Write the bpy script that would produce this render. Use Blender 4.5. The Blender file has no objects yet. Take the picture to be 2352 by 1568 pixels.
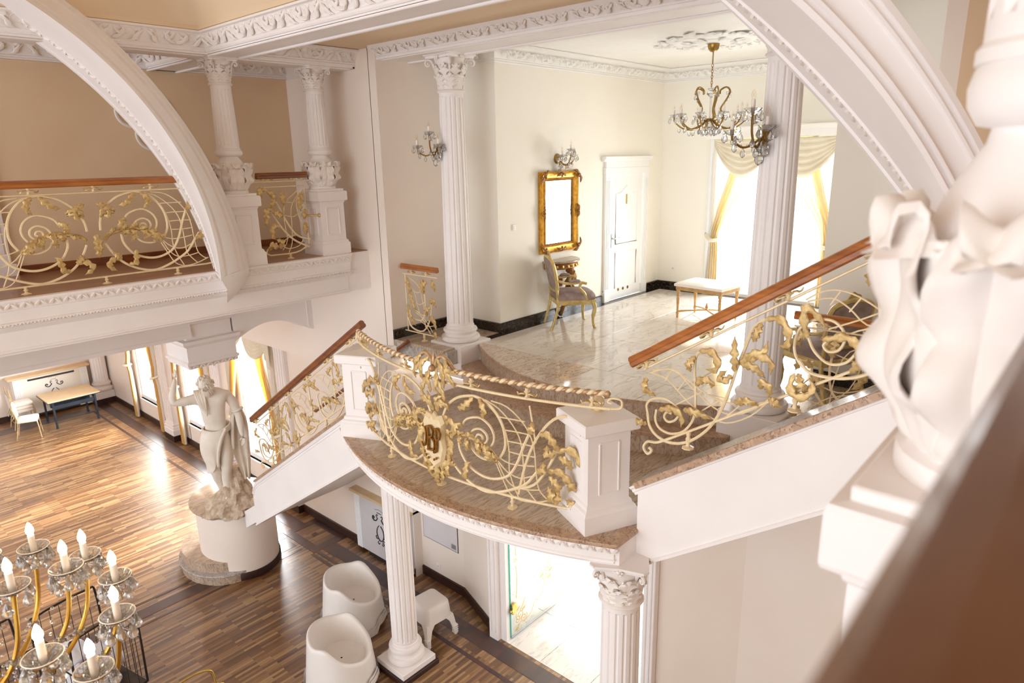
import bpy, bmesh, math, random, json
from mathutils import Vector, Matrix
V = Vector
pi = math.pi
random.seed(7)
sc = bpy.context.scene
COL = sc.collection

# ---------------------------------------------------------------- camera, world, sun, exposure
def make_camera():
    yaw, pitch, roll = math.radians(42.047), math.radians(15.187), math.radians(-1.1426)
    cy, sy, cp, sp = math.cos(yaw), math.sin(yaw), math.cos(pitch), math.sin(pitch)
    f = V((cy*cp, sy*cp, -sp)); r = V((sy, -cy, 0)); u = r.cross(f)
    c, s = math.cos(roll), math.sin(roll)
    r2 = c*r + s*u; u2 = -s*r + c*u
    cam = bpy.data.cameras.new('camera')
    cam.sensor_width = 36.0
    cam.lens = 36.0*1560.5/2352.0
    cam.clip_start = 0.02; cam.clip_end = 200
    cam.dof.use_dof = True
    cam.dof.focus_distance = 6.5
    cam.dof.aperture_fstop = 3.2
    o = bpy.data.objects.new('camera', cam)
    o.matrix_world = Matrix(((r2.x, u2.x, -f.x, 0), (r2.y, u2.y, -f.y, 0), (r2.z, u2.z, -f.z, 6.4), (0, 0, 0, 1)))
    COL.objects.link(o)
    sc.camera = o
make_camera()

w = bpy.data.worlds.new('sky'); sc.world = w; w.use_nodes = True
bg = w.node_tree.nodes['Background']
bg.inputs[0].default_value = (0.92, 0.96, 1.0, 1)
bg.inputs[1].default_value = 1.9

def light(name, kind, energy, color, loc, direction=None, size=None, size_y=None, angle=None):
    d = bpy.data.lights.new(name, kind); d.energy = energy; d.color = color
    if kind == 'AREA':
        d.shape = 'RECTANGLE'; d.size = size; d.size_y = size_y or size
    if kind == 'SUN' and angle is not None: d.angle = angle
    if kind == 'POINT' and size: d.shadow_soft_size = size
    o = bpy.data.objects.new(name, d); COL.objects.link(o); o.location = loc
    if direction is not None:
        o.rotation_euler = V(direction).to_track_quat('-Z', 'Y').to_euler()
    return o
# sun shining in through the tall windows of the east walls
light('sun', 'SUN', 8.0, (1.0, 0.96, 0.90), (20, 12, 16), (-0.80, -0.10, -0.58), angle=math.radians(2.5))
# daylight entering through the hall window, the lower windows and the vestibule
light('hall_window_daylight', 'AREA', 230, (0.92, 0.97, 1.0), (11.6, 4.31, 5.5), (-1, 0, -0.1), 2.0, 2.6)
light('west_fill', 'AREA', 520, (0.88, 0.94, 1.0), (-9.0, 5.0, 5.2), (1, 0.0, -0.05), 12.0, 4.0)  # added soft fill from the open west side; no windows are built there
light('vestibule_daylight', 'AREA', 90, (0.95, 0.98, 1.0), (10.8, 3.5, 2.0), (-1, 0.1, -0.35), 3.0, 2.4)
light('garden_daylight', 'AREA', 8500, (0.97, 0.985, 1.0), (8.4, 17.0, 2.7), (-1, 0, -0.05), 16.0, 5.0)

sc.view_settings.view_transform = 'Standard'
sc.view_settings.look = 'None'
sc.view_settings.gamma = 1.0
sc.view_settings.use_curve_mapping = False
sc.view_settings.exposure = 0.25
try:
    sc.cycles.use_denoising = True
    sc.cycles.max_bounces = 10
    sc.cycles.diffuse_bounces = 6
    sc.cycles.transparent_max_bounces = 24
    sc.cycles.sample_clamp_indirect = 6.0
    sc.cycles.caustics_reflective = False
    sc.cycles.caustics_refractive = False
except Exception:
    pass

# ---------------------------------------------------------------- materials
def hx(h):
    h = h.lstrip('#')
    out = []
    for i in (0, 2, 4):
        c = int(h[i:i+2], 16)/255
        out.append(c/12.92 if c <= 0.04045 else ((c+0.055)/1.055)**2.4)
    return (*out, 1)
MATS = {}
def nodes(name):
    m = bpy.data.materials.new(name); m.use_nodes = True
    t = m.node_tree; p = t.nodes['Principled BSDF']
    MATS[name] = m
    return m, t, p
def N(t, kind, **kw):
    n = t.nodes.new(kind)
    for k, v in kw.items():
        if k.startswith('i_'): n.inputs[k[2:].replace('_', ' ')].default_value = v
        elif k.startswith('n_'): n.inputs[int(k[2:])].default_value = v
        else: setattr(n, k, v)
    return n
def coords(t, scale=(1, 1, 1), rot=(0, 0, 0), kind='Object'):
    tc = N(t, 'ShaderNodeTexCoord'); mp = N(t, 'ShaderNodeMapping')
    mp.inputs['Scale'].default_value = scale; mp.inputs['Rotation'].default_value = rot
    t.links.new(tc.outputs[kind], mp.inputs[0])
    return mp.outputs[0]
def ramp(t, fac, stops):
    r = N(t, 'ShaderNodeValToRGB'); e = r.color_ramp.elements
    while len(e) < len(stops): e.new(0.5)
    for k, (p, c) in enumerate(stops):
        e[k].position = p; e[k].color = c
    t.links.new(fac, r.inputs[0]); return r.outputs[0]
def simple(name, c1, c2=None, rough=0.6, metal=0.0, scale=6.0, bump=0.0, bscale=40.0, spec=None, coat=0.0, stretch=(1, 1, 1)):
    m, t, p = nodes(name)
    a = hx(c1); b = hx(c2 or c1)
    v = coords(t, stretch)
    nz = N(t, 'ShaderNodeTexNoise'); nz.inputs['Scale'].default_value = scale; nz.inputs['Detail'].default_value = 4
    t.links.new(v, nz.inputs['Vector'])
    col = ramp(t, nz.outputs[0], [(0.35, a), (0.65, b)])
    t.links.new(col, p.inputs['Base Color'])
    p.inputs['Roughness'].default_value = rough; p.inputs['Metallic'].default_value = metal
    if spec is not None: p.inputs['Specular IOR Level'].default_value = spec
    if coat: p.inputs['Coat Weight'].default_value = coat; p.inputs['Coat Roughness'].default_value = 0.08
    if bump:
        n2 = N(t, 'ShaderNodeTexNoise'); n2.inputs['Scale'].default_value = bscale; n2.inputs['Detail'].default_value = 3
        t.links.new(v, n2.inputs['Vector'])
        bp = N(t, 'ShaderNodeBump'); bp.inputs['Strength'].default_value = bump; bp.inputs['Distance'].default_value = 0.01
        t.links.new(n2.outputs[0], bp.inputs['Height']); t.links.new(bp.outputs[0], p.inputs['Normal'])
    return m
simple('plaster', '#eee8e6', '#f2edeb', 0.55, scale=2, bump=0.05, bscale=30)
simple('plaster_relief', '#ebe3dd', '#f0e9e4', 0.6, scale=3)
simple('plaster_hall', '#f2f0ec', '#f6f4f1', 0.6, scale=2)
simple('wall_shade_tan', '#dfc3a0', '#e3caa9', 0.75, scale=1.3)  # gallery walls: their dimmer, warmer light is put into this colour
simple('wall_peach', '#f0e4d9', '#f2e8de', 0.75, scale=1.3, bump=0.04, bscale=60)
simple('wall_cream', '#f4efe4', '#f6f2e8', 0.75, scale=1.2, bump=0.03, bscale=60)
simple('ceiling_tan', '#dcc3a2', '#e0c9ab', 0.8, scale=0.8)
simple('plinth_wood', '#2c1712', '#3a2018', 0.35, scale=8)
simple('iron_cream', '#e6cfa4', '#edd9b4', 0.4, scale=20)
simple('leaf_gold', '#b8955a', '#d8bb83', 0.42, metal=0.25, scale=30)
simple('rope_gold', '#a58058', '#c9a67c', 0.38, metal=0.35, scale=25)
simple('rope_cream', '#e9d3ae', '#f0dcbc', 0.4, scale=25)
simple('monogram_gold', '#7e5216', '#9c6a22', 0.35, metal=0.5, scale=40)
simple('frame_gold', '#c98d1e', '#e8b348', 0.32, metal=0.55, scale=18)
simple('frame_bronze', '#7a4f2b', '#a8743e', 0.4, metal=0.3, scale=30)
simple('brass', '#8d6d35', '#a88748', 0.3, metal=0.8, scale=12)
simple('chandelier_gold', '#b98a34', '#d9a94c', 0.25, metal=0.7, scale=10)
simple('bright_brass', '#c9ab55', '#e0c878', 0.22, metal=0.9, scale=8)
simple('candle', '#f5e8dc', '#faf0e6', 0.5, scale=5)
simple('plastic_white', '#e9e4df', '#ede9e5', 0.42, scale=3)
simple('statue_stone', '#e3d9cb', '#eee6da', 0.7, scale=5, bump=0.12, bscale=25)
simple('rock', '#b09a83', '#d8c6b0', 0.9, scale=14, bump=0.9, bscale=35)
simple('armchair_gold', '#b79d5e', '#d6c083', 0.4, metal=0.3, scale=14)
simple('armchair_velvet', '#8a7670', '#a4918a', 0.85, scale=10, bump=0.15, bscale=80)
simple('bench_wood', '#b18a55', '#c9a36c', 0.5, scale=16)
simple('seat_ivory', '#f2ebe0', '#f5efe6', 0.8, scale=6)
simple('laminate', '#d8bd92', '#e0c79f', 0.4, scale=6)
simple('dark_metal', '#27303c', '#2f3946', 0.4, metal=0.3, scale=6)
simple('chair_frame', '#b59c74', '#c9b18a', 0.35, metal=0.5, scale=6)
simple('cage_metal', '#3a332d', '#4a4239', 0.35, metal=0.7, scale=6)
simple('linen', '#dfe0ea', '#f0f0f4', 0.9, scale=4, bump=0.3, bscale=18)
simple('door_white', '#f4f5f6', '#f7f8f8', 0.45, scale=2)
simple('black_print', '#2b2522', '#2b2522', 0.6)
simple('gold_print', '#c9a25e', '#d8b87c', 0.4, metal=0.3, scale=20)
simple('switch', '#f6f3ee', '#f6f3ee', 0.4)
simple('grey_panel', '#d8d4d6', '#dcd8da', 0.5)
simple('steel', '#a9adb2', '#b9bcc0', 0.3, metal=0.8)
simple('swag_cream', '#e6dcc6', '#efe7d4', 0.7, scale=4)

def wood(name, a, b, rough=0.3):
    m, t, p = nodes(name)
    v = coords(t, (3, 3, 22))
    w_ = N(t, 'ShaderNodeTexNoise'); w_.inputs['Scale'].default_value = 2.5; w_.inputs['Detail'].default_value = 6
    t.links.new(coords(t, (1.2, 1.2, 9)), w_.inputs['Vector'])
    t.links.new(ramp(t, w_.outputs[0], [(0.3, hx(a)), (0.7, hx(b))]), p.inputs['Base Color'])
    p.inputs['Roughness'].default_value = rough
    p.inputs['Coat Weight'].default_value = 0.35; p.inputs['Coat Roughness'].default_value = 0.15
    return m
wood('rail_wood', '#8a4a1c', '#bb7434')
wood('rail_wood_dark', '#6a3515', '#8f4f20')
wood('near_rail_wood', '#5d330a', '#7a4712', 0.5)
wood('gallery_boards', '#94694a', '#a97c5b', 0.4)

def parquet(name, c1, c2, mort, row=0.042, width=0.5, rough=0.26):
    m, t, p = nodes(name)
    v = coords(t)
    b = N(t, 'ShaderNodeTexBrick')
    b.offset = 0.37; b.offset_frequency = 2
    b.inputs['Scale'].default_value = 1.0
    b.inputs['Brick Width'].default_value = width; b.inputs['Row Height'].default_value = row
    b.inputs['Mortar Size'].default_value = 0.0016; b.inputs['Mortar Smooth'].default_value = 0.3
    b.inputs['Bias'].default_value = 0.0
    b.inputs['Color1'].default_value = (0, 0, 0, 1); b.inputs['Color2'].default_value = (1, 1, 1, 1); b.inputs['Mortar'].default_value = (0, 0, 0, 1)
    t.links.new(v, b.inputs['Vector'])
    g = N(t, 'ShaderNodeTexNoise'); g.inputs['Scale'].default_value = 3; g.inputs['Detail'].default_value = 6
    t.links.new(coords(t, (2.5, 30, 1)), g.inputs['Vector'])
    mx = N(t, 'ShaderNodeMix', data_type='FLOAT'); mx.inputs[0].default_value = 0.4
    t.links.new(b.outputs['Color'], mx.inputs[2]); t.links.new(g.outputs[0], mx.inputs[3])
    col = ramp(t, mx.outputs[0], [(0.12, hx(c1)), (0.5, hx(mort)), (0.85, hx(c2))])
    t.links.new(col, p.inputs['Base Color'])
    p.inputs['Roughness'].default_value = rough; p.inputs['Coat Weight'].default_value = 0.8; p.inputs['Coat Roughness'].default_value = 0.34; p.inputs['Coat IOR'].default_value = 1.6
    bp = N(t, 'ShaderNodeBump'); bp.inputs['Strength'].default_value = 0.25; bp.inputs['Distance'].default_value = 0.002; bp.invert = True
    t.links.new(b.outputs['Fac'], bp.inputs['Height']); t.links.new(bp.outputs[0], p.inputs['Normal'])
    return m
parquet('parquet', '#47270f', '#b08c5e', '#7c552e', rough=0.36)
parquet('parquet_dark', '#2c120c', '#4c2218', '#3a1811', row=0.09, width=0.7)

def marble(name, base, light_, vein, scale=1.6, stretch=(1, 1, 1), rough=0.12, vp=0.46, rot=0.5, sharp=0.04):
    m, t, p = nodes(name)
    v = coords(t, stretch, (0, 0, rot))
    n1 = N(t, 'ShaderNodeTexNoise'); n1.inputs['Scale'].default_value = scale; n1.inputs['Detail'].default_value = 8; n1.inputs['Roughness'].default_value = 0.65; n1.inputs['Distortion'].default_value = 1.2
    t.links.new(v, n1.inputs['Vector'])
    c = ramp(t, n1.outputs[0], [(0.30, hx(light_)), (0.55, hx(base)), (0.75, hx(light_))])
    n2 = N(t, 'ShaderNodeTexNoise'); n2.inputs['Scale'].default_value = scale*2.1; n2.inputs['Detail'].default_value = 9; n2.inputs['Distortion'].default_value = 2.0
    t.links.new(v, n2.inputs['Vector'])
    f = ramp(t, n2.outputs[0], [(vp-sharp, (0, 0, 0, 1)), (vp, (1, 1, 1, 1)), (vp+sharp, (0, 0, 0, 1))])
    mx = N(t, 'ShaderNodeMix', data_type='RGBA')
    t.links.new(f, mx.inputs[0]); t.links.new(c, mx.inputs[6]); mx.inputs[7].default_value = hx(vein)
    t.links.new(mx.outputs[2], p.inputs['Base Color'])
    p.inputs['Roughness'].default_value = rough
    return m
marble('marble_beige', '#bda893', '#d0c0ad', '#9a826d', 1.3, (0.9, 6.0, 2.0), 0.18, 0.5, 0.12, 0.05)
marble('marble_edge', '#b08f74', '#cbb096', '#6f5140', 9, (1, 1, 1), 0.3, 0.4, 0.2, 0.05)
marble('marble_white', '#d6cdc2', '#e9e3db', '#c4b5a6', 0.7, (1, 2.6, 1), 0.07, 0.42, 0.5, 0.04)
marble('marble_pink', '#d2c2b0', '#e2d6c8', '#a88c76', 2.0, (1, 2.2, 1), 0.08, 0.46, 0.9, 0.05)
marble('marble_black', '#1d1713', '#2b211b', '#8f7a66', 5, (1, 1, 1), 0.08, 0.5, 0.3, 0.012)
marble('marble_grey', '#b8b2ac', '#d2ccc6', '#8d8780', 3, (1, 2, 1), 0.1, 0.45, 0.2, 0.04)
marble('marble_vestibule', '#e6e1da', '#f2eee8', '#d3cbc2', 0.8, (1, 2.5, 1), 0.18, 0.45, 0.4, 0.04)

def glass(name, tint=(1, 1, 1, 1), refl=0.08):
    m, t, p = nodes(name)
    out = t.nodes['Material Output']
    tr = N(t, 'ShaderNodeBsdfTransparent'); tr.inputs[0].default_value = tint
    gl = N(t, 'ShaderNodeBsdfGlossy'); gl.inputs['Roughness'].default_value = 0.02
    fr = N(t, 'ShaderNodeLayerWeight'); fr.inputs['Blend'].default_value = 0.12
    mx = N(t, 'ShaderNodeMixShader')
    t.links.new(fr.outputs['Facing'], mx.inputs[0]); t.links.new(tr.outputs[0], mx.inputs[1]); t.links.new(gl.outputs[0], mx.inputs[2])
    t.links.new(mx.outputs[0], out.inputs[0])
    t.nodes.remove(p)
    return m
glass('window_glass'); glass('door_glass', (0.975, 1.0, 0.995, 1)); glass('glass_edge', (0.25, 0.75, 0.68, 1))
def crystal(name, tint):
    m, t, p = nodes(name)
    p.inputs['Base Color'].default_value = tint; p.inputs['Transmission Weight'].default_value = 0.85
    p.inputs['Roughness'].default_value = 0.03; p.inputs['IOR'].default_value = 1.5
    return m
crystal('crystal', (1, 0.99, 0.97, 1))
glass('bulb_glass', (1.0, 0.97, 0.93, 1))
def emis(name, col, s):
    m, t, p = nodes(name)
    p.inputs['Base Color'].default_value = col
    p.inputs['Emission Color'].default_value = col; p.inputs['Emission Strength'].default_value = s
    return m
emis('bulb_lit', (1.0, 0.78, 0.50, 1), 22.0)
def mirror(name):
    m, t, p = nodes(name)
    p.inputs['Base Color'].default_value = (0.95, 0.95, 0.95, 1); p.inputs['Metallic'].default_value = 1; p.inputs['Roughness'].default_value = 0.02
mirror('mirror')
def cloth(name, col, trans=0.5):
    m, t, p = nodes(name)
    out = t.nodes['Material Output']
    p.inputs['Base Color'].default_value = hx(col); p.inputs['Roughness'].default_value = 0.8
    tl = N(t, 'ShaderNodeBsdfTranslucent'); tl.inputs[0].default_value = hx(col)
    mx = N(t, 'ShaderNodeMixShader'); mx.inputs[0].default_value = trans
    t.links.new(p.outputs[0], mx.inputs[1]); t.links.new(tl.outputs[0], mx.inputs[2]); t.links.new(mx.outputs[0], out.inputs[0])
cloth('curtain_yellow', '#f3d68f', 0.45)
cloth('curtain_hall', '#f9ecca', 0.45)
cloth('curtain_cream', '#f2e8d4', 0.4)
cloth('curtain_white', '#f4f0e8', 0.35)

# ---------------------------------------------------------------- geometry helpers
def catmull(pts, n=6, closed=False):
    P = [V(p) for p in pts]
    if len(P) < 3: return P
    out = []
    L = len(P)
    rng = range(L) if closed else range(L-1)
    for i in rng:
        if closed:
            p0, p1, p2, p3 = P[(i-1) % L], P[i], P[(i+1) % L], P[(i+2) % L]
        else:
            p1, p2 = P[i], P[i+1]
            p0 = P[i-1] if i else p1*2-p2
            p3 = P[i+2] if i+2 < L else p2*2-p1
        for k in range(n):
            t = k/n
            out.append(0.5*((2*p1)+(p2-p0)*t+(2*p0-5*p1+4*p2-p3)*t*t+(3*p1-p0-3*p2+p3)*t**3))
    if not closed: out.append(P[-1])
    return out

class MB:
    def __init__(s): s.v = []; s.f = []
    def add(s, vs, fs):
        o = len(s.v); s.v += [tuple(v) for v in vs]; s.f += [tuple(i+o for i in f) for f in fs]; return s
    def box(s, a, b, ch=0.0):
        x0, y0, z0 = a; x1, y1, z1 = b
        if x0 > x1: x0, x1 = x1, x0
        if y0 > y1: y0, y1 = y1, y0
        if z0 > z1: z0, z1 = z1, z0
        if ch <= 0:
            vs = [(x, y, z) for x in (x0, x1) for y in (y0, y1) for z in (z0, z1)]
            return s.add(vs, [(0, 1, 3, 2), (4, 6, 7, 5), (0, 4, 5, 1), (2, 3, 7, 6), (0, 2, 6, 4), (1, 5, 7, 3)])
        ch = min(ch, (x1-x0)/2.01, (y1-y0)/2.01, (z1-z0)/2.01)
        vs = []; idx = {}
        for i, X in enumerate((x0, x1)):
            for j, Y in enumerate((y0, y1)):
                for k, Z in enumerate((z0, z1)):
                    dx = ch*(1-2*i); dy = ch*(1-2*j); dz = ch*(1-2*k)
                    for ax, pnt in enumerate(((X, Y+dy, Z+dz), (X+dx, Y, Z+dz), (X+dx, Y+dy, Z))):
                        idx[(i, j, k, ax)] = len(vs); vs.append(pnt)
        F = []
        for i in (0, 1): F.append([idx[(i, a, b, 0)] for a, b in ((0, 0), (1, 0), (1, 1), (0, 1))])
        for j in (0, 1): F.append([idx[(a, j, b, 1)] for a, b in ((0, 0), (1, 0), (1, 1), (0, 1))])
        for k in (0, 1): F.append([idx[(a, b, k, 2)] for a, b in ((0, 0), (1, 0), (1, 1), (0, 1))])
        for a in (0, 1):
            for b in (0, 1):
                F.append([idx[(a, b, 0, 0)], idx[(a, b, 0, 1)], idx[(a, b, 1, 1)], idx[(a, b, 1, 0)]])
                F.append([idx[(a, 0, b, 0)], idx[(a, 0, b, 2)], idx[(a, 1, b, 2)], idx[(a, 1, b, 0)]])
                F.append([idx[(0, a, b, 1)], idx[(0, a, b, 2)], idx[(1, a, b, 2)], idx[(1, a, b, 1)]])
        for i in (0, 1):
            for j in (0, 1):
                for k in (0, 1): F.append([idx[(i, j, k, q)] for q in range(3)])
        return s.add(vs, F)
    def loft(s, rings, closed=True, cap=True, loop=False):
        n = len(rings[0]); vs = [p for r in rings for p in r]; F = []
        R = len(rings)
        for i in range(R if loop else R-1):
            a = i*n; b = ((i+1) % R)*n
            for j in range(n if closed else n-1):
                k = (j+1) % n
                F.append((a+j, a+k, b+k, b+j))
        if cap and closed and not loop:
            F.append(tuple(range(n-1, -1, -1))); F.append(tuple((R-1)*n+j for j in range(n)))
        return s.add(vs, F)
    def lathe(s, prof, n=24, c=(0, 0, 0), flutes=0, depth=0.0, cap=True, a0=0.0):
        rings = []
        for it in prof:
            r, z = it[0], it[1]; fl = it[2] if len(it) > 2 else 1
            ring = []
            for j in range(n):
                a = a0+2*pi*j/n; rr = r
                if flutes and fl: rr = r*(1-depth*(max(0.0, math.cos(flutes*a)))**1.0)
                ring.append((c[0]+rr*math.cos(a), c[1]+rr*math.sin(a), c[2]+z))
            rings.append(ring)
        return s.loft(rings, True, cap)
    def tube(s, pts, r, n=6, cap=True, closed=False, squash=None):
        P = [V(p) for p in pts]
        L = len(P)
        if L < 2: return s
        R = r if isinstance(r, (list, tuple)) else [r]*L
        T = []
        for i in range(L):
            a = P[i-1] if i else (P[-1] if closed else P[0]); b = P[(i+1) % L] if (i+1 < L or closed) else P[-1]
            d = b-a
            T.append(d.normalized() if d.length > 1e-9 else (T[-1] if T else V((0, 0, 1))))
        up = V((0, 0, 1)) if abs(T[0].z) < 0.9 else V((1, 0, 0))
        nrm = (up-T[0]*up.dot(T[0])).normalized()
        rings = []
        for i in range(L):
            nrm = nrm-T[i]*nrm.dot(T[i])
            nrm = nrm.normalized() if nrm.length > 1e-6 else T[i].orthogonal().normalized()
            bn = T[i].cross(nrm)
            rings.append([P[i]+(nrm*math.cos(2*pi*j/n)+bn*math.sin(2*pi*j/n)*(squash or 1))*R[i] for j in range(n)])
        return s.loft(rings, True, cap and not closed, closed)
    def grid(s, fn, nu, nv):
        vs = [fn(i/nu, j/nv) for j in range(nv+1) for i in range(nu+1)]
        F = [(j*(nu+1)+i, j*(nu+1)+i+1, (j+1)*(nu+1)+i+1, (j+1)*(nu+1)+i) for j in range(nv) for i in range(nu)]
        return s.add(vs, F)
    def slab(s, fn, nu, nv, th):
        """grid with thickness: fn returns (point, normal)"""
        q = [[fn(i/nu, j/nv) for i in range(nu+1)] for j in range(nv+1)]
        n = (nu+1)*(nv+1)
        vs = [V(p)+V(k)*th/2 for row in q for p, k in row]+[V(p)-V(k)*th/2 for row in q for p, k in row]
        F = []
        for j in range(nv):
            for i in range(nu):
                a = j*(nu+1)+i; b = a+1; c = a+nu+2; d = a+nu+1
                F.append((a, b, c, d)); F.append((n+a, n+d, n+c, n+b))
        for i in range(nu):
            F.append((i, n+i, n+i+1, i+1)); a = nv*(nu+1)+i; F.append((a, a+1, n+a+1, n+a))
        for j in range(nv):
            a = j*(nu+1); d = a+nu+1; F.append((a, d, n+d, n+a)); a += nu; d += nu; F.append((a, n+a, n+d, d))
        return s.add(vs, F)
    def prism(s, poly, ext):
        n = len(poly); e = V(ext)
        vs = [V(p) for p in poly]+[V(p)+e for p in poly]
        F = [tuple(range(n-1, -1, -1)), tuple(range(n, 2*n))]+[(i, (i+1) % n, n+(i+1) % n, n+i) for i in range(n)]
        return s.add(vs, F)
    def sweep(s, prof, path, cap=True):
        """profile (outward, z) along horizontal path [(x,y)] ; outward = right-hand side of travel"""
        P = [V((p[0], p[1])) for p in path]; L = len(P); rings = []
        for i in range(L):
            d0 = (P[i]-P[i-1]).normalized() if i else None
            d1 = (P[i+1]-P[i]).normalized() if i+1 < L else None
            if d0 is None: d0 = d1
            if d1 is None: d1 = d0
            n0 = V((d0.y, -d0.x)); n1 = V((d1.y, -d1.x)); m = n0+n1
            m = m/(max(0.2, m.dot(n0)))
            rings.append([(P[i].x+m.x*o, P[i].y+m.y*o, z) for o, z in prof])
        return s.loft(rings, True, cap)
    def sweep3(s, prof, path, side):
        """profile (sideways, up) along a 3D polyline lying in a vertical plane; side = horizontal unit vector"""
        P = [V(p) for p in path]; L = len(P); sd = V(side); rings = []
        for i in range(L):
            d0 = (P[i]-P[i-1]).normalized() if i else None
            d1 = (P[i+1]-P[i]).normalized() if i+1 < L else None
            d0 = d0 or d1; d1 = d1 or d0
            n0 = sd.cross(d0); n1 = sd.cross(d1)
            if n0.z < 0: n0 = -n0
            if n1.z < 0: n1 = -n1
            m = (n0+n1); m = m/max(0.3, m.dot(n0))
            rings.append([P[i]+sd*a+m*b for a, b in prof])
        return s.loft(rings, True, True)
    def leaf(s, spine, width, nrm, n=10, lobes=4.5, th=0.006, bulge=0.25, seg=None):
        """acanthus leaf: serrated lobes either side of a raised midrib, along a curved spine"""
        lobes = max(2, int(round(lobes)))
        P0 = catmull(spine, 8); M_ = lobes*4+1
        acc = [0.0]
        for i in range(1, len(P0)): acc.append(acc[-1]+(P0[i]-P0[i-1]).length)
        P = []; k = 0
        for i in range(M_):
            d = acc[-1]*i/(M_-1)
            while k < len(acc)-2 and acc[k+1] < d: k += 1
            L_ = acc[k+1]-acc[k]; P.append(P0[k].lerp(P0[k+1], (d-acc[k])/L_ if L_ > 1e-9 else 0))
        L = len(P); rings = []
        for i in range(L):
            t = i/(L-1)
            T = (P[min(i+1, L-1)]-P[max(i-1, 0)])
            T = T.normalized() if T.length > 1e-9 else V((1, 0, 0))
            nn = nrm(P[i], t) if callable(nrm) else V(nrm)
            sd = T.cross(nn); sd = sd.normalized() if sd.length > 1e-6 else T.orthogonal().normalized()
            nn = sd.cross(T).normalized()
            fr = (i % 4)/4.0
            env = (math.sin(pi*(0.10+0.88*t))**0.7)*(1.0-0.25*t)
            saw = (1.0, 0.92, 0.70, 0.48)[i % 4] if 0 < i < L-1 else 0.35
            w_ = width*env*saw*1.15
            b = width*bulge*env
            lift = width*0.22*env*(1.0 if i % 4 == 0 else 0.35 if i % 4 == 1 else -0.15)
            fw = T*width*0.35*env*(1-fr)
            top = [(-1, lift, 1), (-0.55, b*0.9, 0.4), (0, b*0.55, 0), (0.55, b*0.9, 0.4), (1, lift, 1)]
            ring = [P[i]+sd*(a*w_)+nn*(h+th*0.5)+fw*f_ for a, h, f_ in top]
            ring += [P[i]+sd*(a*w_)+nn*(h-th*0.5)+fw*f_ for a, h, f_ in reversed(top)]
            rings.append(ring)
        return s.loft(rings, True, True)
    def xf(s, M):
        s.v = [tuple(M @ V(v)) for v in s.v]; return s
    def ball(s, c, r, n=10, m=6, sx=1, sy=1, sz=1):
        rings = []
        for i in range(1, m):
            a = pi*i/m
            rings.append([(c[0]+sx*r*math.sin(a)*math.cos(2*pi*j/n), c[1]+sy*r*math.sin(a)*math.sin(2*pi*j/n), c[2]-sz*r*math.cos(a)) for j in range(n)])
        return s.loft(rings, True, True)

WLOC = {}
def mesh(name, mb, mat, smooth=38):
    me = bpy.data.meshes.new(name)
    me.from_pydata(mb.v, [], mb.f)
    bm = bmesh.new(); bm.from_mesh(me)
    bmesh.ops.recalc_face_normals(bm, faces=bm.faces)
    bm.to_mesh(me); bm.free()
    if smooth:
        me.polygons.foreach_set('use_smooth', [True]*len(me.polygons))
        me.set_sharp_from_angle(angle=math.radians(smooth))
    me.materials.append(MATS[mat]); me.update()
    return me
def link(name, me, parent=None, loc=(0, 0, 0), rot=(0, 0, 0), scl=None):
    o = bpy.data.objects.new(name, me); COL.objects.link(o)
    o.location = loc; o.rotation_euler = rot
    if scl: o.scale = scl
    if parent is not None: o.parent = parent
    return o
def ob(name, mb, mat, parent=None, smooth=38, local=False):
    """mb in world coordinates (or, local=True, in the parent's own space)"""
    o = link(name, mesh(name, mb, mat, smooth), parent)
    if parent is not None and not local:
        o.location = -WLOC.get(parent.name, V((0, 0, 0)))
    WLOC[o.name] = V((0, 0, 0))
    return o
def tag(o, label, cat, group=None):
    o['label'] = label; o['category'] = cat
    if group: o['group'] = group
    return o
def thing(name, label, cat, loc=(0, 0, 0), rz=0.0, group=None):
    o = bpy.data.objects.new(name, None); COL.objects.link(o)
    o.empty_display_size = 0.1
    o.location = loc; o.rotation_euler = (0, 0, rz)
    WLOC[o.name] = V(loc)
    return tag(o, label, cat, group)
def struct(name, mb, mat, smooth=38):
    o = ob(name, mb, mat, None, smooth); o['kind'] = 'structure'; return o
def root_struct(name, loc=(0, 0, 0)):
    o = bpy.data.objects.new(name, None); COL.objects.link(o); o.location = loc; o['kind'] = 'structure'
    WLOC[o.name] = V(loc); return o
def copy_tree(o, parent=None):
    c = o.copy(); COL.objects.link(c)
    if parent is not None: c.parent = parent
    for ch in list(o.children): copy_tree(ch, c)
    return c
# ---------------------------------------------------------------- the setting
HALL, MID, LAND, BAL = 4.0, 3.79, 3.58, 5.2
def wallbox(name, a, b, mat): return struct(name, MB().box(a, b), mat, 0)

# ground floor: strip parquet with dark inlaid bands as pieces of the floor
fl = struct('floor', MB().box((-7, -4, -0.2), (5.75, 21, 0)).box((5.75, 5.56, -0.2), (6.2, 21, 0)), 'parquet', 0)
def band(x0, x1, y0, y1, z=0.004, m='parquet_dark'):
    return ob('inlay_band', MB().box((x0, y0, -0.01), (x1, y1, z), 0.002), m, fl, 0)
band(5.44, 5.70, 3.0, 9.35); band(5.44, 5.70, 10.35, 20.4); band(5.20, 5.26, 3.0, 9.35); band(5.20, 5.26, 10.35, 20.0)
band(-6, 5.2, 9.78, 10.02); band(-6, 5.2, 9.60, 9.65); band(-6, 5.2, 10.15, 10.20); band(-6, 5.2, 19.9, 20.3)
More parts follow.
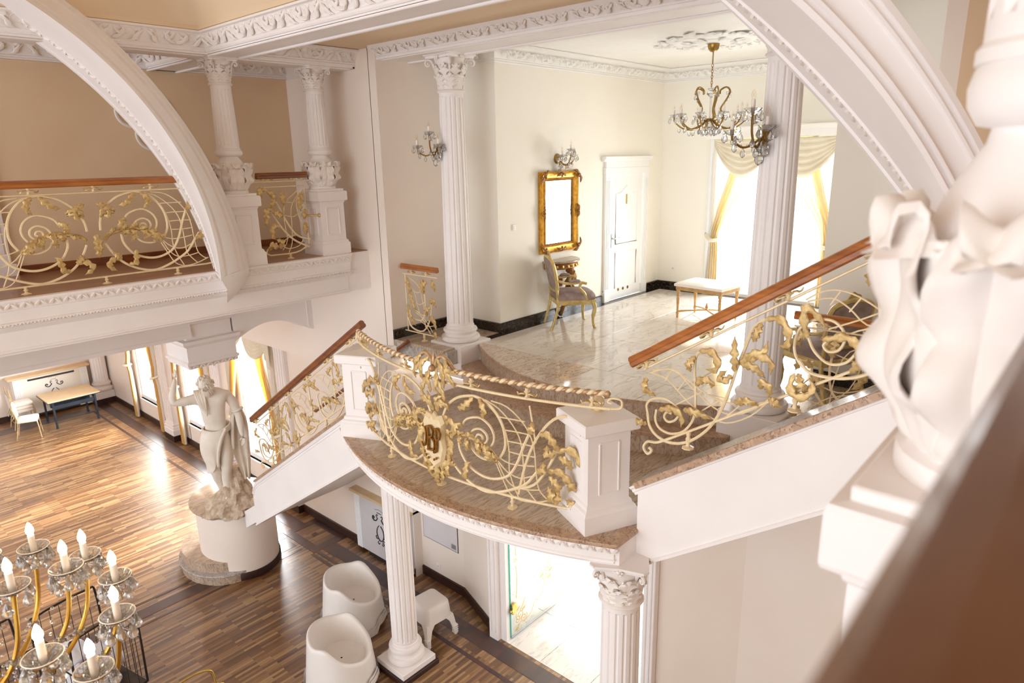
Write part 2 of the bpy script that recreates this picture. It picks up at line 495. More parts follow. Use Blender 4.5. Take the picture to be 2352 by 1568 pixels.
# knot where the bands cross under the stair
for a in ((5.26, 5.95, 9.35, 9.52), (5.26, 5.95, 10.2, 10.35), (5.26, 5.42, 9.52, 10.2), (5.80, 5.95, 9.52, 10.2), (5.42, 5.50, 9.0, 9.35), (5.30, 5.36, 8.6, 9.35)): band(*a, z=0.006)
band(5.56, 5.66, 9.82, 9.92, 0.007)
# floor of the vestibule behind the glass door: square marble tiles
vf = struct('floor.001', MB().box((5.75, 0.5, -0.2), (11, 5.56, -0.015)), 'marble_grey', 0)
for i in range(5):
    for j in range(6):
        x0 = 5.76+i*0.84; y0 = 0.98+j*0.72+0.24
        if y0+0.7 > 5.56: continue
        ob('floor_tile', MB().box((x0, y0, -0.02), (x0+0.833, y0+0.713, 0.0), 0.003), 'marble_vestibule', vf, 0)
# hall floor: marble slab with a bowed front edge
def hall_edge(y): return 5.48+0.2*(y-4.3)**2
def bowed(z0, z1, fx, y0, y1, xb, n=24):
    poly = [(fx(y0+(y1-y0)*i/n), y0+(y1-y0)*i/n, z0) for i in range(n+1)]+[(xb, y1, z0), (xb, y0, z0)]
    return MB().prism(poly, (0, 0, z1-z0))
hf = struct('floor.002', bowed(HALL-0.20, HALL-0.035, lambda y: hall_edge(y)+0.03, 2.35, 6.25, 7.4).box((7.4, 1.3, HALL-0.2), (11.3, 6.5, HALL-0.02)).box((5.68, 6.25, HALL-0.2), (7.4, 7.4, HALL-0.02)).box((5.9, 1.15, HALL-0.2), (7.4, 2.35, HALL-0.02)), 'marble_grey', 0)
ob('floor_nosing', bowed(HALL-0.036, HALL, hall_edge, 2.45, 6.2, 6.25), 'marble_edge', hf, 30)
for i in range(4):
    for j in range(5):
        x0 = 6.26+i*1.24; y0 = 2.31+j*0.93
        y1 = min(y0+0.924, 6.23); 
        if y0 > 6.2: continue
        if i == 3: x1 = min(x0+1.234, 11.0)
        else: x1 = x0+1.234
        ob('floor_tile', MB().box((x0, y0, HALL-0.04), (x1, y1, HALL+0.001), 0.002), 'marble_white', hf, 0)
# tiles on the bowed front of the hall floor
for j in range(4):
    y0 = 2.5+j*0.93; y1 = min(y0+0.924, 6.19); n = 8
    poly = [(hall_edge(y0+(y1-y0)*k/n)+0.012, y0+(y1-y0)*k/n, HALL-0.02) for k in range(n+1)]+[(6.254, y1, HALL-0.02), (6.254, y0, HALL-0.02)]
    if j in (0, 3): poly = [(min(p[0], 6.25), p[1], p[2]) for p in poly]
    ob('floor_tile', MB().prism(poly, (0, 0, 0.0212)), 'marble_pink' if j >= 2 else 'marble_white', hf, 0)
for a in ((6.3, 6.235, 11.0, 6.37), (11.0, 2.3, 11.15, 6.37)):
    ob('floor_border', MB().box((a[0], a[1], HALL-0.03), (a[2], a[3], HALL+0.0015), 0.002), 'marble_black', hf, 0)
ob('floor_tile', MB().box((5.66, 6.3, HALL-0.04), (6.82, 7.29, HALL+0.0012), 0.003), 'marble_beige', hf, 0)
ob('floor_tile', MB().box((5.95, 1.26, HALL-0.04), (7.34, 2.3, HALL+0.0012), 0.003), 'marble_beige', hf, 0)

# walls
wallbox('wall_north', (-7, 20.9, 0), (6.2, 21.1, 4.8), 'wall_peach')
E1 = MB()
E1.box((5.95, 18.4, 0), (6.15, 20.9, 3.5)); E1.box((5.95, 15.55, 0), (6.15, 17.05, 3.5)); E1.box((5.95, 12.75, 0), (6.15, 14.25, 3.5)); E1.box((5.95, 7.5, 0), (6.15, 11.45, 3.5))
for yc in (17.725, 14.9, 12.1):
    E1.box((5.95, yc-0.68, 0), (6.15, yc+0.68, 0.55)); E1.box((5.95, yc-0.68, 3.25), (6.15, yc+0.68, 3.5))
struct('wall_east', E1, 'wall_peach', 0)
E2 = MB().box((5.65, 7.44, 3.5), (5.9, 21, 7.9)).box((5.65, 8.9, 3.3), (6.0, 21, 3.5))
struct('wall_east_upper', E2, 'wall_peach', 0)
struct('wall_east_door', MB().prism([(6.1, 7.5, 0), (6.1, 6.55, 0), (5.74, 5.52, 0), (5.95, 5.5, 0), (6.25, 6.5, 0), (6.25, 7.5, 0)], (0, 0, 3.4)).prism([(5.74, 3.28, 0), (6.1, 2.35, 0), (6.1, -4, 0), (6.3, -4, 0), (6.3, 2.4, 0), (5.95, 3.28, 0)], (0, 0, 3.4)).box((5.75, 3.28, 2.6), (5.95, 5.52, 3.4)), 'wall_peach', 0)
struct('wall_vestibule', MB().box((5.95, 5.53, 0), (8.6, 5.65, 3.4)).box((8.6, 0.5, 0), (8.75, 2.4, 3.4)), 'wall_cream', 0)
# upper hall
struct('wall_hall_north', MB().box((6.83, 6.372, HALL-0.3), (9.47, 6.55, 7.9)).box((10.52, 6.372, HALL-0.3), (11.35, 6.55, 7.9)).box((9.47, 6.372, 6.13), (10.52, 6.55, 7.9)).box((6.83, 6.55, HALL-0.3), (7.0, 7.3, 7.9)), 'wall_cream', 0)
struct('wall_hall_niche', MB().box((5.65, 7.3, HALL-0.3), (7.0, 7.45, 7.9)), 'wall_peach', 0)
struct('wall_hall_east', MB().box((11.15, 5.28, HALL-0.3), (11.35, 6.4, 7.9)).box((11.15, 1.0, HALL-0.3), (11.35, 3.33, 7.9)).box((11.15, 3.33, 6.62), (11.35, 5.28, 7.9)).box((11.15, 3.33, HALL-0.3), (11.35, 5.28, 4.06)), 'wall_cream', 0)
struct('wall_hall_south', MB().box((7.35, 2.1, HALL-0.3), (11.35, 2.27, 7.9)).box((7.35, 1.1, HALL-0.3), (7.5, 2.1, 7.9)), 'wall_cream', 0)
struct('wall_south_niche', MB().box((5.65, 1.0, HALL-0.3), (7.5, 1.12, 7.9)), 'wall_peach', 0)
struct('wall_south_upper', MB().box((5.65, -4, 3.4), (5.8, 1.0, 7.9)), 'wall_shade_tan', 0)
wallbox('wall_south', (-7, -3.2, 0), (6.2, -3.0, 7.9), 'wall_shade_tan')
wallbox('wall_gallery_north', (-7, 9.4, BAL-0.5), (5.7, 9.55, 7.9), 'wall_shade_tan')
# ceilings
cv = MB().box((3.60, -3.2, 7.752), (5.98, 9.5, 7.95)).box((-7, 7.60, 7.752), (3.6, 9.5, 7.95))
def cove(u, v):
    x = 3.62-(1-(1-u)**1)*10.6; y = 7.62-v*10.8
    d = min(3.62-x, 7.62-y)/1.9
    d = min(1.0, d); return V((x, y, 7.752+1.15*math.sqrt(max(0.0, 1-(1-d)**2))*1.0)), V((0, 0, 1))
cv.slab(cove, 53, 54, 0.02)
struct('ceiling', cv, 'ceiling_tan', 60)
wallbox('ceiling.001', (5.98, 0.9, 7.782), (11.4, 7.5, 7.95), 'plaster_hall')
wallbox('ceiling.002', (-7, 9.7, 4.62), (6.2, 21.1, 4.8), 'plaster')
wallbox('ceiling.003', (6.26, 0.5, 3.42), (11, 7.4, 3.75), 'plaster')

# baseboards
def base(name, path, z0, h, mat, d=0.025):
    return struct(name, MB().sweep([(0, z0), (d, z0), (d, z0+h-0.01), (d-0.01, z0+h), (0, z0+h)], path), mat, 0)
base('baseboard_east', [(5.95, 20.9), (5.95, 7.52)], 0, 0.15, 'plinth_wood')
base('baseboard_door', [(6.1, 7.5), (6.1, 6.55), (5.76, 5.6)], 0, 0.15, 'plinth_wood')
base('baseboard_north', [(-7, 20.9), (5.95, 20.9)], 0, 0.15, 'plinth_wood')
base('baseboard_hall_north', [(6.83, 7.3), (6.83, 6.372), (9.3, 6.372)], HALL, 0.135, 'marble_black', 0.03)
base('baseboard_hall_north.001', [(10.68, 6.372), (11.15, 6.372), (11.15, 5.42)], HALL, 0.135, 'marble_black', 0.03)
base('baseboard_niche', [(5.65, 7.3), (6.83, 7.3)], HALL, 0.135, 'marble_black', 0.03)
base('baseboard_south_niche', [(7.35, 2.27), (7.35, 1.12)], HALL, 0.135, 'marble_black', 0.03)
base('baseboard_gallery', [(-7, 9.4), (5.65, 9.4)], BAL, 0.1, 'rail_wood_dark', 0.02)

# ---------------------------------------------------------------- carved cornices
def ornament_piece():
    """one acanthus scroll of the frieze, ~0.30 long, 0.15 high, lying in the XZ plane, facing -Y"""
    m = MB()
    sp = []
    for k in range(15):
        a = -0.6+k*0.50; r = 0.058*(1-k/17)
        sp.append((0.0+r*math.cos(a), -0.008, 0.012+r*math.sin(a)))
    m.tube(sp, [0.011*(1-k/22) for k in range(15)], 5)
    nn = V((0, -1, 0))
    m.leaf([(-0.15, -0.004, -0.055), (-0.09, -0.02, -0.03), (-0.05, -0.024, 0.03), (-0.085, -0.014, 0.065)], 0.026, nn, 8, 2.5, 0.01, 0.5)
    m.leaf([(0.14, -0.004, 0.05), (0.09, -0.022, 0.01), (0.05, -0.02, -0.05), (0.0, -0.012, -0.068)], 0.026, nn, 8, 2.5, 0.01, 0.5)
    m.leaf([(0.05, -0.004, 0.02), (0.09, -0.02, 0.05), (0.13, -0.014, 0.065)], 0.018, nn, 6, 1.5, 0.01, 0.5)
    m.leaf([(-0.02, -0.004, 0.06), (-0.07, -0.022, 0.0), (-0.12, -0.016, 0.02), (-0.14, -0.01, 0.06)], 0.018, nn, 6, 1.5, 0.01, 0.5)
    return m
ORN = mesh('frieze_scroll', ornament_piece(), 'plaster_relief', 45)
ORNH = mesh('frieze_scroll_white', ornament_piece(), 'plaster_hall', 45)
def frieze(parent, p0, p1, z, pitch=0.3, scale=1.0, me=None, tilt=0.5, inset=0.0):
    """pieces along p0->p1 on the right-hand side of travel"""
    a, b = V(p0), V(p1); L = (b-a).length; d = (b-a)/L; nrm = V((d.y, -d.x))
    n = max(1, int(L/pitch)); ang = math.atan2(d.y, d.x)
    for i in range(n):
        q = a+d*((i+0.5)*L/n)+nrm*inset
        o = link('frieze_scroll', me or ORN, parent, (q.x, q.y, z), (tilt, 0, ang), (scale*(1 if i % 2 else -1), scale, scale))
def beam(name, x0, x1, y0, y1, z0, z1, mat='plaster'):
    return struct(name, MB().box((x0, y0, z0), (x1, y1, z1)), mat, 0)
def crown(parent, path, z0, z1, out, mat='plaster', name='crown_moulding', lip=True):
    h = z1-z0
    prof = [(-0.01, z0), (0.02, z0), (0.028, z0+0.012), (0.018, z0+0.028), (0.03, z0+0.04), (0.022, z0+0.05), (0.035, z0+0.25*h+0.02), (0.06, z0+0.55*h), (out*0.75, z0+0.82*h), (out*0.82, z1-0.03), (out, z1-0.022), (out, z1-0.004), (-0.01, z1-0.004)]
    return ob(name, MB().sweep(prof, path), mat, parent, 30)
ZB, ZC = 7.535, 7.75
# beam along the gallery front (both sides of the first column), running in X
bA = beam('trim_1', -7, 3.73, 7.73, 8.13, ZB, 7.752)
crown(bA, [(-7, 7.73), (3.73, 7.73), (3.73, -3)], ZB+0.02, ZC, 0.12)
frieze(bA, (0.6, 7.73), (3.70, 7.73), ZB+0.13, 0.29, 1.0, tilt=0.45, inset=0.05)
frieze(bA, (3.73, 7.68), (3.73, 1.2), ZB+0.13, 0.27, 1.0, tilt=0.45, inset=0.05)
for x0, x1 in ((-7, 3.73), (4.12, 5.65)):
    ob('soffit_panel', MB().box((x0, 7.80, ZB-0.012), (x1, 8.06, ZB+0.004), 0.004), 'plaster', bA, 0)
bB = beam('trim_2', 3.73, 4.12, -3, 8.13, ZB, 7.752)
ob('soffit_edge', MB().box((3.73, -3, ZB-0.02), (3.77, 7.73, ZB+0.01), 0.006).box((4.08, -3, ZB-0.02), (4.12, 7.73, ZB+0.01), 0.006), 'plaster', bB, 0)
bC = beam('trim_3', 4.12, 5.66, 7.73, 8.13, ZB, 7.752)
crown(bC, [(4.12, 7.73), (5.65, 7.73)], ZB+0.02, ZC, 0.12)
frieze(bC, (4.2, 7.73), (5.6, 7.73), ZB+0.13, 0.28, 1.0, tilt=0.45, inset=0.05)
crown(bB, [(4.12, -3), (4.12, 7.73)], ZB+0.02, ZC, 0.12)
bD = beam('trim_4', 3.73, 4.12, 8.13, 9.42, ZB, 7.752)
crown(bD, [(3.73, 9.4), (3.73, 8.13)], ZB+0.02, ZC, 0.12)
frieze(bD, (3.73, 9.35), (3.73, 8.2), ZB+0.13, 0.28, 1.0, tilt=0.45, inset=0.05)
ob('soffit_edge', MB().box((3.73, 8.13, ZB-0.02), (3.77, 9.4, ZB+0.01), 0.006).box((4.08, 8.13, ZB-0.02), (4.12, 9.4, ZB+0.01), 0.006), 'plaster', bD, 0)
# cornice along the gallery back wall
bE = struct('trim_5', MB().box((-7, 9.36, ZB), (5.66, 9.41, ZC)), 'plaster', 0)
crown(bE, [(-7, 9.36), (5.65, 9.36), ], ZB, ZC, 0.13)
frieze(bE, (1.2, 9.36), (3.7, 9.36), ZB+0.12, 0.28, 1.0, tilt=0.45, inset=0.05)
frieze(bE, (4.15, 9.36), (5.6, 9.36), ZB+0.12, 0.28, 1.0, tilt=0.45, inset=0.05)
crown(bE, [(5.65, 9.36), (5.65, 7.73)], ZB, ZC, 0.11)
# beam over the hall columns, running in Y, cornice on its west face
bF = beam('trim_6', 5.72, 6.24, 0.5, 7.45, 7.61, 7.9)
crown(bF, [(5.72, 7.4), (5.72, 0.5)], 7.63, 7.76, 0.10)
ob('cove', MB().sweep([(0.0, 7.60), (0.045, 7.60), (0.05, 7.625), (0.035, 7.64), (0.06, 7.66), (0.16, 7.73), (0.18, 7.752), (0.0, 7.752)], [(5.72, 7.3), (5.72, 0.5)]), 'plaster', bF, 30)
frieze(bF, (5.72, 7.3), (5.72, 2.2), 7.69, 0.25, 0.8, tilt=0.9, inset=0.105)
ob('soffit_edge', MB().box((5.72, 0.5, 7.592), (5.78, 7.3, 7.62), 0.006).box((6.17, 0.5, 7.592), (6.24, 7.3, 7.62), 0.006).box((5.80, 0.5, 7.60), (5.82, 7.3, 7.62), 0.004), 'plaster', bF, 0)
# hall cornice
bG = struct('trim_7', MB().box((6.83, 6.35, 7.58), (11.16, 6.38, 7.78)), 'plaster_hall', 0)
crown(bG, [(6.83, 7.25), (6.83, 6.37), (11.15, 6.37), (11.15, 2.27)], 7.575, 7.782, 0.26, 'plaster_hall')
frieze(bG, (6.9, 6.37), (11.0, 6.37), 7.68, 0.26, 0.95, ORNH, 0.95, 0.12)
frieze(bG, (11.15, 6.2), (11.15, 3.0), 7.68, 0.26, 0.95, ORNH, 0.95, 0.12)
frieze(bG, (6.83, 7.2), (6.83, 6.45), 7.68, 0.26, 0.95, ORNH, 0.95, 0.12)
# ceiling rosette over the chandelier
ro = struct('trim_8', MB().lathe([(0.0, 7.783), (0.52, 7.783), (0.52, 7.765), (0.50, 7.752), (0.44, 7.748), (0.42, 7.757), (0.30, 7.752), (0.28, 7.738), (0.2, 7.735), (0.0, 7.73)], 48, (8.65, 4.26, 0), cap=False), 'plaster_hall', 30)
for k in range(12):
    a = 2*pi*k/12; m = MB()
    cx, cy = 8.65, 4.26
    rr = 0.62 if k % 3 else 0.74
    def P(r, t, dz=0): return V((cx+r*math.cos(a+t), cy+r*math.sin(a+t), 7.775-dz))
    m.leaf([P(0.50, -0.2), P(0.60, -0.05, 0.012), P(rr, 0.08, 0.02), P(rr+0.05, 0.2, 0.01)], 0.075, V((0, 0, -1)), 9, 3.5, 0.012, 0.25)
    m.leaf([P(0.50, 0.22), P(0.58, 0.1, 0.014), P(rr*0.98, -0.05, 0.02)], 0.05, V((0, 0, -1)), 6, 2.5, 0.012, 0.3)
    ob('rosette_leaf', m, 'plaster_hall', ro, 45)
for k in range(8):
    a = 2*pi*k/8
    ob('rosette_petal', MB().leaf([(8.65+0.22*math.cos(a), 4.26+0.22*math.sin(a), 7.74), (8.65+0.32*math.cos(a), 4.26+0.32*math.sin(a), 7.725), (8.65+0.42*math.cos(a), 4.26+0.42*math.sin(a), 7.74)], 0.05, V((0, 0, -1)), 6, 2.5, 0.01, 0.3), 'plaster_hall', ro, 45)

# ---------------------------------------------------------------- the two great arches
def arch(name, edges, n, band_at, label_mat='plaster'):
    """edges: list of 3D curves (same length) around the section; lofted as one rib"""
    m = MB(); rings = [[e[i] for e in edges] for i in range(n)]
    m.loft(rings, True, True)
    return struct(name, m, label_mat, 32)
def arc_pts(cx, cz, r, y, t0, t1, n):
    return [V((cx+r*math.cos(t0+(t1-t0)*i/(n-1)), y, cz+r*math.sin(t0+(t1-t0)*i/(n-1)))) for i in range(n)]
NA = 60
bk = arc_pts(-0.05, 4.62, 3.66, 7.92, math.asin((BAL-4.62)/3.66), 1.75, NA)
ext = arc_pts(0.03, 4.87, 3.835, 7.62, math.asin((BAL-4.87)/3.835), 1.75, NA)
inn = arc_pts(0.446, 5.316, 2.875, 7.22, math.asin((BAL-5.316)/2.875), 1.75, NA)
extb = [p+V((0, 0.42, 0)) for p in ext]
def lerp_edge(A, B, t, dx=V((0, 0, 0))): return [a.lerp(b, t)+dx for a, b in zip(A, B)]
def face_off(A, B, C, t, d):
    """point at t between A and B pushed d along the outward normal (away from C)"""
    out = []
    for i, (a, b, c) in enumerate(zip(A, B, C)):
        j = min(i+1, len(A)-1); k = max(i-1, 0)
        tan = (A[j]-A[k]).normalized(); nn = tan.cross(b-a).normalized()
        if nn.dot(c-a) > 0: nn = -nn
        out.append(a.lerp(b, t)+nn*d)
    return out
def arch_edges(bk, inn, ext, extb):
    soff = []
    for t, d in ((0.0, 0), (0.06, 0.0), (0.07, -0.012), (0.30, -0.012), (0.31, 0.0), (0.36, 0.0), (0.37, -0.01), (0.80, -0.01), (0.81, 0.0), (0.985, 0.0)):
        soff.append(face_off(bk, inn, ext, t, d))
    face = []
    for t, d in ((0.0, 0.0), (0.10, 0.004), (0.12, -0.016), (0.20, -0.016), (0.22, 0.006), (0.27, 0.006), (0.29, -0.02), (0.68, -0.02), (0.70, 0.004), (0.76, 0.004), (0.78, -0.012), (0.86, -0.012), (0.88, 0.008), (1.0, 0.0)):
        face.append(face_off(inn, ext, bk, t, d))
    return soff+face+[extb]
def dentils(parent, A, B, C, t, name='carved_band', step=1.0, w=0.05, h=0.016, sz=0.02, i0=0, i1=None):
    line = catmull(face_off(A, B, C, t, 0.0), 10)
    m = MB(); acc = 0; k = 0
    for i in range(1, len(line)):
        d = (line[i]-line[i-1]).length; acc += d
        if acc < step: continue
        acc = 0; k += 1
        idx = min(len(A)-1, int(i/10)); tan = (line[i]-line[i-1]).normalized()
        ac = (B[idx]-A[idx]).normalized(); nn = tan.cross(ac).normalized()
        if nn.dot(C[idx]-A[idx]) > 0: nn = -nn
        p = line[i]; s = 1 if k % 2 else -1
        m.tube([p-ac*w*0.5-tan*sz*0.4*s, p+nn*h*0.6+ac*0.0, p+ac*w*0.5+tan*sz*0.4*s], [sz*0.28, sz*0.5, sz*0.28], 4)
    o = ob(name, m, 'plaster_relief', parent, 50); o['kind'] = 'stuff'
    return o
an = arch('trim_9', arch_edges(bk, inn, ext, extb), NA, 0)
dentils(an, bk, inn, ext, 0.335, step=0.05, w=0.045, h=0.010, sz=0.026)
# corbel under the foot of the arch, on the gallery front
foot = [bk[0], inn[0], ext[0], extb[0]]
ob('arch_corbel', MB().loft([[p+V((0, 0, 0.0)) for p in foot], [p+V((0, 0, -0.03)) for p in foot], [foot[0]+V((0.03, 0, -0.06)), foot[1]+V((0.03, 0.03, -0.06)), foot[2]+V((-0.0, 0.0, -0.06)), foot[3]+V((0, 0, -0.06))], [foot[0]+V((0.16, 0, -0.10)), foot[1]+V((0.10, 0.10, -0.16)), foot[2]+V((-0.02, 0.02, -0.10)), foot[3]+V((0, 0, -0.1))], [foot[0]+V((0.2, 0, -0.2)), foot[1]+V((0.20, 0.36, -0.36)), foot[2]+V((-0.05, 0.05, -0.2)), foot[3]+V((0, 0, -0.2))]], True, True), 'plaster', an, 20)

# south arch: springs behind the near column, rises away from the camera side
PH = math.radians(-60); hd = V((math.cos(PH), math.sin(PH), 0)); nS = V((-math.sin(PH), math.cos(PH), 0))
def arcS(c, cz, r, off, t0, t1, n, o=V((3.5, 0, 0))):
    return [o+nS*off+hd*(c+r*math.cos(t0+(t1-t0)*i/(n-1)))+V((0, 0, cz+r*math.sin(t0+(t1-t0)*i/(n-1)))) for i in range(n)]
def t_at(cz, r, z): return math.asin(max(-1, min(1, (z-cz)/r)))
sI = arcS(-3.207, 4.665, 3.004, 0.0, t_at(4.665, 3.004, 5.2), 1.45, NA)
sE = arcS(-4.058, 4.223, 4.153, 0.0, t_at(4.223, 4.153, 5.2), 1.25, NA)
sB = arcS(-7.006, 0.867, 8.331, 0.7, t_at(0.867, 8.331, 5.2), 0.98, NA)
sEb = [p+nS*0.5 for p in sE]
as_ = arch('trim_10', arch_edges(sB, sI, sE, sEb), NA, 0)
dentils(as_, sB, sI, sE, 0.335, step=0.040, w=0.034, h=0.009, sz=0.022)

# ---------------------------------------------------------------- gallery on the north side
gal = root_struct('trim_11', (3.0, 7.65, BAL))
ob('gallery_slab', MB().box((-7, 7.72, 4.68), (5.65, 9.4, BAL-0.005)), 'plaster', gal, 0)
prof = [(-0.10, 5.2), (0.0, 5.2), (0.0, 5.175), (-0.012, 5.17), (-0.012, 5.10), (-0.022, 5.09), (-0.03, 4.985), (-0.012, 4.98), (-0.005, 4.965), (-0.02, 4.955), (-0.008, 4.945), (-0.02, 4.93), (-0.045, 4.91), (-0.06, 4.89), (-0.06, 4.72), (-0.045, 4.715), (-0.045, 4.695), (-0.055, 4.685), (-0.055, 4.672), (-0.2, 4.672)]
ob('gallery_cornice', MB().sweep(prof, [(-7, 7.65), (5.33, 7.65), (5.33, 7.9)]), 'plaster', gal, 25)
ob('gallery_boards', MB().box((-7, 7.74, BAL-0.006), (5.64, 9.4, BAL+0.004)), 'gallery_boards', gal, 0)
def carved_band(parent, p0, p1, z, h, pitch, out=0.0, mat='plaster_relief', name='carved_band'):
    a, b = V(p0), V(p1); L = (b-a).length; d = (b-a)/L; nr = V((d.y, -d.x)); n = int(L/pitch); m = MB()
    for i in range(n):
        q = a+d*((i+0.5)*pitch)+nr*out
        s = 1 if i % 2 else -1
        D = V((d.x, d.y, 0)); Nn = V((nr.x, nr.y, 0)); Q = V((q.x, q.y, z))
        m.tube([Q-D*pitch*0.45-V((0, 0, s*h*0.4)), Q+Nn*0.008, Q+D*pitch*0.45+V((0, 0, s*h*0.4))], [h*0.16, h*0.3, h*0.16], 5)
        m.tube([Q-V((0, 0, s*h*0.1)), Q+Nn*0.006+D*pitch*0.15-V((0, 0, s*h*0.45))], [h*0.2, h*0.1], 4)
    o = ob(name, m, mat, parent, 50); o['kind'] = 'stuff'; return o
carved_band(gal, (0.3, 7.65), (5.3, 7.65), 5.137, 0.055, 0.06, -0.010)
carved_band(gal, (0.3, 7.65), (5.3, 7.65), 4.962, 0.022, 0.03, -0.008)
# deep beam under the gallery and the block the statue carries
ob('gallery_beam', MB().sweep([(-0.3, 4.70), (0.0, 4.70), (0.0, 4.62), (-0.03, 4.60), (-0.03, 4.42), (-0.01, 4.41), (-0.01, 4.39), (-0.05, 4.37), (-0.05, 4.16), (-0.04, 4.15), (-0.04, 4.10), (-0.3, 4.10)], [(-7, 9.22), (3.75, 9.22)]), 'plaster', gal, 25)
blk = MB()
def ringz(x0, x1, y0, y1, z): return [(x0, y0, z), (x1, y0, z), (x1, y1, z), (x0, y1, z)]
bx0, bx1, by0, by1 = 3.66, 4.36, 9.28, 9.98
R = []
for o_, z in ((0.0, 3.66), (0.0, 3.70), (0.02, 3.71), (0.02, 3.74), (-0.005, 3.76), (-0.005, 3.96), (0.02, 3.98), (0.05, 4.01), (0.055, 4.05), (0.06, 4.06), (-0.02, 4.065), (-0.03, 4.09), (-0.03, 4.26), (0.0, 4.28), (0.03, 4.33), (0.03, 4.40), (0.03, 4.70)):
    R.append(ringz(bx0-o_, bx1+o_, by0-o_, by1+o_, z))
ob('bearing_block', blk.loft(R, True, True), 'plaster', gal, 15)
carved_band(gal, (bx0-0.02, by0-0.02), (bx1+0.02, by0-0.02), 3.685, 0.045, 0.05, 0.004)
# segmental arch from the block to the wall
n = 24; poly = [(4.36, 9.3, 4.7), (4.36, 9.3, 3.72)]
for i in range(n+1):
    t = i/n; x = 4.36+t*1.20
    poly.append((x, 9.3, 3.80+0.30*math.sin(pi*(0.12+0.80*t))-0.0))
poly += [(5.66, 9.3, 3.84), (5.66, 9.3, 4.7)]
ob('gallery_side_arch', MB().prism(poly, (0, 0.45, 0)), 'plaster', gal, 0)
ob('arch_moulding', MB().tube([(4.42+1.13*i/20, 9.295, 4.32+0.20*math.sin(pi*(0.1+0.82*i/20))) for i in range(21)], 0.008, 5).tube([(5.55, 9.295, 4.36), (5.56, 9.295, 3.9)], 0.01, 5), 'plaster', gal, 40)
# south gallery the picture is taken from
gs = root_struct('trim_12', (1.0, 0.0, BAL))
ob('gallery_slab', MB().box((-7, -3.0, 4.7), (5.65, 0.28, BAL)), 'plaster', gs, 0)
ob('gallery_boards', MB().box((-7, -3.0, BAL), (5.65, 0.24, BAL+0.008)), 'gallery_boards', gs, 0)

# ---------------------------------------------------------------- doors and door frames
dt = root_struct('trim_13', (10.0, 6.37, HALL))
m = MB()
m.sweep([(0, HALL), (0.02, HALL), (0.02, HALL+0.2), (0.0, HALL+0.2)], [(9.34, 6.37), (9.48, 6.37)])
for x0, x1 in ((9.34, 9.48), (10.52, 10.66)):
    m.box((x0, 6.325, HALL), (x1, 6.372, 6.12), 0.006)
    for k in range(3): m.box((x0+0.025+k*0.036, 6.315, HALL+0.22), (x0+0.043+k*0.036, 6.33, 6.0), 0.004)
    m.box((x0-0.01, 6.315, HALL), (x1+0.01, 6.372, HALL+0.18), 0.006)
ob('door_jambs', m, 'door_white', dt, 0)
ob('door_header', MB().box((9.33, 6.32, 6.10), (10.67, 6.372, 6.20), 0.005).box((9.35, 6.325, 6.20), (10.65, 6.372, 6.30), 0.004).sweep([(0, 6.29), (0.05, 6.30), (0.06, 6.33), (0.085, 6.345), (0.085, 6.375), (0, 6.38)], [(9.28, 6.37), (10.72, 6.37)]), 'door_white', dt, 0)
d1 = root_struct('door_1', (9.5, 6.36, HALL))
ob('door_leaf', MB().box((9.515, 6.355, HALL+0.015), (10.505, 6.395, 6.10), 0.004), 'door_white', d1, 0)
def panel_frame(parent, x0, x1, z0, z1, y, arched=False, name='door_panel'):
    pts = [(x0, z0), (x1, z0), (x1, z1)]
    if arched: pts += [(x1-0.12, z1), (x1-0.2, z1+0.04), ((x0+x1)/2, z1+0.12), (x0+0.2, z1+0.04), (x0+0.12, z1)]
    pts += [(x0, z1)]
    loop = [(x, y, z) for x, z in pts]
    return ob(name, MB().tube(loop, 0.014, 6, closed=True), 'door_white', parent, 50)
panel_frame(d1, 9.68, 10.34, 4.95, 5.78, 6.353, True)
panel_frame(d1, 9.68, 10.34, 4.2, 4.8, 6.353)
ob('lock_plate', MB().box((9.555, 6.345, 4.90), (9.595, 6.357, 5.13), 0.004), 'steel', d1, 0)
ob('door_handle', MB().tube([(9.575, 6.35, 5.05), (9.575, 6.30, 5.05), (9.60, 6.295, 5.055), (9.70, 6.295, 5.06), (9.72, 6.30, 5.065)], 0.009, 6), 'steel', d1, 50)
ob('number_plate', MB().box((9.985, 6.346, 5.60), (10.02, 6.357, 5.76), 0.003), 'bright_brass', d1, 0)
for x in (9.80, 9.95, 10.10):
    ob('vent_ring', MB().lathe([(0.022, 0), (0.026, 0.004), (0.026, 0.008), (0.0, 0.008)], 14).xf(Matrix.Translation((x, 6.357, 4.16)) @ Matrix.Rotation(pi/2, 4, 'X')), 'brass', d1, 40)
# ground-floor doorway to the vestibule
jt = root_struct('trim_14', (5.72, 4.4, 0))
m = MB()
for y0, y1 in ((5.50, 5.66), (3.14, 3.28)):
    m.box((5.69, y0, 0), (5.78, y1, 2.75), 0.006)
    m.box((5.675, y0+0.03, 0.12), (5.70, y0+0.055, 2.7), 0.006).box((5.675, y1-0.055, 0.12), (5.70, y1-0.03, 2.7), 0.006)
m.box((5.76, 5.40, 0), (5.93, 5.53, 2.7), 0.004)
m.box((5.69, 3.14, 2.62), (5.78, 5.66, 2.78), 0.006)
ob('door_jambs', m, 'plaster', jt, 0)
d2 = root_struct('door_2', (5.83, 5.40, 0))
ob('glass_leaf', MB().box((5.84, 5.385, 0.03), (6.82, 5.396, 2.5)), 'door_glass', d2, 0)
ob('glass_edge', MB().box((5.832, 5.383, 0.03), (5.842, 5.398, 2.5)), 'glass_edge', d2, 0)
ob('door_seal', MB().box((5.84, 5.383, 0.01), (6.82, 5.398, 0.035), 0.003), 'steel', d2, 0)
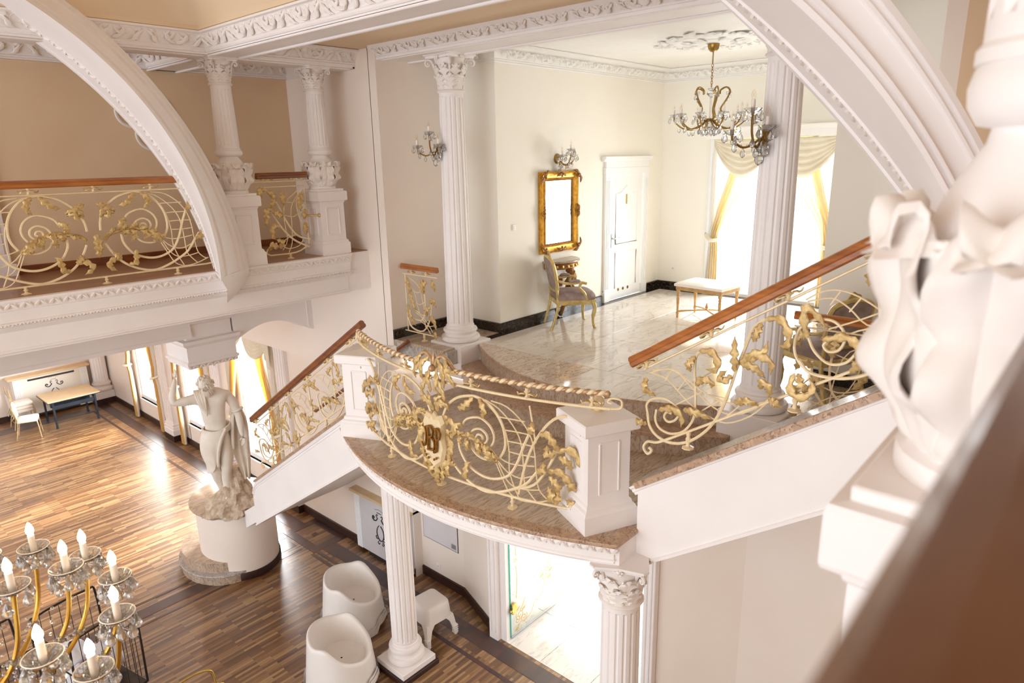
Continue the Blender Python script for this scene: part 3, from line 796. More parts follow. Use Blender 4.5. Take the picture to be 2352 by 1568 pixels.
ob('door_lock', MB().box((5.845, 5.355, 0.40), (5.93, 5.385, 0.55), 0.004).ball((5.83, 5.36, 0.46), 0.028).ball((5.84, 5.35, 0.43), 0.016), 'bright_brass', d2, 40)
def spiral(cx, cz, r, turns, sgn, a0, n=22):
    return [(cx+r*(1-0.85*k/(n-1))*math.cos(a0+sgn*2*pi*turns*k/(n-1)), cz+r*(1-0.85*k/(n-1))*math.sin(a0+sgn*2*pi*turns*k/(n-1))) for k in range(n)]
m = MB()
def gl(pts, r=0.006): m.tube(catmull([(x, 5.381, z) for x, z in pts], 4), r, 4, squash=0.4)
gl([(5.94, 2.4), (5.95, 1.6), (5.955, 1.25)]); gl(spiral(5.955, 1.18, 0.035, 1.5, 1, 1.5), 0.004); gl([(5.95, 1.1), (5.97, 0.95), (5.96, 0.7), (5.945, 0.6)])
gl(spiral(6.02, 0.30, 0.085, 1.6, 1, 2.5)); gl(spiral(6.10, 0.22, 0.07, 1.6, -1, 0.5)); gl(spiral(5.97, 0.24, 0.06, 1.3, -1, 2.0)); gl([(5.96, 0.05), (5.98, 0.14), (6.04, 0.18), (6.12, 0.14)]); gl([(6.02, 0.36), (6.08, 0.42), (6.13, 0.52)])
gl([(6.12, 0.16), (6.25, 0.20), (6.34, 0.34), (6.42, 0.33), (6.52, 0.42), (6.56, 0.55)])
gl(spiral(6.57, 0.60, 0.07, 1.5, 1, -1.5)); gl(spiral(6.63, 0.76, 0.08, 1.5, -1, -1.0)); gl([(6.64, 0.84), (6.72, 1.05), (6.68, 1.3), (6.70, 1.5), (6.69, 1.62)])
for q in ((5.99, 0.42), (6.10, 0.37), (5.96, 0.12), (6.50, 0.68), (6.70, 0.68), (6.67, 0.58)):
    m.leaf([(q[0]-0.04, 5.381, q[1]-0.03), (q[0], 5.378, q[1]), (q[0]+0.05, 5.381, q[1]+0.02)], 0.022, V((0, -1, 0)), 6, 1.5, 0.002, 0.1)
ob('gilt_ornament', m, 'gold_print', d2, 50)
# ---------------------------------------------------------------- columns
def cap_leaf():
    return MB().leaf([(0.0, 0, 0.0), (0.015, 0, 0.35), (0.10, 0, 0.75), (0.24, 0, 0.92), (0.26, 0, 0.78)], 0.24, lambda p, t: V((1, 0, 0.2)), 10, 3.5, 0.06, 0.28)
CAPLEAF = mesh('acanthus_leaf', cap_leaf(), 'plaster_relief', 50)
def volute_mesh():
    m = MB(); sp = []
    for k in range(22):
        a = pi*0.9-k*0.36; r = 0.20*(1-k/25)
        sp.append((r*math.cos(a)*1.0, 0, r*math.sin(a)))
    sp = [(-0.35, 0, -0.55), (-0.28, 0, -0.2)]+sp
    m.tube(sp, [0.035]*2+[0.06*(1-k/32) for k in range(22)], 6)
    m.ball((0, 0, 0), 0.07, 8, 5)
    return m
VOLUTE = mesh('volute', volute_mesh(), 'plaster_relief', 50)
def flower_mesh():
    m = MB().ball((0, 0, 0), 0.10, 8, 5)
    for k in range(6):
        a = 2*pi*k/6
        m.ball((0.02, 0.13*math.cos(a), 0.13*math.sin(a)), 0.07, 6, 4, sx=0.5)
    return m
FLOWER = mesh('fleuron', flower_mesh(), 'plaster_relief', 50)
def capital(parent, z0, r, h, ab, rot=0.0):
    """Corinthian capital: bell, two tiers of leaves, corner volutes, hollow-sided abacus"""
    m = MB().lathe([(r*1.12, -0.02*1), (r*1.18, -0.01), (r*1.12, 0.004), (r*1.0, 0.01), (r*0.98, h*0.3), (r*1.05, h*0.6), (r*1.28, h*0.86), (r*1.3, h*0.9)], 24)
    cap = ob('capital', m, 'plaster_relief', parent, 40, local=True)
    cap.location = (0, 0, z0); cap.rotation_euler = (0, 0, rot)
    poly = []
    for k in range(4):
        a = pi/4+k*pi/2
        for t in (-0.09, 0.09): poly.append((ab*1.38*math.cos(a+t), ab*1.38*math.sin(a+t)))
        for q in (0.25, 0.5, 0.75):
            aa = a+0.09+q*(pi/2-0.18); rr = ab*(1.38-0.42*math.sin(pi*q)**0.8)
            poly.append((rr*math.cos(aa), rr*math.sin(aa)))
    rings = [[(x*s, y*s, z) for x, y in poly] for s, z in ((0.90, h*0.87), (0.93, h*0.93), (1.0, h*0.95), (1.0, h))]
    ob('abacus', MB().loft(rings), 'plaster', cap, 30, local=True)
    for tier, (n, zz, hh, off, rr) in enumerate(((8, 0.0, 0.46, 0, 0.98), (8, 0.12, 0.62, pi/8, 0.98))):
        for k in range(n):
            a = off+2*pi*k/n
            link('acanthus_leaf', CAPLEAF, cap, (r*rr*math.cos(a), r*rr*math.sin(a), zz*h), (0, 0, a), (hh*h*0.95, r*2.0, hh*h))
    for k in range(4):
        a = pi/4+k*pi/2; q = ab*1.12
        link('volute', VOLUTE, cap, (q*math.cos(a), q*math.sin(a), h*0.74), (0, 0, a), (h*0.62, h*0.8, h*0.62))
        a2 = k*pi/2; q2 = ab*0.94
        link('fleuron', FLOWER, cap, (q2*math.cos(a2), q2*math.sin(a2), h*0.90), (0, 0, a2), (h*0.5,)*3)
    return cap
def shaft(parent, z0, z1, r0, r1, flutes=20):
    n = flutes*4; prof = []
    prof.append((r0*1.06, z0, 0)); prof.append((r0*1.06, z0+0.02, 0)); prof.append((r0, z0+0.03, 0))
    prof.append((r0, z0+0.06, 0)); prof.append((r0, z0+0.075, 1))
    for k in range(1, 5): prof.append((r0+(r1-r0)*(k/5)**1.5, z0+0.075+(z1-z0-0.15)*k/5, 1))
    prof.append((r1, z1-0.075, 1)); prof.append((r1, z1-0.06, 0)); prof.append((r1*1.0, z1-0.02, 0)); prof.append((r1*1.07, z1-0.012, 0)); prof.append((r1*1.07, z1, 0))
    return ob('shaft', MB().lathe(prof, n, flutes=flutes, depth=0.085), 'plaster', parent, 28, local=True)
def attic_base(parent, z0, r, h):
    return ob('base', MB().lathe([(r*1.0, z0), (r*1.36, z0+0.005), (r*1.46, z0+h*0.12), (r*1.48, z0+h*0.25), (r*1.40, z0+h*0.38), (r*1.24, z0+h*0.42), (r*1.17, z0+h*0.55), (r*1.2, z0+h*0.66), (r*1.28, z0+h*0.70), (r*1.30, z0+h*0.8), (r*1.24, z0+h*0.9), (r*1.1, z0+h*0.93), (r*1.06, z0+h)], 32), 'plaster', parent, 40, local=True)

# columns of the hall
for (x, y, lab) in ((6.15, 6.48, 'tall white fluted column at the left of the upper hall opening, bearing a sconce'), (6.15, 2.36, 'tall white fluted column at the right of the upper hall opening, in front of the window')):
    c = thing('fluted_column', lab, 'column', (x, y, MID), group=None)
    ob('plinth', MB().box((-0.29, -0.29, -0.20), (0.29, 0.29, 0.24), 0.008), 'plaster', c, 0, local=True)
    attic_base(c, 0.24, 0.178, 0.19)
    shaft(c, 0.43, 3.40, 0.178, 0.150, 16)
    capital(c, 3.41, 0.15, 0.42, 0.235)
# columns under the landing
c = thing('fluted_column', 'white fluted column on a dark square foot, rising from the parquet beside the plastic chairs', 'column', (4.59, 6.11, 0))
ob('plinth_foot', MB().box((-0.30, -0.30, 0), (0.30, 0.30, 0.07), 0.004), 'plinth_wood', c, 0, local=True)
ob('plinth', MB().box((-0.27, -0.27, 0.07), (0.27, 0.27, 0.15), 0.006), 'plaster', c, 0, local=True)
attic_base(c, 0.15, 0.165, 0.24); shaft(c, 0.39, 3.0, 0.165, 0.16, 16); capital(c, 3.0, 0.155, 0.36, 0.22)
c = thing('fluted_column', 'white fluted column with leafy capital under the right corner of the landing', 'column', (4.06, 2.54, 0))
ob('plinth', MB().box((-0.27, -0.27, 0.0), (0.27, 0.27, 0.15), 0.006), 'plaster', c, 0, local=True)
attic_base(c, 0.15, 0.165, 0.24); shaft(c, 0.39, 2.99, 0.165, 0.155, 16); capital(c, 3.0, 0.155, 0.37, 0.215, 0.45)

# gallery columns: panelled pedestal, leafy vase, short fluted shaft, capital
def big_leaf():
    sx = catmull([V((0.0, 0, 0)), V((0.20, 0, 0.14)), V((0.33, 0, 0.38)), V((0.36, 0, 0.64)), V((0.32, 0, 0.86)), V((0.37, 0, 0.99)), V((0.46, 0, 0.97)), V((0.47, 0, 0.88))], 6)
    def fn(u, v):
        a = u*2-1; q = v*(len(sx)-1); k = min(int(q), len(sx)-2); p = sx[k].lerp(sx[k+1], q-k); T = (sx[k+1]-sx[k]).normalized(); nn = V((T.z, 0, -T.x))
        lob = abs(math.cos(3.6*pi*v))
        W = 0.56*max(0.0, math.sin(pi*(0.16+0.74*v)))**0.6*(0.80+0.20*lob)
        ru = abs(a)**1.4
        h = 0.10*(1-abs(a))**2+0.045*math.cos(9*a*(1+0.15*v)+0.6)*(1-0.3*abs(a))+0.10*ru*math.sin(7.2*pi*v+0.8)*min(1, v*3)-0.10*ru
        return p+V((0, a*W, -0.16*abs(a)*W))+nn*h*0.75, nn
    return MB().slab(fn, 22, 34, 0.05)
BIGLEAF = mesh('vase_leaf', big_leaf(), 'plaster_relief', 80)
def pedestal(parent, w, h, z0=0.0, panels=True):
    b = w/2
    m = MB()
    R = [[(-q, -q, z), (q, -q, z), (q, q, z), (-q, q, z)] for q, z in ((b*1.2, z0), (b*1.2, z0+0.14), (b*1.12, z0+0.155), (b*1.10, z0+0.175), (b, z0+0.19), (b, z0+h-0.16), (b*1.04, z0+h-0.15), (b*1.06, z0+h-0.13))]
    ob('pedestal', m.loft(R), 'plaster', parent, 0, local=True)
    if panels:
        for k in range(4):
            M = Matrix.Rotation(k*pi/2, 4, 'Z')
            pm = MB(); z_0, z_1, q = z0+0.26, z0+h-0.22, b*0.52
            for a, c_ in (((-q, z_0), (q, z_0)), ((q, z_0), (q, z_1)), ((q, z_1), (-q, z_1)), ((-q, z_1), (-q, z_0))):
                pm.tube([(a[0], -b-0.002, a[1]), (c_[0], -b-0.002, c_[1])], 0.011, 6)
            ob('pedestal_panel', pm.xf(M), 'plaster', parent, 40, local=True)
    R = [[(-q, -q, z), (q, -q, z), (q, q, z), (-q, q, z)] for q, z in ((b*1.06, z0+h-0.135), (b*1.2, z0+h-0.125), (b*1.22, z0+h-0.115), (b*1.22, z0+h-0.02), (b*1.19, z0+h-0.006), (b*1.0, z0+h))]
    ob('pedestal_cap', MB().loft(R), 'plaster', parent, 0, local=True)
def vase(parent, z0, s, n=8, kz=1.0, rt=1.0):
    """s = radius of the leaf ring; kz stretches the height"""
    k = s/0.235
    def Q(r, z): return (r*k, z0+z*k*kz)
    v = ob('vase', MB().lathe([Q(0.17, 0), Q(0.17, 0.03), Q(0.135, 0.045), Q(0.12, 0.06), Q(0.15, 0.10), Q(0.18, 0.18), Q(0.185, 0.24), Q(0.172, 0.30), Q(0.14, 0.36), Q(0.105, 0.405), Q(0.10, 0.425)], 32), 'plaster', parent, 45, local=True)
    for i in range(n):
        a = 2*pi*i/n+0.2
        link('vase_leaf', BIGLEAF, v, (0.115*k*math.cos(a), 0.115*k*math.sin(a), z0+0.045*k*kz), (0, 0, a), (0.215*k, 0.30*k, 0.275*k*kz))
    def Q2(r, z): return (r*k*rt, z0+z*k*kz)
    ob('torus', MB().lathe([Q2(0.10, 0.42), Q2(0.135, 0.425), Q2(0.152, 0.445), Q2(0.155, 0.465), Q2(0.148, 0.485), Q2(0.13, 0.50), Q2(0.10, 0.505)], 32), 'plaster', parent, 50, local=True)
    return z0+0.505*k*kz
def gallery_column(x, y, z, top, lab, rz=0.0, full=True, kz=1.0, rt=1.0):
    c = thing('pedestal_column', lab, 'column', (x, y, z), rz)
    pedestal(c, 0.36, 0.82)
    ob('vase_plinth', MB().box((-0.19, -0.19, 0.815), (0.19, 0.19, 0.845), 0.004), 'plaster', c, 0, local=True)
    zt = vase(c, 0.845, 0.235, 8, kz, rt)
    if full:
        shaft(c, zt-0.02, top-z-0.27, 0.128, 0.112, 16)
        capital(c, top-z-0.27, 0.112, 0.27, 0.172)
    return c
gallery_column(3.94, 7.95, BAL, 7.535, 'short white column on a panelled pedestal behind the foot of the left arch')
gallery_column(5.16, 7.95, BAL, 7.535, 'short white column on a panelled pedestal at the gallery end, beside the wall')
# the near one (south gallery), close to the camera
gallery_column(1.30, 0.075, BAL-0.17, 7.535, 'large out-of-focus white leafy vase and pedestal close by at the right edge', kz=1.31, rt=0.9)

# ---------------------------------------------------------------- landing with bowed front
L0, LK, LX = 4.23, 0.139, 3.43
def land_edge(y): return LX+LK*(y-L0)**2
YS0, YN0 = 2.47, 6.05
ld = thing('landing', 'bowed landing with brown marble top and white moulded edge', 'landing', (4.6, L0, LAND))
ob('landing_slab', bowed(LAND-0.21, LAND-0.035, lambda y: land_edge(y)+0.05, YS0, YN0, 6.2), 'plaster', ld, 0)
for i in range(3):
    y0 = YS0+i*1.2; y1 = min(y0+1.198, YN0); n = 10
    poly = [(land_edge(y0+(y1-y0)*k/n), y0+(y1-y0)*k/n, LAND-0.035) for k in range(n+1)]+[(6.0, y1, LAND-0.035), (6.0, y0, LAND-0.035)]
    ob('marble_slab', MB().prism(poly, (0, 0, 0.035)), 'marble_beige', ld, 0)
path = [(land_edge(YN0)+0.25, YN0)]+[(land_edge(YN0+(YS0-YN0)*k/40), YN0+(YS0-YN0)*k/40) for k in range(41)]+[(land_edge(YS0)+0.30, YS0)]
path = path[::-1]
prof = [(-0.12, LAND-0.036), (-0.004, LAND-0.036), (-0.004, LAND-0.048), (-0.016, LAND-0.052), (-0.016, LAND-0.10), (-0.03, LAND-0.105), (-0.03, LAND-0.155), (-0.022, LAND-0.16), (-0.022, LAND-0.17), (-0.035, LAND-0.175), (-0.03, LAND-0.19), (-0.045, LAND-0.205), (-0.045, LAND-0.215), (-0.2, LAND-0.215)]
def offs(path, o):
    out = []
    for i in range(len(path)):
        a = V(path[max(i-1, 0)]); b = V(path[min(i+1, len(path)-1)]); d = (b-a).normalized(); out.append(V(path[i])+V((d.y, -d.x))*o)
    return out
mf = MB().sweep(prof, path[::-1])
ob('landing_cornice', mf, 'plaster', ld, 25)
ob('landing_nosing', MB().sweep([(-0.10, LAND-0.036), (0.012, LAND-0.036), (0.016, LAND-0.02), (0.012, LAND-0.004), (0.0, LAND+0.0005), (-0.10, LAND+0.0005)], path[::-1]), 'marble_edge', ld, 30)
mb = MB()
pp = path[::-1]
def along(path, step):
    out = []; acc = 0
    for i in range(1, len(path)):
        a, b = V(path[i-1]), V(path[i]); L = (b-a).length; s = 0
        while acc+L-s >= step:
            s += step-acc; acc = 0
            d = (b-a)/L; out.append((a+d*s, d))
        acc += L-s
    return out
for k, (q, d) in enumerate(along(pp, 0.055)):
    nr = V((d.y, -d.x)); s = 1 if k % 2 else -1; D = V((d.x, d.y, 0)); Nn = V((nr.x, nr.y, 0)); Q = V((q.x, q.y, LAND-0.076))-Nn*0.014
    mb.tube([Q-D*0.024-V((0, 0, s*0.016)), Q+Nn*0.008, Q+D*0.024+V((0, 0, s*0.016))], [0.006, 0.011, 0.006], 5)
    mb.tube([Q, Q+Nn*0.006+D*0.012-V((0, 0, s*0.018))], [0.008, 0.004], 4)
o = ob('carved_band', mb, 'plaster_relief', ld, 50); o['kind'] = 'stuff'
# two bowed steps up to the hall
stp = thing('marble_steps', 'two bowed brown marble steps from the landing up to the hall floor', 'steps', (5.6, 4.3, LAND))
def mid_edge(y): return 5.14+0.2*(y-4.3)**2
ob('step_riser', bowed(LAND, MID-0.03, lambda y: mid_edge(y)+0.02, 2.5, 6.16, 6.2), 'marble_beige', stp, 0)
ob('step_tread', bowed(MID-0.03, MID, mid_edge, 2.5, 6.16, 6.2), 'marble_edge', stp, 30)
ob('step_riser', bowed(MID, HALL-0.036, lambda y: hall_edge(y)+0.02, 2.5, 6.16, 6.3), 'marble_beige', stp, 0)
# newel pillars on the landing
def newel(x, y, rz, lab):
    n = thing('newel_pillar', lab, 'pillar', (x, y, LAND), rz)
    b = 0.185; h = 0.905
    R = [[(-q, -q, z), (q, -q, z), (q, q, z), (-q, q, z)] for q, z in ((0.235, 0), (0.235, 0.15), (0.228, 0.16), (0.222, 0.175), (0.205, 0.19), (0.20, 0.215), (b, 0.23), (b, 0.79), (b+0.01, 0.80))]
    ob('pillar_body', MB().loft(R), 'plaster', n, 0, local=True)
    for k in range(4):
        pm = MB(); z0, z1, q = 0.30, 0.72, 0.085
        for a, c_ in (((-q, z0), (q, z0)), ((q, z0), (q, z1)), ((q, z1), (-q, z1)), ((-q, z1), (-q, z0))):
            pm.tube([(a[0], -b-0.001, a[1]), (c_[0], -b-0.001, c_[1])], 0.009, 6)
        ob('pillar_panel', pm.xf(Matrix.Rotation(k*pi/2, 4, 'Z')), 'plaster', n, 40, local=True)
    R = [[(-q, -q, z), (q, -q, z), (q, q, z), (-q, q, z)] for q, z in ((0.20, 0.795), (0.232, 0.805), (0.238, 0.815), (0.238, 0.89), (0.228, 0.90), (0.0, 0.92))]
    R[-1] = [(-0.05, -0.05, 0.918), (0.05, -0.05, 0.918), (0.05, 0.05, 0.918), (-0.05, 0.05, 0.918)]
    ob('pillar_cap', MB().loft(R), 'plaster', n, 0, local=True)
    ob('ball_finial', MB().lathe([(0.055, 0.90), (0.055, 0.918), (0.03, 0.925), (0.024, 0.94), (0.03, 0.95), (0.05, 0.97), (0.056, 0.995), (0.05, 1.02), (0.03, 1.04), (0.02, 1.05), (0.026, 1.06), (0.02, 1.075), (0.0, 1.08)], 20), 'iron_cream', n, 50, local=True)
    return n
newel(4.10, 2.82, math.radians(-25), 'white panelled newel pillar at the right end of the landing railing')
newel(4.06, 5.73, math.radians(25), 'white panelled newel pillar at the left end of the landing railing')

# ---------------------------------------------------------------- stairs
SLP = 0.645
XS = 4.15
# right flight: landing up to the south gallery.  string face in the plane x = XS
st = thing('staircase', 'right-hand stair flight rising from the landing to the near gallery, white string', 'stairs', (4.7, 1.6, 4.2))
def zcap(y, y0=2.49, z0=3.985): return z0+SLP*1.075*(y0-y)
ys0, ys1 = 2.47, 0.22
poly = [(XS, ys0, 3.32), (XS, ys0, zcap(ys0)-0.05), (XS, ys1, zcap(ys1)-0.05), (XS, ys1, zcap(ys1)-0.70), (XS, 2.30, 3.36)]
ob('stair_string', MB().prism(poly, (0.14, 0, 0)), 'plaster', st, 0)
ob('string_moulding', MB().sweep3([(-0.005, 0.0), (-0.005, 0.022), (-0.016, 0.028), (-0.016, 0.05), (-0.03, 0.06), (-0.03, 0.075), (0.15, 0.075), (0.15, 0.0)], [(XS, ys0+0.02, zcap(ys0)-0.135), (XS, ys1, zcap(ys1)-0.135)], (1, 0, 0)).sweep3([(-0.014, 0), (-0.014, 0.02), (0.005, 0.03), (0.005, 0.05), (0.135, 0.05), (0.135, 0)], [(XS, 2.33, 3.335), (XS, ys1, zcap(ys1)-0.715)], (1, 0, 0)).sweep3([(-0.014, 0), (-0.014, 0.035), (0.135, 0.035), (0.135, 0)], [(XS, 2.48, 3.31), (XS, 2.33, 3.325)], (1, 0, 0)), 'plaster', st, 20)
ob('string_coping', MB().sweep3([(-0.035, -0.03), (-0.04, -0.005), (-0.03, 0.004), (0.24, 0.004), (0.24, -0.03)], [(XS, ys0+0.02, zcap(ys0)-0.028), (XS, ys1, zcap(ys1)-0.028)], (1, 0, 0)), 'marble_grey', st, 20)
ob('coping_edge', MB().sweep3([(-0.041, -0.045), (-0.041, 0.0), (-0.034, 0.005), (-0.02, -0.04)], [(XS, ys0+0.022, zcap(ys0)-0.026), (XS, ys1, zcap(ys1)-0.026)], (1, 0, 0)), 'marble_edge', st, 20)
nst = 9
for k in range(nst):
    z1 = LAND+(k+1)*(BAL-LAND)/nst; y1 = 2.42-k*0.262
    ob('stair_riser', MB().box((XS+0.14, y1-0.29, z1-0.21), (5.65, y1-0.02, z1-0.03)), 'marble_beige', st, 0)
    ob('stair_tread', MB().box((XS+0.12, y1-0.285, z1-0.03), (5.65, y1, z1), 0.006), 'marble_grey', st, 0)
ob('stair_soffit', MB().prism([(XS+0.02, 2.45, 3.36), (XS+0.02, 2.30, 3.37), (XS+0.02, ys1, zcap(ys1)-0.70), (XS+0.02, ys1, zcap(ys1)-0.55), (XS+0.02, 2.45, 3.5)], (1.95, 0, 0)), 'plaster', st, 0)
# left flight: landing down to the great hall floor
sl = thing('staircase', 'left-hand stair flight descending from the landing to the pedestal, white string', 'stairs', (4.7, 7.6, 2.6))
def zcapl(y): return 3.60-0.66*(y-6.37)
yl0, yl1 = 5.98, 8.93
top = [(XS, yl0, zcapl(yl0)-0.05)]
for k in range(9):
    a = k/8*1.2
    top.append((XS, yl1-0.16+0.16*math.sin(a), zcapl(yl1-0.16+0.16*math.sin(a))-0.05-0.16*(1-math.cos(a))))
poly = top+[(XS, yl1, 1.20), (XS, 6.0, 3.10)]
ob('stair_string', MB().prism(poly, (0.14, 0, 0)), 'plaster', sl, 0)
ob('string_moulding', MB().tube([(XS-0.003, p[1]-0.01, p[2]-0.05) for p in top], 0.012, 6).tube([(XS-0.002, p[1]-0.02, p[2]-0.085) for p in top], 0.006, 5).sweep3([(-0.014, 0), (-0.014, 0.02), (0.005, 0.03), (0.005, 0.05), (0.135, 0.05), (0.135, 0)], [(XS, 6.0, 3.085), (XS, yl1, 1.185)], (1, 0, 0)), 'plaster', sl, 30)
ob('string_coping', MB().sweep3([(-0.025, -0.03), (-0.03, -0.005), (-0.02, 0.004), (0.2, 0.004), (0.2, -0.03)], [(XS, 6.1, zcapl(6.1)-0.026), (XS, yl1-0.12, zcapl(yl1-0.12)-0.026)], (1, 0, 0)), 'marble_edge', sl, 20)
for k in range(12):
    z1 = LAND-(k+1)*0.181; y0 = 6.1+k*0.275
    ob('stair_riser', MB().box((XS+0.14, y0, z1-0.15), (5.65, y0+0.26, z1-0.03)), 'marble_beige', sl, 0)
    ob('stair_tread', MB().box((XS+0.12, y0-0.01, z1-0.03), (5.65, y0+0.29, z1), 0.006), 'marble_beige', sl, 0)
ob('stair_soffit', MB().prism([(XS+0.03, 6.0, 3.11), (XS+0.03, 9.35, 0.972), (XS+0.03, 9.35, 1.25), (XS+0.03, 6.0, 3.36)], (1.77, 0, 0)), 'plaster', sl, 0)
# wall handrail of the left flight
whr = thing('wall_handrail', 'dark wooden handrail fixed to the wall beside the left flight', 'handrail', (5.6, 7.5, 3.6))
ob('handrail', MB().tube([(5.58, 6.9, 4.05), (5.58, 9.4, 2.45)], 0.03, 8), 'rail_wood_dark', whr, 50)
ob('rail_bracket', MB().tube([(5.65, 7.3, 3.74), (5.58, 7.3, 3.77)], 0.012, 6).tube([(5.65, 8.8, 2.78), (5.58, 8.8, 2.81)], 0.012, 6), 'brass', whr, 50)

# pedestal of the statue with marble top and foot, and the round marble first step
pd = thing('statue_pedestal', 'round cream pedestal with brown marble top under the statue', 'pedestal', (4.35, 10.15, 0))
def ell(rx, ry, z, n=40): return [(4.39+rx*math.cos(2*pi*k/n), 10.14+ry*math.sin(2*pi*k/n), z) for k in range(n)]
ob('pedestal_drum', MB().loft([ell(0.58, 0.68, 0.0), ell(0.58, 0.68, 1.12)]), 'wall_peach', pd, 30)
ob('pedestal_top', MB().loft([ell(0.64, 0.74, 1.115), ell(0.655, 0.755, 1.125), ell(0.655, 0.755, 1.15), ell(0.64, 0.74, 1.158)]), 'marble_beige', pd, 30)
ob('pedestal_skirting', MB().loft([ell(0.60, 0.70, 0.0), ell(0.60, 0.70, 0.11), ell(0.59, 0.69, 0.13)], cap=False), 'plinth_wood', pd, 30)
fs = thing('round_step', 'low round marble step at the foot of the pedestal', 'step', (3.95, 10.3, 0))
def cst(cx, cy, rx, ry, z, n=36): return [(cx+rx*math.cos(2*pi*k/n), cy+ry*math.sin(2*pi*k/n), z) for k in range(n)]
ob('step_riser', MB().loft([cst(4.15, 10.32, 0.60, 0.78, 0), cst(4.15, 10.32, 0.60, 0.78, 0.14)]), 'marble_beige', fs, 30)
ob('step_tread', MB().loft([cst(4.15, 10.32, 0.62, 0.80, 0.14), cst(4.15, 10.32, 0.625, 0.805, 0.15), cst(4.15, 10.32, 0.62, 0.80, 0.17)]), 'marble_grey', fs, 30)
ob('step_riser', MB().loft([cst(4.16, 10.36, 0.56, 0.72, 0.17), cst(4.16, 10.36, 0.56, 0.72, 0.33)]), 'marble_beige', fs, 30)

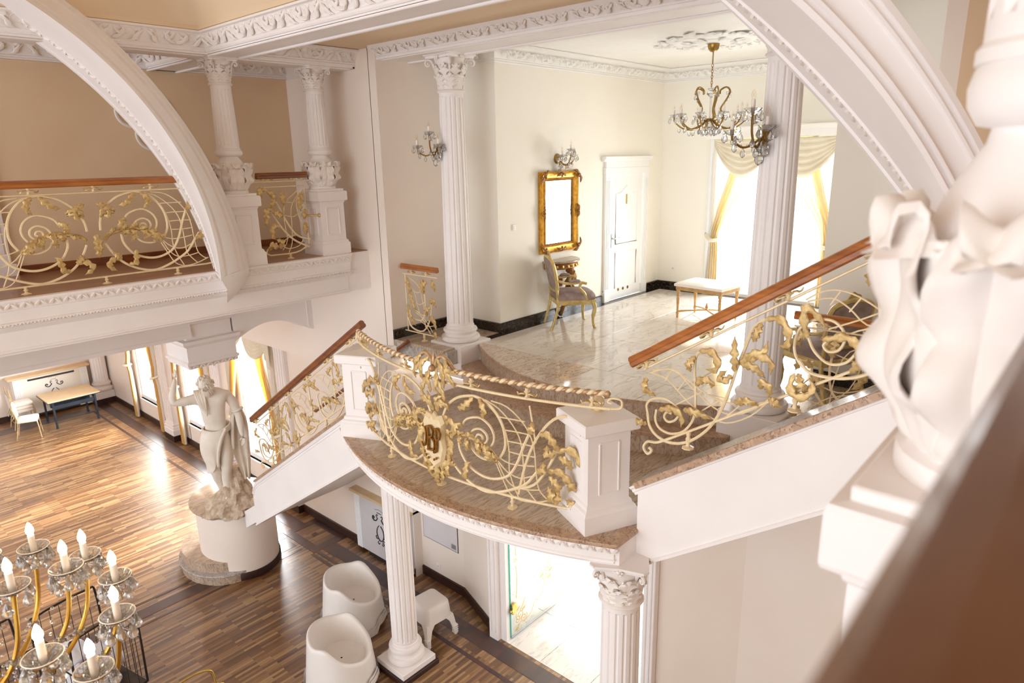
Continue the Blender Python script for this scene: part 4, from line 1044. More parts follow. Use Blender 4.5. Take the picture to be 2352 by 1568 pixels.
# ---------------------------------------------------------------- wrought-iron railings
MOT = json.loads(r'''{"B":{"H":[[[0.062,0.552],[0.074,0.646],[0.113,0.737],[0.168,0.808],[0.267,0.878],[0.381,0.914],[0.473,0.919],[0.579,0.88],[0.662,0.797],[0.715,0.695],[0.731,0.573],[0.715,0.494],[0.675,0.427]],[[0.252,0.497],[0.258,0.418],[0.292,0.346],[0.347,0.281],[0.434,0.236],[0.526,0.215],[0.625,0.223],[0.731,0.268],[0.791,0.333],[0.847,0.441],[0.898,0.58],[0.959,0.718]],[[0.088,0.417],[0.128,0.335],[0.201,0.229],[0.299,0.153],[0.413,0.102],[0.535,0.081],[0.658,0.111],[0.787,0.168],[0.912,0.247],[1.002,0.363],[1.066,0.441]]],"M":[[[0.289,0.619],[0.337,0.692],[0.416,0.73],[0.501,0.739],[0.58,0.694],[0.621,0.622],[0.616,0.553],[0.584,0.5]],[[0.601,0.388],[0.522,0.379],[0.449,0.399],[0.4,0.443],[0.377,0.505],[0.381,0.563],[0.417,0.618],[0.486,0.642],[0.543,0.613],[0.557,0.563],[0.525,0.521],[0.472,0.52],[0.445,0.552],[0.459,0.586],[0.497,0.587],[0.511,0.557],[0.491,0.548]]],"N":[[[0.665,0.428],[0.751,0.399],[0.852,0.399],[0.988,0.417]],[[0.651,0.399],[0.739,0.318],[0.856,0.285],[0.987,0.334]],[[0.658,0.378],[0.712,0.27],[0.792,0.199],[0.915,0.195],[1.023,0.214]],[[0.637,0.37],[0.697,0.241],[0.761,0.129],[0.858,0.086],[0.996,0.1],[1.132,0.148]],[[0.491,0.918],[0.577,0.866],[0.678,0.771],[0.738,0.653],[0.764,0.489],[0.761,0.336],[0.802,0.197],[0.849,0.097]],[[0.546,0.911],[0.672,0.86],[0.8,0.739],[0.871,0.602],[0.892,0.395],[0.9,0.238],[0.952,0.159],[1.007,0.099]],[[0.603,0.913],[0.753,0.886],[0.904,0.762],[0.982,0.594],[1.002,0.363],[1.024,0.224],[1.08,0.159],[1.11,0.145]],[[0.661,0.787],[0.808,0.788],[0.908,0.787]],[[0.733,0.683],[0.833,0.686],[0.954,0.683]],[[0.76,0.5],[0.876,0.495],[1.0,0.499]],[[0.754,0.591],[0.869,0.592],[0.992,0.588]]],"L":[[[0.436,0.916],[0.391,0.861],[0.328,0.808],[0.264,0.797]],[[0.491,0.914],[0.544,0.863],[0.553,0.804],[0.507,0.748]],[[0.34,0.537],[0.374,0.485],[0.34,0.415]],[[0.441,0.528],[0.494,0.474],[0.465,0.412]],[[0.487,0.524],[0.591,0.455],[0.638,0.375]],[[0.211,0.238],[0.165,0.292],[0.152,0.323]],[[0.204,0.248],[0.112,0.24],[0.08,0.176],[0.152,0.122]],[[0.275,0.176],[0.338,0.193],[0.359,0.299],[0.391,0.326]],[[0.268,0.544],[0.249,0.593],[0.276,0.649],[0.318,0.626]],[[0.277,0.543],[0.298,0.502],[0.276,0.475]],[[0.558,0.488],[0.576,0.416],[0.553,0.393]],[[0.946,0.699],[0.985,0.757],[0.971,0.799]],[[1.014,0.373],[1.073,0.42],[1.07,0.472]]],"T":[[[0.085,0.455],[0.138,0.507],[0.249,0.536],[0.343,0.556],[0.433,0.537],[0.522,0.501],[0.591,0.455],[0.651,0.394]]],"G":[[[0.083,0.683],[0.096,0.738],[0.145,0.772],[0.196,0.764],[0.227,0.738]],[[0.143,0.763],[0.124,0.802],[0.073,0.809],[0.097,0.827]],[[0.109,0.709],[0.142,0.697],[0.165,0.733],[0.221,0.724]]]},"S":{"H":[[[2.45,4.528],[2.431,4.435],[2.369,4.368],[2.266,4.341],[2.154,4.366],[2.048,4.436],[1.948,4.548],[1.879,4.682],[1.827,4.845],[1.788,5.001],[1.749,5.128],[1.711,5.253],[1.681,5.315],[1.617,5.371]],[[1.39,5.137],[1.32,5.071],[1.186,5.063],[1.061,5.091],[0.954,5.156],[0.874,5.255],[0.838,5.323]],[[0.976,5.351],[0.96,5.456],[0.984,5.604],[0.996,5.702],[0.983,5.782],[0.937,5.805]]],"M":[[[2.45,4.528],[2.459,4.595],[2.41,4.648],[2.309,4.671],[2.223,4.638],[2.19,4.592],[2.218,4.532],[2.273,4.501],[2.31,4.529],[2.291,4.574],[2.251,4.571]],[[2.377,4.574],[2.382,4.49],[2.343,4.431],[2.255,4.413],[2.158,4.453],[2.094,4.537],[2.071,4.622],[2.074,4.79],[2.089,4.941],[2.081,5.043],[2.044,5.088]],[[1.365,5.096],[1.414,5.166],[1.427,5.254],[1.398,5.347],[1.32,5.408],[1.221,5.417],[1.158,5.374],[1.137,5.313],[1.164,5.244],[1.222,5.223],[1.255,5.256],[1.229,5.298]],[[1.352,5.3],[1.302,5.209],[1.214,5.148],[1.118,5.172],[1.059,5.253],[0.994,5.348]]],"N":[[[2.446,4.843],[2.333,4.895],[2.221,4.902],[2.136,4.829],[2.025,4.75],[1.891,4.679],[1.766,4.682],[1.628,4.768],[1.553,4.846]],[[2.439,4.851],[2.302,4.826],[2.2,4.749],[2.101,4.674],[1.992,4.628],[1.836,4.603],[1.67,4.696],[1.562,4.82]],[[2.418,4.869],[2.277,4.904],[2.165,4.868],[2.069,4.817],[1.948,4.767],[1.771,4.756],[1.574,4.817]],[[2.315,4.81],[2.263,4.906]],[[2.214,4.753],[2.148,4.858]],[[2.264,4.615],[2.13,4.713],[2.027,4.788]],[[2.019,4.648],[1.896,4.754]],[[1.862,4.622],[1.747,4.752]],[[1.382,5.524],[1.287,5.589],[1.191,5.605],[1.093,5.581],[0.996,5.532],[0.899,5.475]],[[1.371,5.515],[1.234,5.553],[1.132,5.504],[1.029,5.42],[0.893,5.42]],[[1.24,5.51],[1.19,5.6]],[[1.13,5.483],[1.074,5.573]],[[1.235,5.362],[1.078,5.438],[0.965,5.501]],[[1.144,5.334],[1.027,5.394],[0.858,5.421]]],"L":[[[1.617,5.371],[1.519,5.39],[1.46,5.327],[1.462,5.225],[1.527,5.22]],[[1.638,5.345],[1.655,5.273],[1.685,5.21]],[[2.057,5.085],[1.955,5.097],[1.904,5.039],[1.922,4.974],[1.998,4.961]],[[2.087,5.042],[2.117,4.974],[2.114,4.923]],[[2.069,4.83],[2.007,4.894],[1.942,4.883],[1.952,4.836]],[[1.799,4.986],[1.79,5.109],[1.81,5.225]],[[1.81,4.96],[1.856,4.913],[1.883,4.945],[1.848,4.983]],[[1.767,5.041],[1.679,5.129],[1.601,5.167],[1.589,5.232]],[[1.756,5.055],[1.643,5.124],[1.551,5.106],[1.555,5.012]],[[1.755,5.043],[1.661,5.05],[1.587,4.982]],[[1.615,4.904],[1.596,4.956],[1.548,4.931],[1.554,4.858]],[[1.553,4.846],[1.495,4.836],[1.481,4.803]],[[1.784,4.768],[1.679,4.811],[1.618,4.783]],[[2.349,4.581],[2.222,4.625],[2.151,4.576],[2.167,4.491]],[[2.153,4.628],[2.046,4.641],[1.939,4.609]],[[2.46,4.813],[2.457,4.733],[2.382,4.682]],[[1.404,5.054],[1.419,4.982],[1.392,4.918],[1.317,4.924],[1.281,4.989],[1.317,5.038]],[[1.383,5.058],[1.344,4.986],[1.31,4.96]],[[1.351,5.289],[1.371,5.395],[1.368,5.483],[1.304,5.448],[1.246,5.371]],[[1.259,5.293],[1.134,5.335],[1.064,5.305],[1.046,5.223],[1.07,5.176]],[[1.064,5.305],[0.973,5.33],[0.845,5.311]],[[1.083,5.119],[1.016,5.207],[0.915,5.216]],[[0.937,5.805],[0.87,5.821],[0.812,5.759]],[[0.97,5.788],[0.901,5.789],[0.896,5.751]],[[0.995,5.771],[1.026,5.729],[1.04,5.648]],[[0.958,5.517],[0.917,5.552],[0.904,5.594]],[[2.447,4.445],[2.507,4.458],[2.553,4.432]]]}}''')
def sub(pts, n=4): return catmull([V((p[0], p[1], 0)) for p in pts], n)
class Rail:
    """strokes drawn in panel coordinates (a, v) are carried into space by M(a, v); nrm = panel normal"""
    def __init__(s, root, M, nrm): s.r = root; s.M = M; s.n = nrm
    def bar(s, pts, r, name='scroll_bar', mat='iron_cream', n=4, k=6):
        P = [s.M(p.x, p.y) for p in sub(pts, n)]
        return ob(name, MB().tube(P, r, k), mat, s.r, 50)
    def leafs(s, pts, w=0.04, name='acanthus_leaf', mat='leaf_gold', both=False):
        P = [V((p[0], p[1], 0)) for p in pts]; sp = []
        L = len(P)
        for i, p in enumerate(P):
            t = i/(L-1)
            q = s.M(p.x, p.y); nn = s.n(p.x, p.y)
            sp.append(q+nn*(0.012+0.03*math.sin(pi*t)))
        m = MB().leaf(sp, w, lambda p, t: s.n(P[min(L-1, int(t*(L-1)+0.5))].x, 0), 9, 4, 0.006, 0.3)
        return ob(name, m, mat, s.r, 55)
    def bracket(s, a, v0, v1, tiltv=0.0):
        P0 = s.M(a, v0); P1 = s.M(a, v1); h = (P1-P0).length
        m = MB()
        up = V((0, 0, 1)); c = P0
        m.lathe([(0.012, 0), (0.022, h*0.12), (0.012, h*0.25), (0.016, h*0.5), (0.026, h*0.65), (0.014, h*0.8), (0.018, h)], 10, c)
        b = ob('rail_bracket', m, 'iron_cream', s.r, 50)
        q = s.M(a+0.07, v0+0.01+tiltv*0.07); q2 = s.M(a-0.07, v0+0.01-tiltv*0.07); nn = s.n(a, v0)
        for Q in (q, q2):
            mm = MB().leaf([P0+up*0.03, P0.lerp(Q, 0.5)+up*0.035+nn*0.01, Q+up*0.012, Q.lerp(P0, -0.25)+up*0.03], 0.02, up, 8, 2.5, 0.008, 0.3)
            o = ob('bracket_leaf', mm, 'leaf_gold', b, 55)
        return b
    def foot(s, a, v0, v1):
        P0 = s.M(a, v0); h = v1-v0
        m = MB().lathe([(0.045, 0.0), (0.045, 0.008), (0.03, 0.012), (0.016, 0.02), (0.012, h*0.35), (0.022, h*0.55), (0.012, h*0.7), (0.018, h*0.85), (0.012, h)], 8, P0)
        return ob('rail_foot', m, 'iron_cream', s.r, 40)
    def motif(s, mot, mirror=False, fa=1.0, fv=1.0, oa=0.0, ov=0.0, clip=None, skip=(), lw=1.0):
        sg = -1 if mirror else 1
        def T(st): return [(oa+sg*fa*p[0], ov+fv*p[1]) for p in st]
        def ok(st): return clip is None or (min(p[0] for p in st) > clip[0] and max(p[0] for p in st) < clip[1])
        for key, r, nm in (('H', 0.0125, 'scroll_bar'), ('M', 0.0105, 'scroll_bar'), ('N', 0.0058, 'lattice_bar')):
            for st in mot[key]:
                q = T(st)
                if ok(q): s.bar(q, r*lw, nm, n=4 if key != 'N' else 3, k=6 if key != 'N' else 5)
        for st in mot['L']:
            q = T(st)
            if ok(q): s.leafs(q, 0.036*lw)
        for st in mot.get('T', []):
            q = T(st); s.bar(q, 0.02*lw, 'scaled_stalk', 'leaf_gold')
            L = len(q)
            for i in range(1, L-1):
                d = V((q[i+1][0]-q[i-1][0], q[i+1][1]-q[i-1][1])).normalized()
                p = q[i]
                s.leafs([p, (p[0]+d.x*0.05-d.y*0.03, p[1]+d.y*0.05+d.x*0.03), (p[0]+d.x*0.09-d.y*0.01, p[1]+d.y*0.09+d.x*0.01)], 0.024*lw)
        for st in mot.get('G', []):
            q = T(st)
            if 'G' not in skip: s.bar(q, 0.012*lw, 'griffin_neck', 'leaf_gold'); s.leafs(q, 0.03*lw, 'griffin_head')

RAILP = [(-0.032, -0.012), (-0.035, 0.01), (-0.026, 0.018), (-0.030, 0.032), (-0.018, 0.048), (0.0, 0.053), (0.018, 0.048), (0.030, 0.032), (0.026, 0.018), (0.035, 0.01), (0.032, -0.012), (0.018, -0.022), (-0.018, -0.022)]
# gallery railing
rb = thing('gallery_railing', 'cream wrought-iron scroll railing with griffins and long wooden handrail on the left gallery', 'railing', (2.37, 7.87, BAL))
G = Rail(rb, lambda a, v: V((2.37+a, 7.87, BAL+v)), lambda a, v: V((0, -1, 0)))
ob('handrail', MB().sweep3(RAILP, [(-1.5, 7.87, BAL+1.02), (3.72, 7.87, BAL+1.02)], (0, 1, 0)), 'rail_wood', rb, 30)
G.bar([(-3.5, 0.935), (1.28, 0.935)], 0.008, 'top_bar', n=1); G.bar([(-3.5, 0.075), (1.10, 0.075), (1.20, 0.13)], 0.010, 'bottom_bar', n=2)
G.motif(MOT['B']); G.motif(MOT['B'], True)
for a in (-0.5, 0.06, 0.61, 1.14, -1.06): G.bracket(a, 0.935, 1.0)
for a in (-0.68, 0.04, 0.77, -1.4): G.foot(a, 0.0, 0.075)
gm = MB().leaf([(2.37, 7.84, BAL+0.52), (2.375, 7.82, BAL+0.44), (2.37, 7.82, BAL+0.35), (2.37, 7.85, BAL+0.28)], 0.05, V((0, -1, 0)), 9, 3.5, 0.012, 0.5)
ob('griffin_body', gm, 'leaf_gold', rb, 55)
# second bay left of it, mostly outside the picture
for st_ in MOT['B']['H'][1:]: G.bar([(-2.35+p[0], p[1]) for p in st_], 0.0125)
# short railing between the gallery columns
r2 = thing('gallery_railing', 'short iron railing with wooden top between the two gallery columns', 'railing', (4.55, 7.95, BAL))
Gs = Rail(r2, lambda a, v: V((4.55+a, 7.90, BAL+v)), lambda a, v: V((0, -1, 0)))
ob('handrail', MB().sweep3(RAILP, [(4.22, 7.90, BAL+1.02), (4.90, 7.90, BAL+1.02)], (0, 1, 0)), 'rail_wood_dark', r2, 30)
Gs.bar([(-0.42, 0.965), (0.42, 0.965)], 0.008, 'top_bar', n=1); Gs.bar([(-0.34, 0.90), (0.30, 0.90), (0.30, 0.16)], 0.009, 'top_bar', n=1)
Gs.bar([(-0.25, 0.07), (-0.30, 0.10), (-0.28, 0.15), (-0.24, 0.14)], 0.010, 'bottom_bar'); Gs.bar([(-0.25, 0.07), (0.1, 0.07), (0.28, 0.14)], 0.010, 'bottom_bar', n=3)
Gs.bar([(-0.24, 0.88), (-0.1, 0.70), (0.02, 0.45), (0.15, 0.28), (0.32, 0.22)], 0.0125); Gs.bar([(-0.19, 0.62), (-0.08, 0.42), (0.08, 0.24), (0.30, 0.12)], 0.0125); Gs.bar([(0.27, 0.86), (0.18, 0.7), (0.2, 0.5), (0.28, 0.38)], 0.009)
for st_ in ([(0.20, 0.84), (0.02, 0.70), (-0.02, 0.5), (0.0, 0.25), (-0.08, 0.12)], [(0.25, 0.84), (0.10, 0.65), (0.08, 0.4), (0.06, 0.2), (0.0, 0.08)], [(-0.02, 0.72), (0.1, 0.7), (0.2, 0.72)], [(0.0, 0.55), (0.1, 0.52), (0.18, 0.55)], [(-0.12, 0.2), (0.0, 0.13), (0.15, 0.15), (0.22, 0.22)], [(-0.18, 0.14), (-0.02, 0.25), (0.12, 0.3)]): Gs.bar(st_, 0.0055, 'lattice_bar', n=3, k=5)
for st_ in ([(-0.24, 0.88), (-0.32, 0.86), (-0.34, 0.76), (-0.30, 0.70)], [(-0.22, 0.86), (-0.16, 0.80), (-0.12, 0.72)], [(-0.02, 0.84), (-0.03, 0.74), (0.02, 0.64)], [(-0.18, 0.64), (-0.26, 0.62), (-0.28, 0.50), (-0.26, 0.42)], [(-0.18, 0.62), (-0.10, 0.56), (-0.02, 0.56)], [(-0.10, 0.42), (-0.2, 0.42), (-0.22, 0.32), (-0.17, 0.26)], [(-0.12, 0.76), (-0.18, 0.70), (-0.16, 0.64)], [(0.26, 0.82), (0.20, 0.70), (0.22, 0.58)], [(0.30, 0.60), (0.24, 0.54), (0.27, 0.48)], [(0.28, 0.44), (0.24, 0.36), (0.26, 0.28)], [(-0.14, 0.16), (-0.24, 0.2), (-0.27, 0.13)], [(-0.12, 0.14), (-0.1, 0.22), (-0.16, 0.26)]): Gs.leafs(st_, 0.045)
for a in (-0.2, 0.18): Gs.bracket(a, 0.965, 1.0)
Gs.foot(0.02, 0.0, 0.07)
ob('wall_hook', MB().tube([(4.85, 7.9, 5.72), (4.98, 7.8, 5.72)], 0.012, 6).ball((4.98, 7.8, 5.72), 0.028), 'leaf_gold', r2, 50)
# handrail of the near gallery, sweeping past the camera
nr = thing('near_handrail', 'thick brown wooden handrail very close and blurred, in the lower right corner', 'handrail', (0.5, 0.03, 6.15))
ob('handrail', MB().sweep3([(a*1.25, b*1.25) for a, b in RAILP], [(-2.0, 0.021, 6.175), (1.16, 0.021, 6.175)], (0, 1, 0)), 'near_rail_wood', nr, 30)
for xx in (-1.2, -0.4): ob('rail_post', MB().tube([(xx, 0.03, BAL), (xx, 0.03, 6.16)], 0.012, 6), 'iron_cream', nr, 50)

# curved landing railing with the crest
lr = thing('landing_railing', 'bowed cream wrought-iron railing with gilt crest and twisted rope rail on the landing', 'railing', (3.8, L0, LAND))
LR_O = 0.26
def land_pt(a, v):
    # a metres along the curve to the right (towards -y)
    y = L0-a; 
    for _ in range(3):
        s_ = (y-L0)  # arc length of the parabola
        al = s_*(1+ (2*LK*s_)**2/6.0)
        y = y-(al+a)
    x = land_edge(y)+LR_O
    return V((x, y, LAND+v))
def land_n(a, v):
    p, q = land_pt(a-0.01, 0), land_pt(a+0.01, 0); d = (q-p).normalized(); n_ = V((d.y, -d.x, 0))
    return n_ if n_.x < 0 else -n_
LRl = Rail(lr, land_pt, land_n)
FV = 1.0
LRl.motif(MOT['B'], False, 1.02, FV, skip=('G',)); LRl.motif(MOT['B'], True, 1.02, FV, skip=('G',))
def arcbar(a0, a1, v, r, name, n=30, mat='iron_cream'): return LRl.bar([(a0+(a1-a0)*i/n, v) for i in range(n+1)], r, name, mat, n=1, k=8)
arcbar(-1.62, 1.62, 0.985, 0.013, 'top_bar', 40); arcbar(-1.45, 1.45, 0.10, 0.012, 'bottom_bar', 40)
LRl.bar([(1.45, 0.10), (1.56, 0.11), (1.62, 0.06), (1.57, 0.01), (1.53, 0.05), (1.56, 0.07)], 0.011, 'bottom_scroll'); LRl.bar([(-1.45, 0.10), (-1.56, 0.11), (-1.62, 0.06), (-1.57, 0.01), (-1.53, 0.05), (-1.56, 0.07)], 0.011, 'bottom_scroll')
LRl.bar([(1.62, 0.985), (1.70, 1.0), (1.70, 1.06), (1.63, 1.07), (1.60, 1.04), (1.63, 1.03)], 0.010, 'end_scroll'); LRl.bar([(-1.62, 0.985), (-1.70, 1.0), (-1.70, 1.06), (-1.63, 1.07), (-1.60, 1.04), (-1.63, 1.03)], 0.010, 'end_scroll')
for sg in (1, -1):
    LRl.bar([(sg*a, v) for a, v in ((0.86, 0.14), (0.93, 0.42), (1.03, 0.66), (1.17, 0.84), (1.30, 0.88), (1.40, 0.80), (1.44, 0.68))], 0.0125)
    LRl.bar([(sg*a, v) for a, v in ((0.80, 0.17), (1.0, 0.25), (1.12, 0.42), (1.20, 0.58))], 0.0125)
    LRl.bar([(sg*a, v) for a, v in ((0.97, 0.93), (1.0, 0.75), (1.02, 0.62))], 0.008)
    for st_ in ([(1.30, 0.88), (1.40, 0.84), (1.45, 0.72), (1.38, 0.66)], [(1.06, 0.70), (1.14, 0.72), (1.20, 0.64), (1.24, 0.58)], [(1.20, 0.58), (1.32, 0.62), (1.42, 0.52), (1.46, 0.40), (1.44, 0.34)], [(1.20, 0.58), (1.14, 0.56), (1.12, 0.62)], [(1.22, 0.54), (1.30, 0.52), (1.33, 0.44)], [(1.13, 0.40), (1.24, 0.42), (1.32, 0.34), (1.30, 0.24)], [(1.14, 0.36), (1.22, 0.30), (1.20, 0.22)], [(1.26, 0.40), (1.34, 0.32), (1.36, 0.26)], [(1.13, 0.14), (1.17, 0.20), (1.13, 0.27)], [(1.16, 0.16), (1.22, 0.18), (1.2, 0.25)], [(1.38, 0.10), (1.34, 0.16), (1.28, 0.18)], [(1.40, 0.10), (1.44, 0.18), (1.52, 0.18)], [(1.42, 0.12), (1.50, 0.14), (1.56, 0.2)]):
        LRl.leafs([(sg*a, v) for a, v in st_], 0.040)
    for a in (0.42, 0.95, 1.48): LRl.bracket(sg*a, 0.99, 1.075)
    LRl.foot(sg*0.80, 0.0, 0.10)
LRl.foot(0.02, 0.0, 0.10)
# rope rails: two twisted strands
def rope(a0, a1, v0, v1):
    n = 170; r = 0.0135
    for ph, mt in ((0, 'rope_cream'), (pi, 'rope_gold')):
        P = []
        for i in range(n+1):
            t = i/n; a = a0+(a1-a0)*t; c = land_pt(a, v0+(v1-v0)*t); nn = land_n(a, 0); th = ph+t*abs(a1-a0)*2*pi/0.082
            P.append(c+nn*math.cos(th)*r*0.62+V((0, 0, 1))*math.sin(th)*r*0.62)
        ob('rope_strand', MB().tube(P, r*1.22, 6), mt, lr, 60)
    for a, v in ((a0, v0), (a1, v1)):
        c = land_pt(a, v); ob('rope_collar', MB().ball(c, 0.024, 10, 6), 'rope_gold', lr, 60)
rope(0.24, 1.60, 1.10, 1.105); rope(-1.60, -0.24, 1.105, 1.10)
# crown ornament between the ropes
for sg in (1, -1):
    LRl.bar([(sg*0.25, 1.10), (sg*0.22, 1.13), (sg*0.17, 1.18), (sg*0.10, 1.21), (sg*0.04, 1.17), (sg*0.02, 1.10)], 0.019, 'crown_scroll', 'rope_gold')
    for st_ in ([(0.05, 1.18), (0.12, 1.12), (0.14, 1.02), (0.12, 0.93)], [(0.08, 1.16), (0.18, 1.08), (0.24, 1.02), (0.25, 0.95)], [(0.03, 1.10), (0.06, 1.0), (0.03, 0.92), (0.06, 0.86)], [(0.15, 1.19), (0.2, 1.12), (0.28, 1.08)], [(0.02, 1.02), (0.09, 0.96), (0.14, 0.86), (0.12, 0.80)]):
        LRl.leafs([(sg*a, v) for a, v in st_], 0.032, 'crown_leaf')
c = land_pt(0, 1.09)
ob('crown_bud', MB().lathe([(0.018, 0), (0.026, 0.03), (0.02, 0.07), (0.0, 0.12)], 10, (c.x, c.y, c.z+0.03)).ball((c.x-0.03, c.y, c.z), 0.032, 10, 6), 'rope_gold', lr, 50)
# crest: cartouche with monogram
cr = MB()
sh = [(-0.13, 0.62), (-0.10, 0.68), (-0.03, 0.66), (0.0, 0.70), (0.03, 0.66), (0.10, 0.68), (0.13, 0.62), (0.115, 0.50), (0.14, 0.38), (0.10, 0.24), (0.0, 0.16), (-0.10, 0.24), (-0.14, 0.38), (-0.115, 0.50)]
F0 = [land_pt(a, v)+land_n(a, 0)*0.035 for a, v in sh]; F1 = [land_pt(a*0.86, 0.42+(v-0.42)*0.88)+land_n(a, 0)*0.065 for a, v in sh]; B0 = [land_pt(a, v)+land_n(a, 0)*0.015 for a, v in sh]
cr.loft([B0, F0, F1])
shd = ob('crest_shield', cr, 'iron_cream', lr, 30)
for sg in (1, -1):
    for st_, w_ in (([(0.12, 0.60), (0.20, 0.66), (0.25, 0.58), (0.20, 0.52), (0.16, 0.57)], 0.035), ([(0.12, 0.50), (0.20, 0.44), (0.17, 0.34), (0.12, 0.28)], 0.045), ([(0.10, 0.26), (0.14, 0.18), (0.08, 0.10)], 0.04), ([(0.03, 0.18), (0.08, 0.12), (0.05, 0.04)], 0.03), ([(0.02, 0.70), (0.06, 0.78), (0.14, 0.80), (0.17, 0.74)], 0.04), ([(0.06, 0.74), (0.04, 0.82), (0.1, 0.86)], 0.025), ([(0.10, 0.66), (0.16, 0.68), (0.18, 0.64)], 0.025)):
        LRl.leafs([(sg*a, v) for a, v in st_], w_, 'crest_leaf')
LRl.leafs([(0.0, 0.22), (0.01, 0.14), (0.0, 0.05), (0.02, 0.0)], 0.05, 'crest_leaf')
mono = MB()
def mpt(a, v): return land_pt(a, v)+land_n(a, 0)*0.085
def mstroke(pts, r=0.0105): mono.tube([mpt(p.x, p.y) for p in sub(pts, 5)], r, 6)
# letters J B P interlaced
mstroke([(-0.075, 0.56), (-0.06, 0.50), (-0.07, 0.40), (-0.10, 0.37), (-0.125, 0.40)])
mstroke([(-0.035, 0.57), (-0.03, 0.47), (-0.04, 0.35)], 0.012)
mstroke([(-0.05, 0.56), (0.0, 0.575), (0.03, 0.54), (0.015, 0.49), (-0.03, 0.475), (0.03, 0.46), (0.045, 0.41), (0.02, 0.36), (-0.05, 0.35)], 0.012)
mstroke([(0.065, 0.56), (0.07, 0.46), (0.06, 0.36), (0.03, 0.34)], 0.012)
mstroke([(0.05, 0.56), (0.09, 0.57), (0.12, 0.53), (0.10, 0.48), (0.07, 0.47)], 0.011)
o = ob('monogram', mono, 'monogram_gold', lr, 60)
for k, (a, v) in enumerate(((-0.07, 0.29), (-0.04, 0.27), (0.03, 0.27), (0.06, 0.29))): ob('monogram_bead', MB().ball(mpt(a, v), 0.012, 8, 5), 'monogram_gold', lr, 60)

# stair railings
def stair_rail(dy, dz, lab, parts, y_lo, y_hi, woodm):
    r_ = thing('stair_railing', lab, 'railing', (XS, (y_lo+y_hi)/2, 4.6+dz))
    R_ = Rail(r_, lambda a, v: V((XS+0.07, a, v)), lambda a, v: V((-1, 0, 0)))
    def line(z0, y): return z0+dz+0.641*(2.59-(y-dy))
    ob('handrail', MB().sweep3([(a*1.15, b*1.15) for a, b in RAILP], [(XS+0.07, y_lo, line(4.885, y_lo)), (XS+0.07, y_hi, line(4.885, y_hi))], (1, 0, 0)), woodm, r_, 30)
    R_.bar([(y_lo-0.10, line(4.80, y_lo-0.10)), (y_hi, line(4.80, y_hi))], 0.009, 'top_bar', n=1)
    R_.bar([(y_lo-0.35, line(4.16, y_lo-0.35)), (y_hi, line(4.16, y_hi))], 0.010, 'bottom_bar', n=1)
    yb = y_lo-0.35; zb = line(4.16, yb)
    R_.bar([(yb, zb), (yb+0.12, zb-0.07), (yb+0.20, zb-0.085), (yb+0.235, zb-0.14), (yb+0.20, zb-0.185), (yb+0.165, zb-0.15), (yb+0.19, zb-0.13)], 0.011, 'bottom_scroll')
    for (oa, ov, clip) in parts: R_.motif(MOT['S'], False, 1, 1, oa, ov, clip, lw=0.9)
    y = y_lo-0.12
    while y > y_hi:
        R_.bracket(y, line(4.80, y), line(4.87, y), -0.6); y -= 0.49
    y = y_lo-0.48
    while y > y_hi+0.05:
        R_.foot(y, line(4.03, y), line(4.16, y)); y -= 0.72
    return r_
stair_rail(0, 0, 'cream iron scroll railing with orange-brown wooden handrail on the right-hand stair', [(0, 0, None)], 2.59, 0.30, 'rail_wood')
stair_rail(6.208, -2.02, 'cream iron scroll railing with dark wooden handrail on the left-hand stair', [(6.208, -2.02, None), (4.56, -0.962, (5.95, 7.9))], 8.798, 5.97, 'rail_wood_dark')
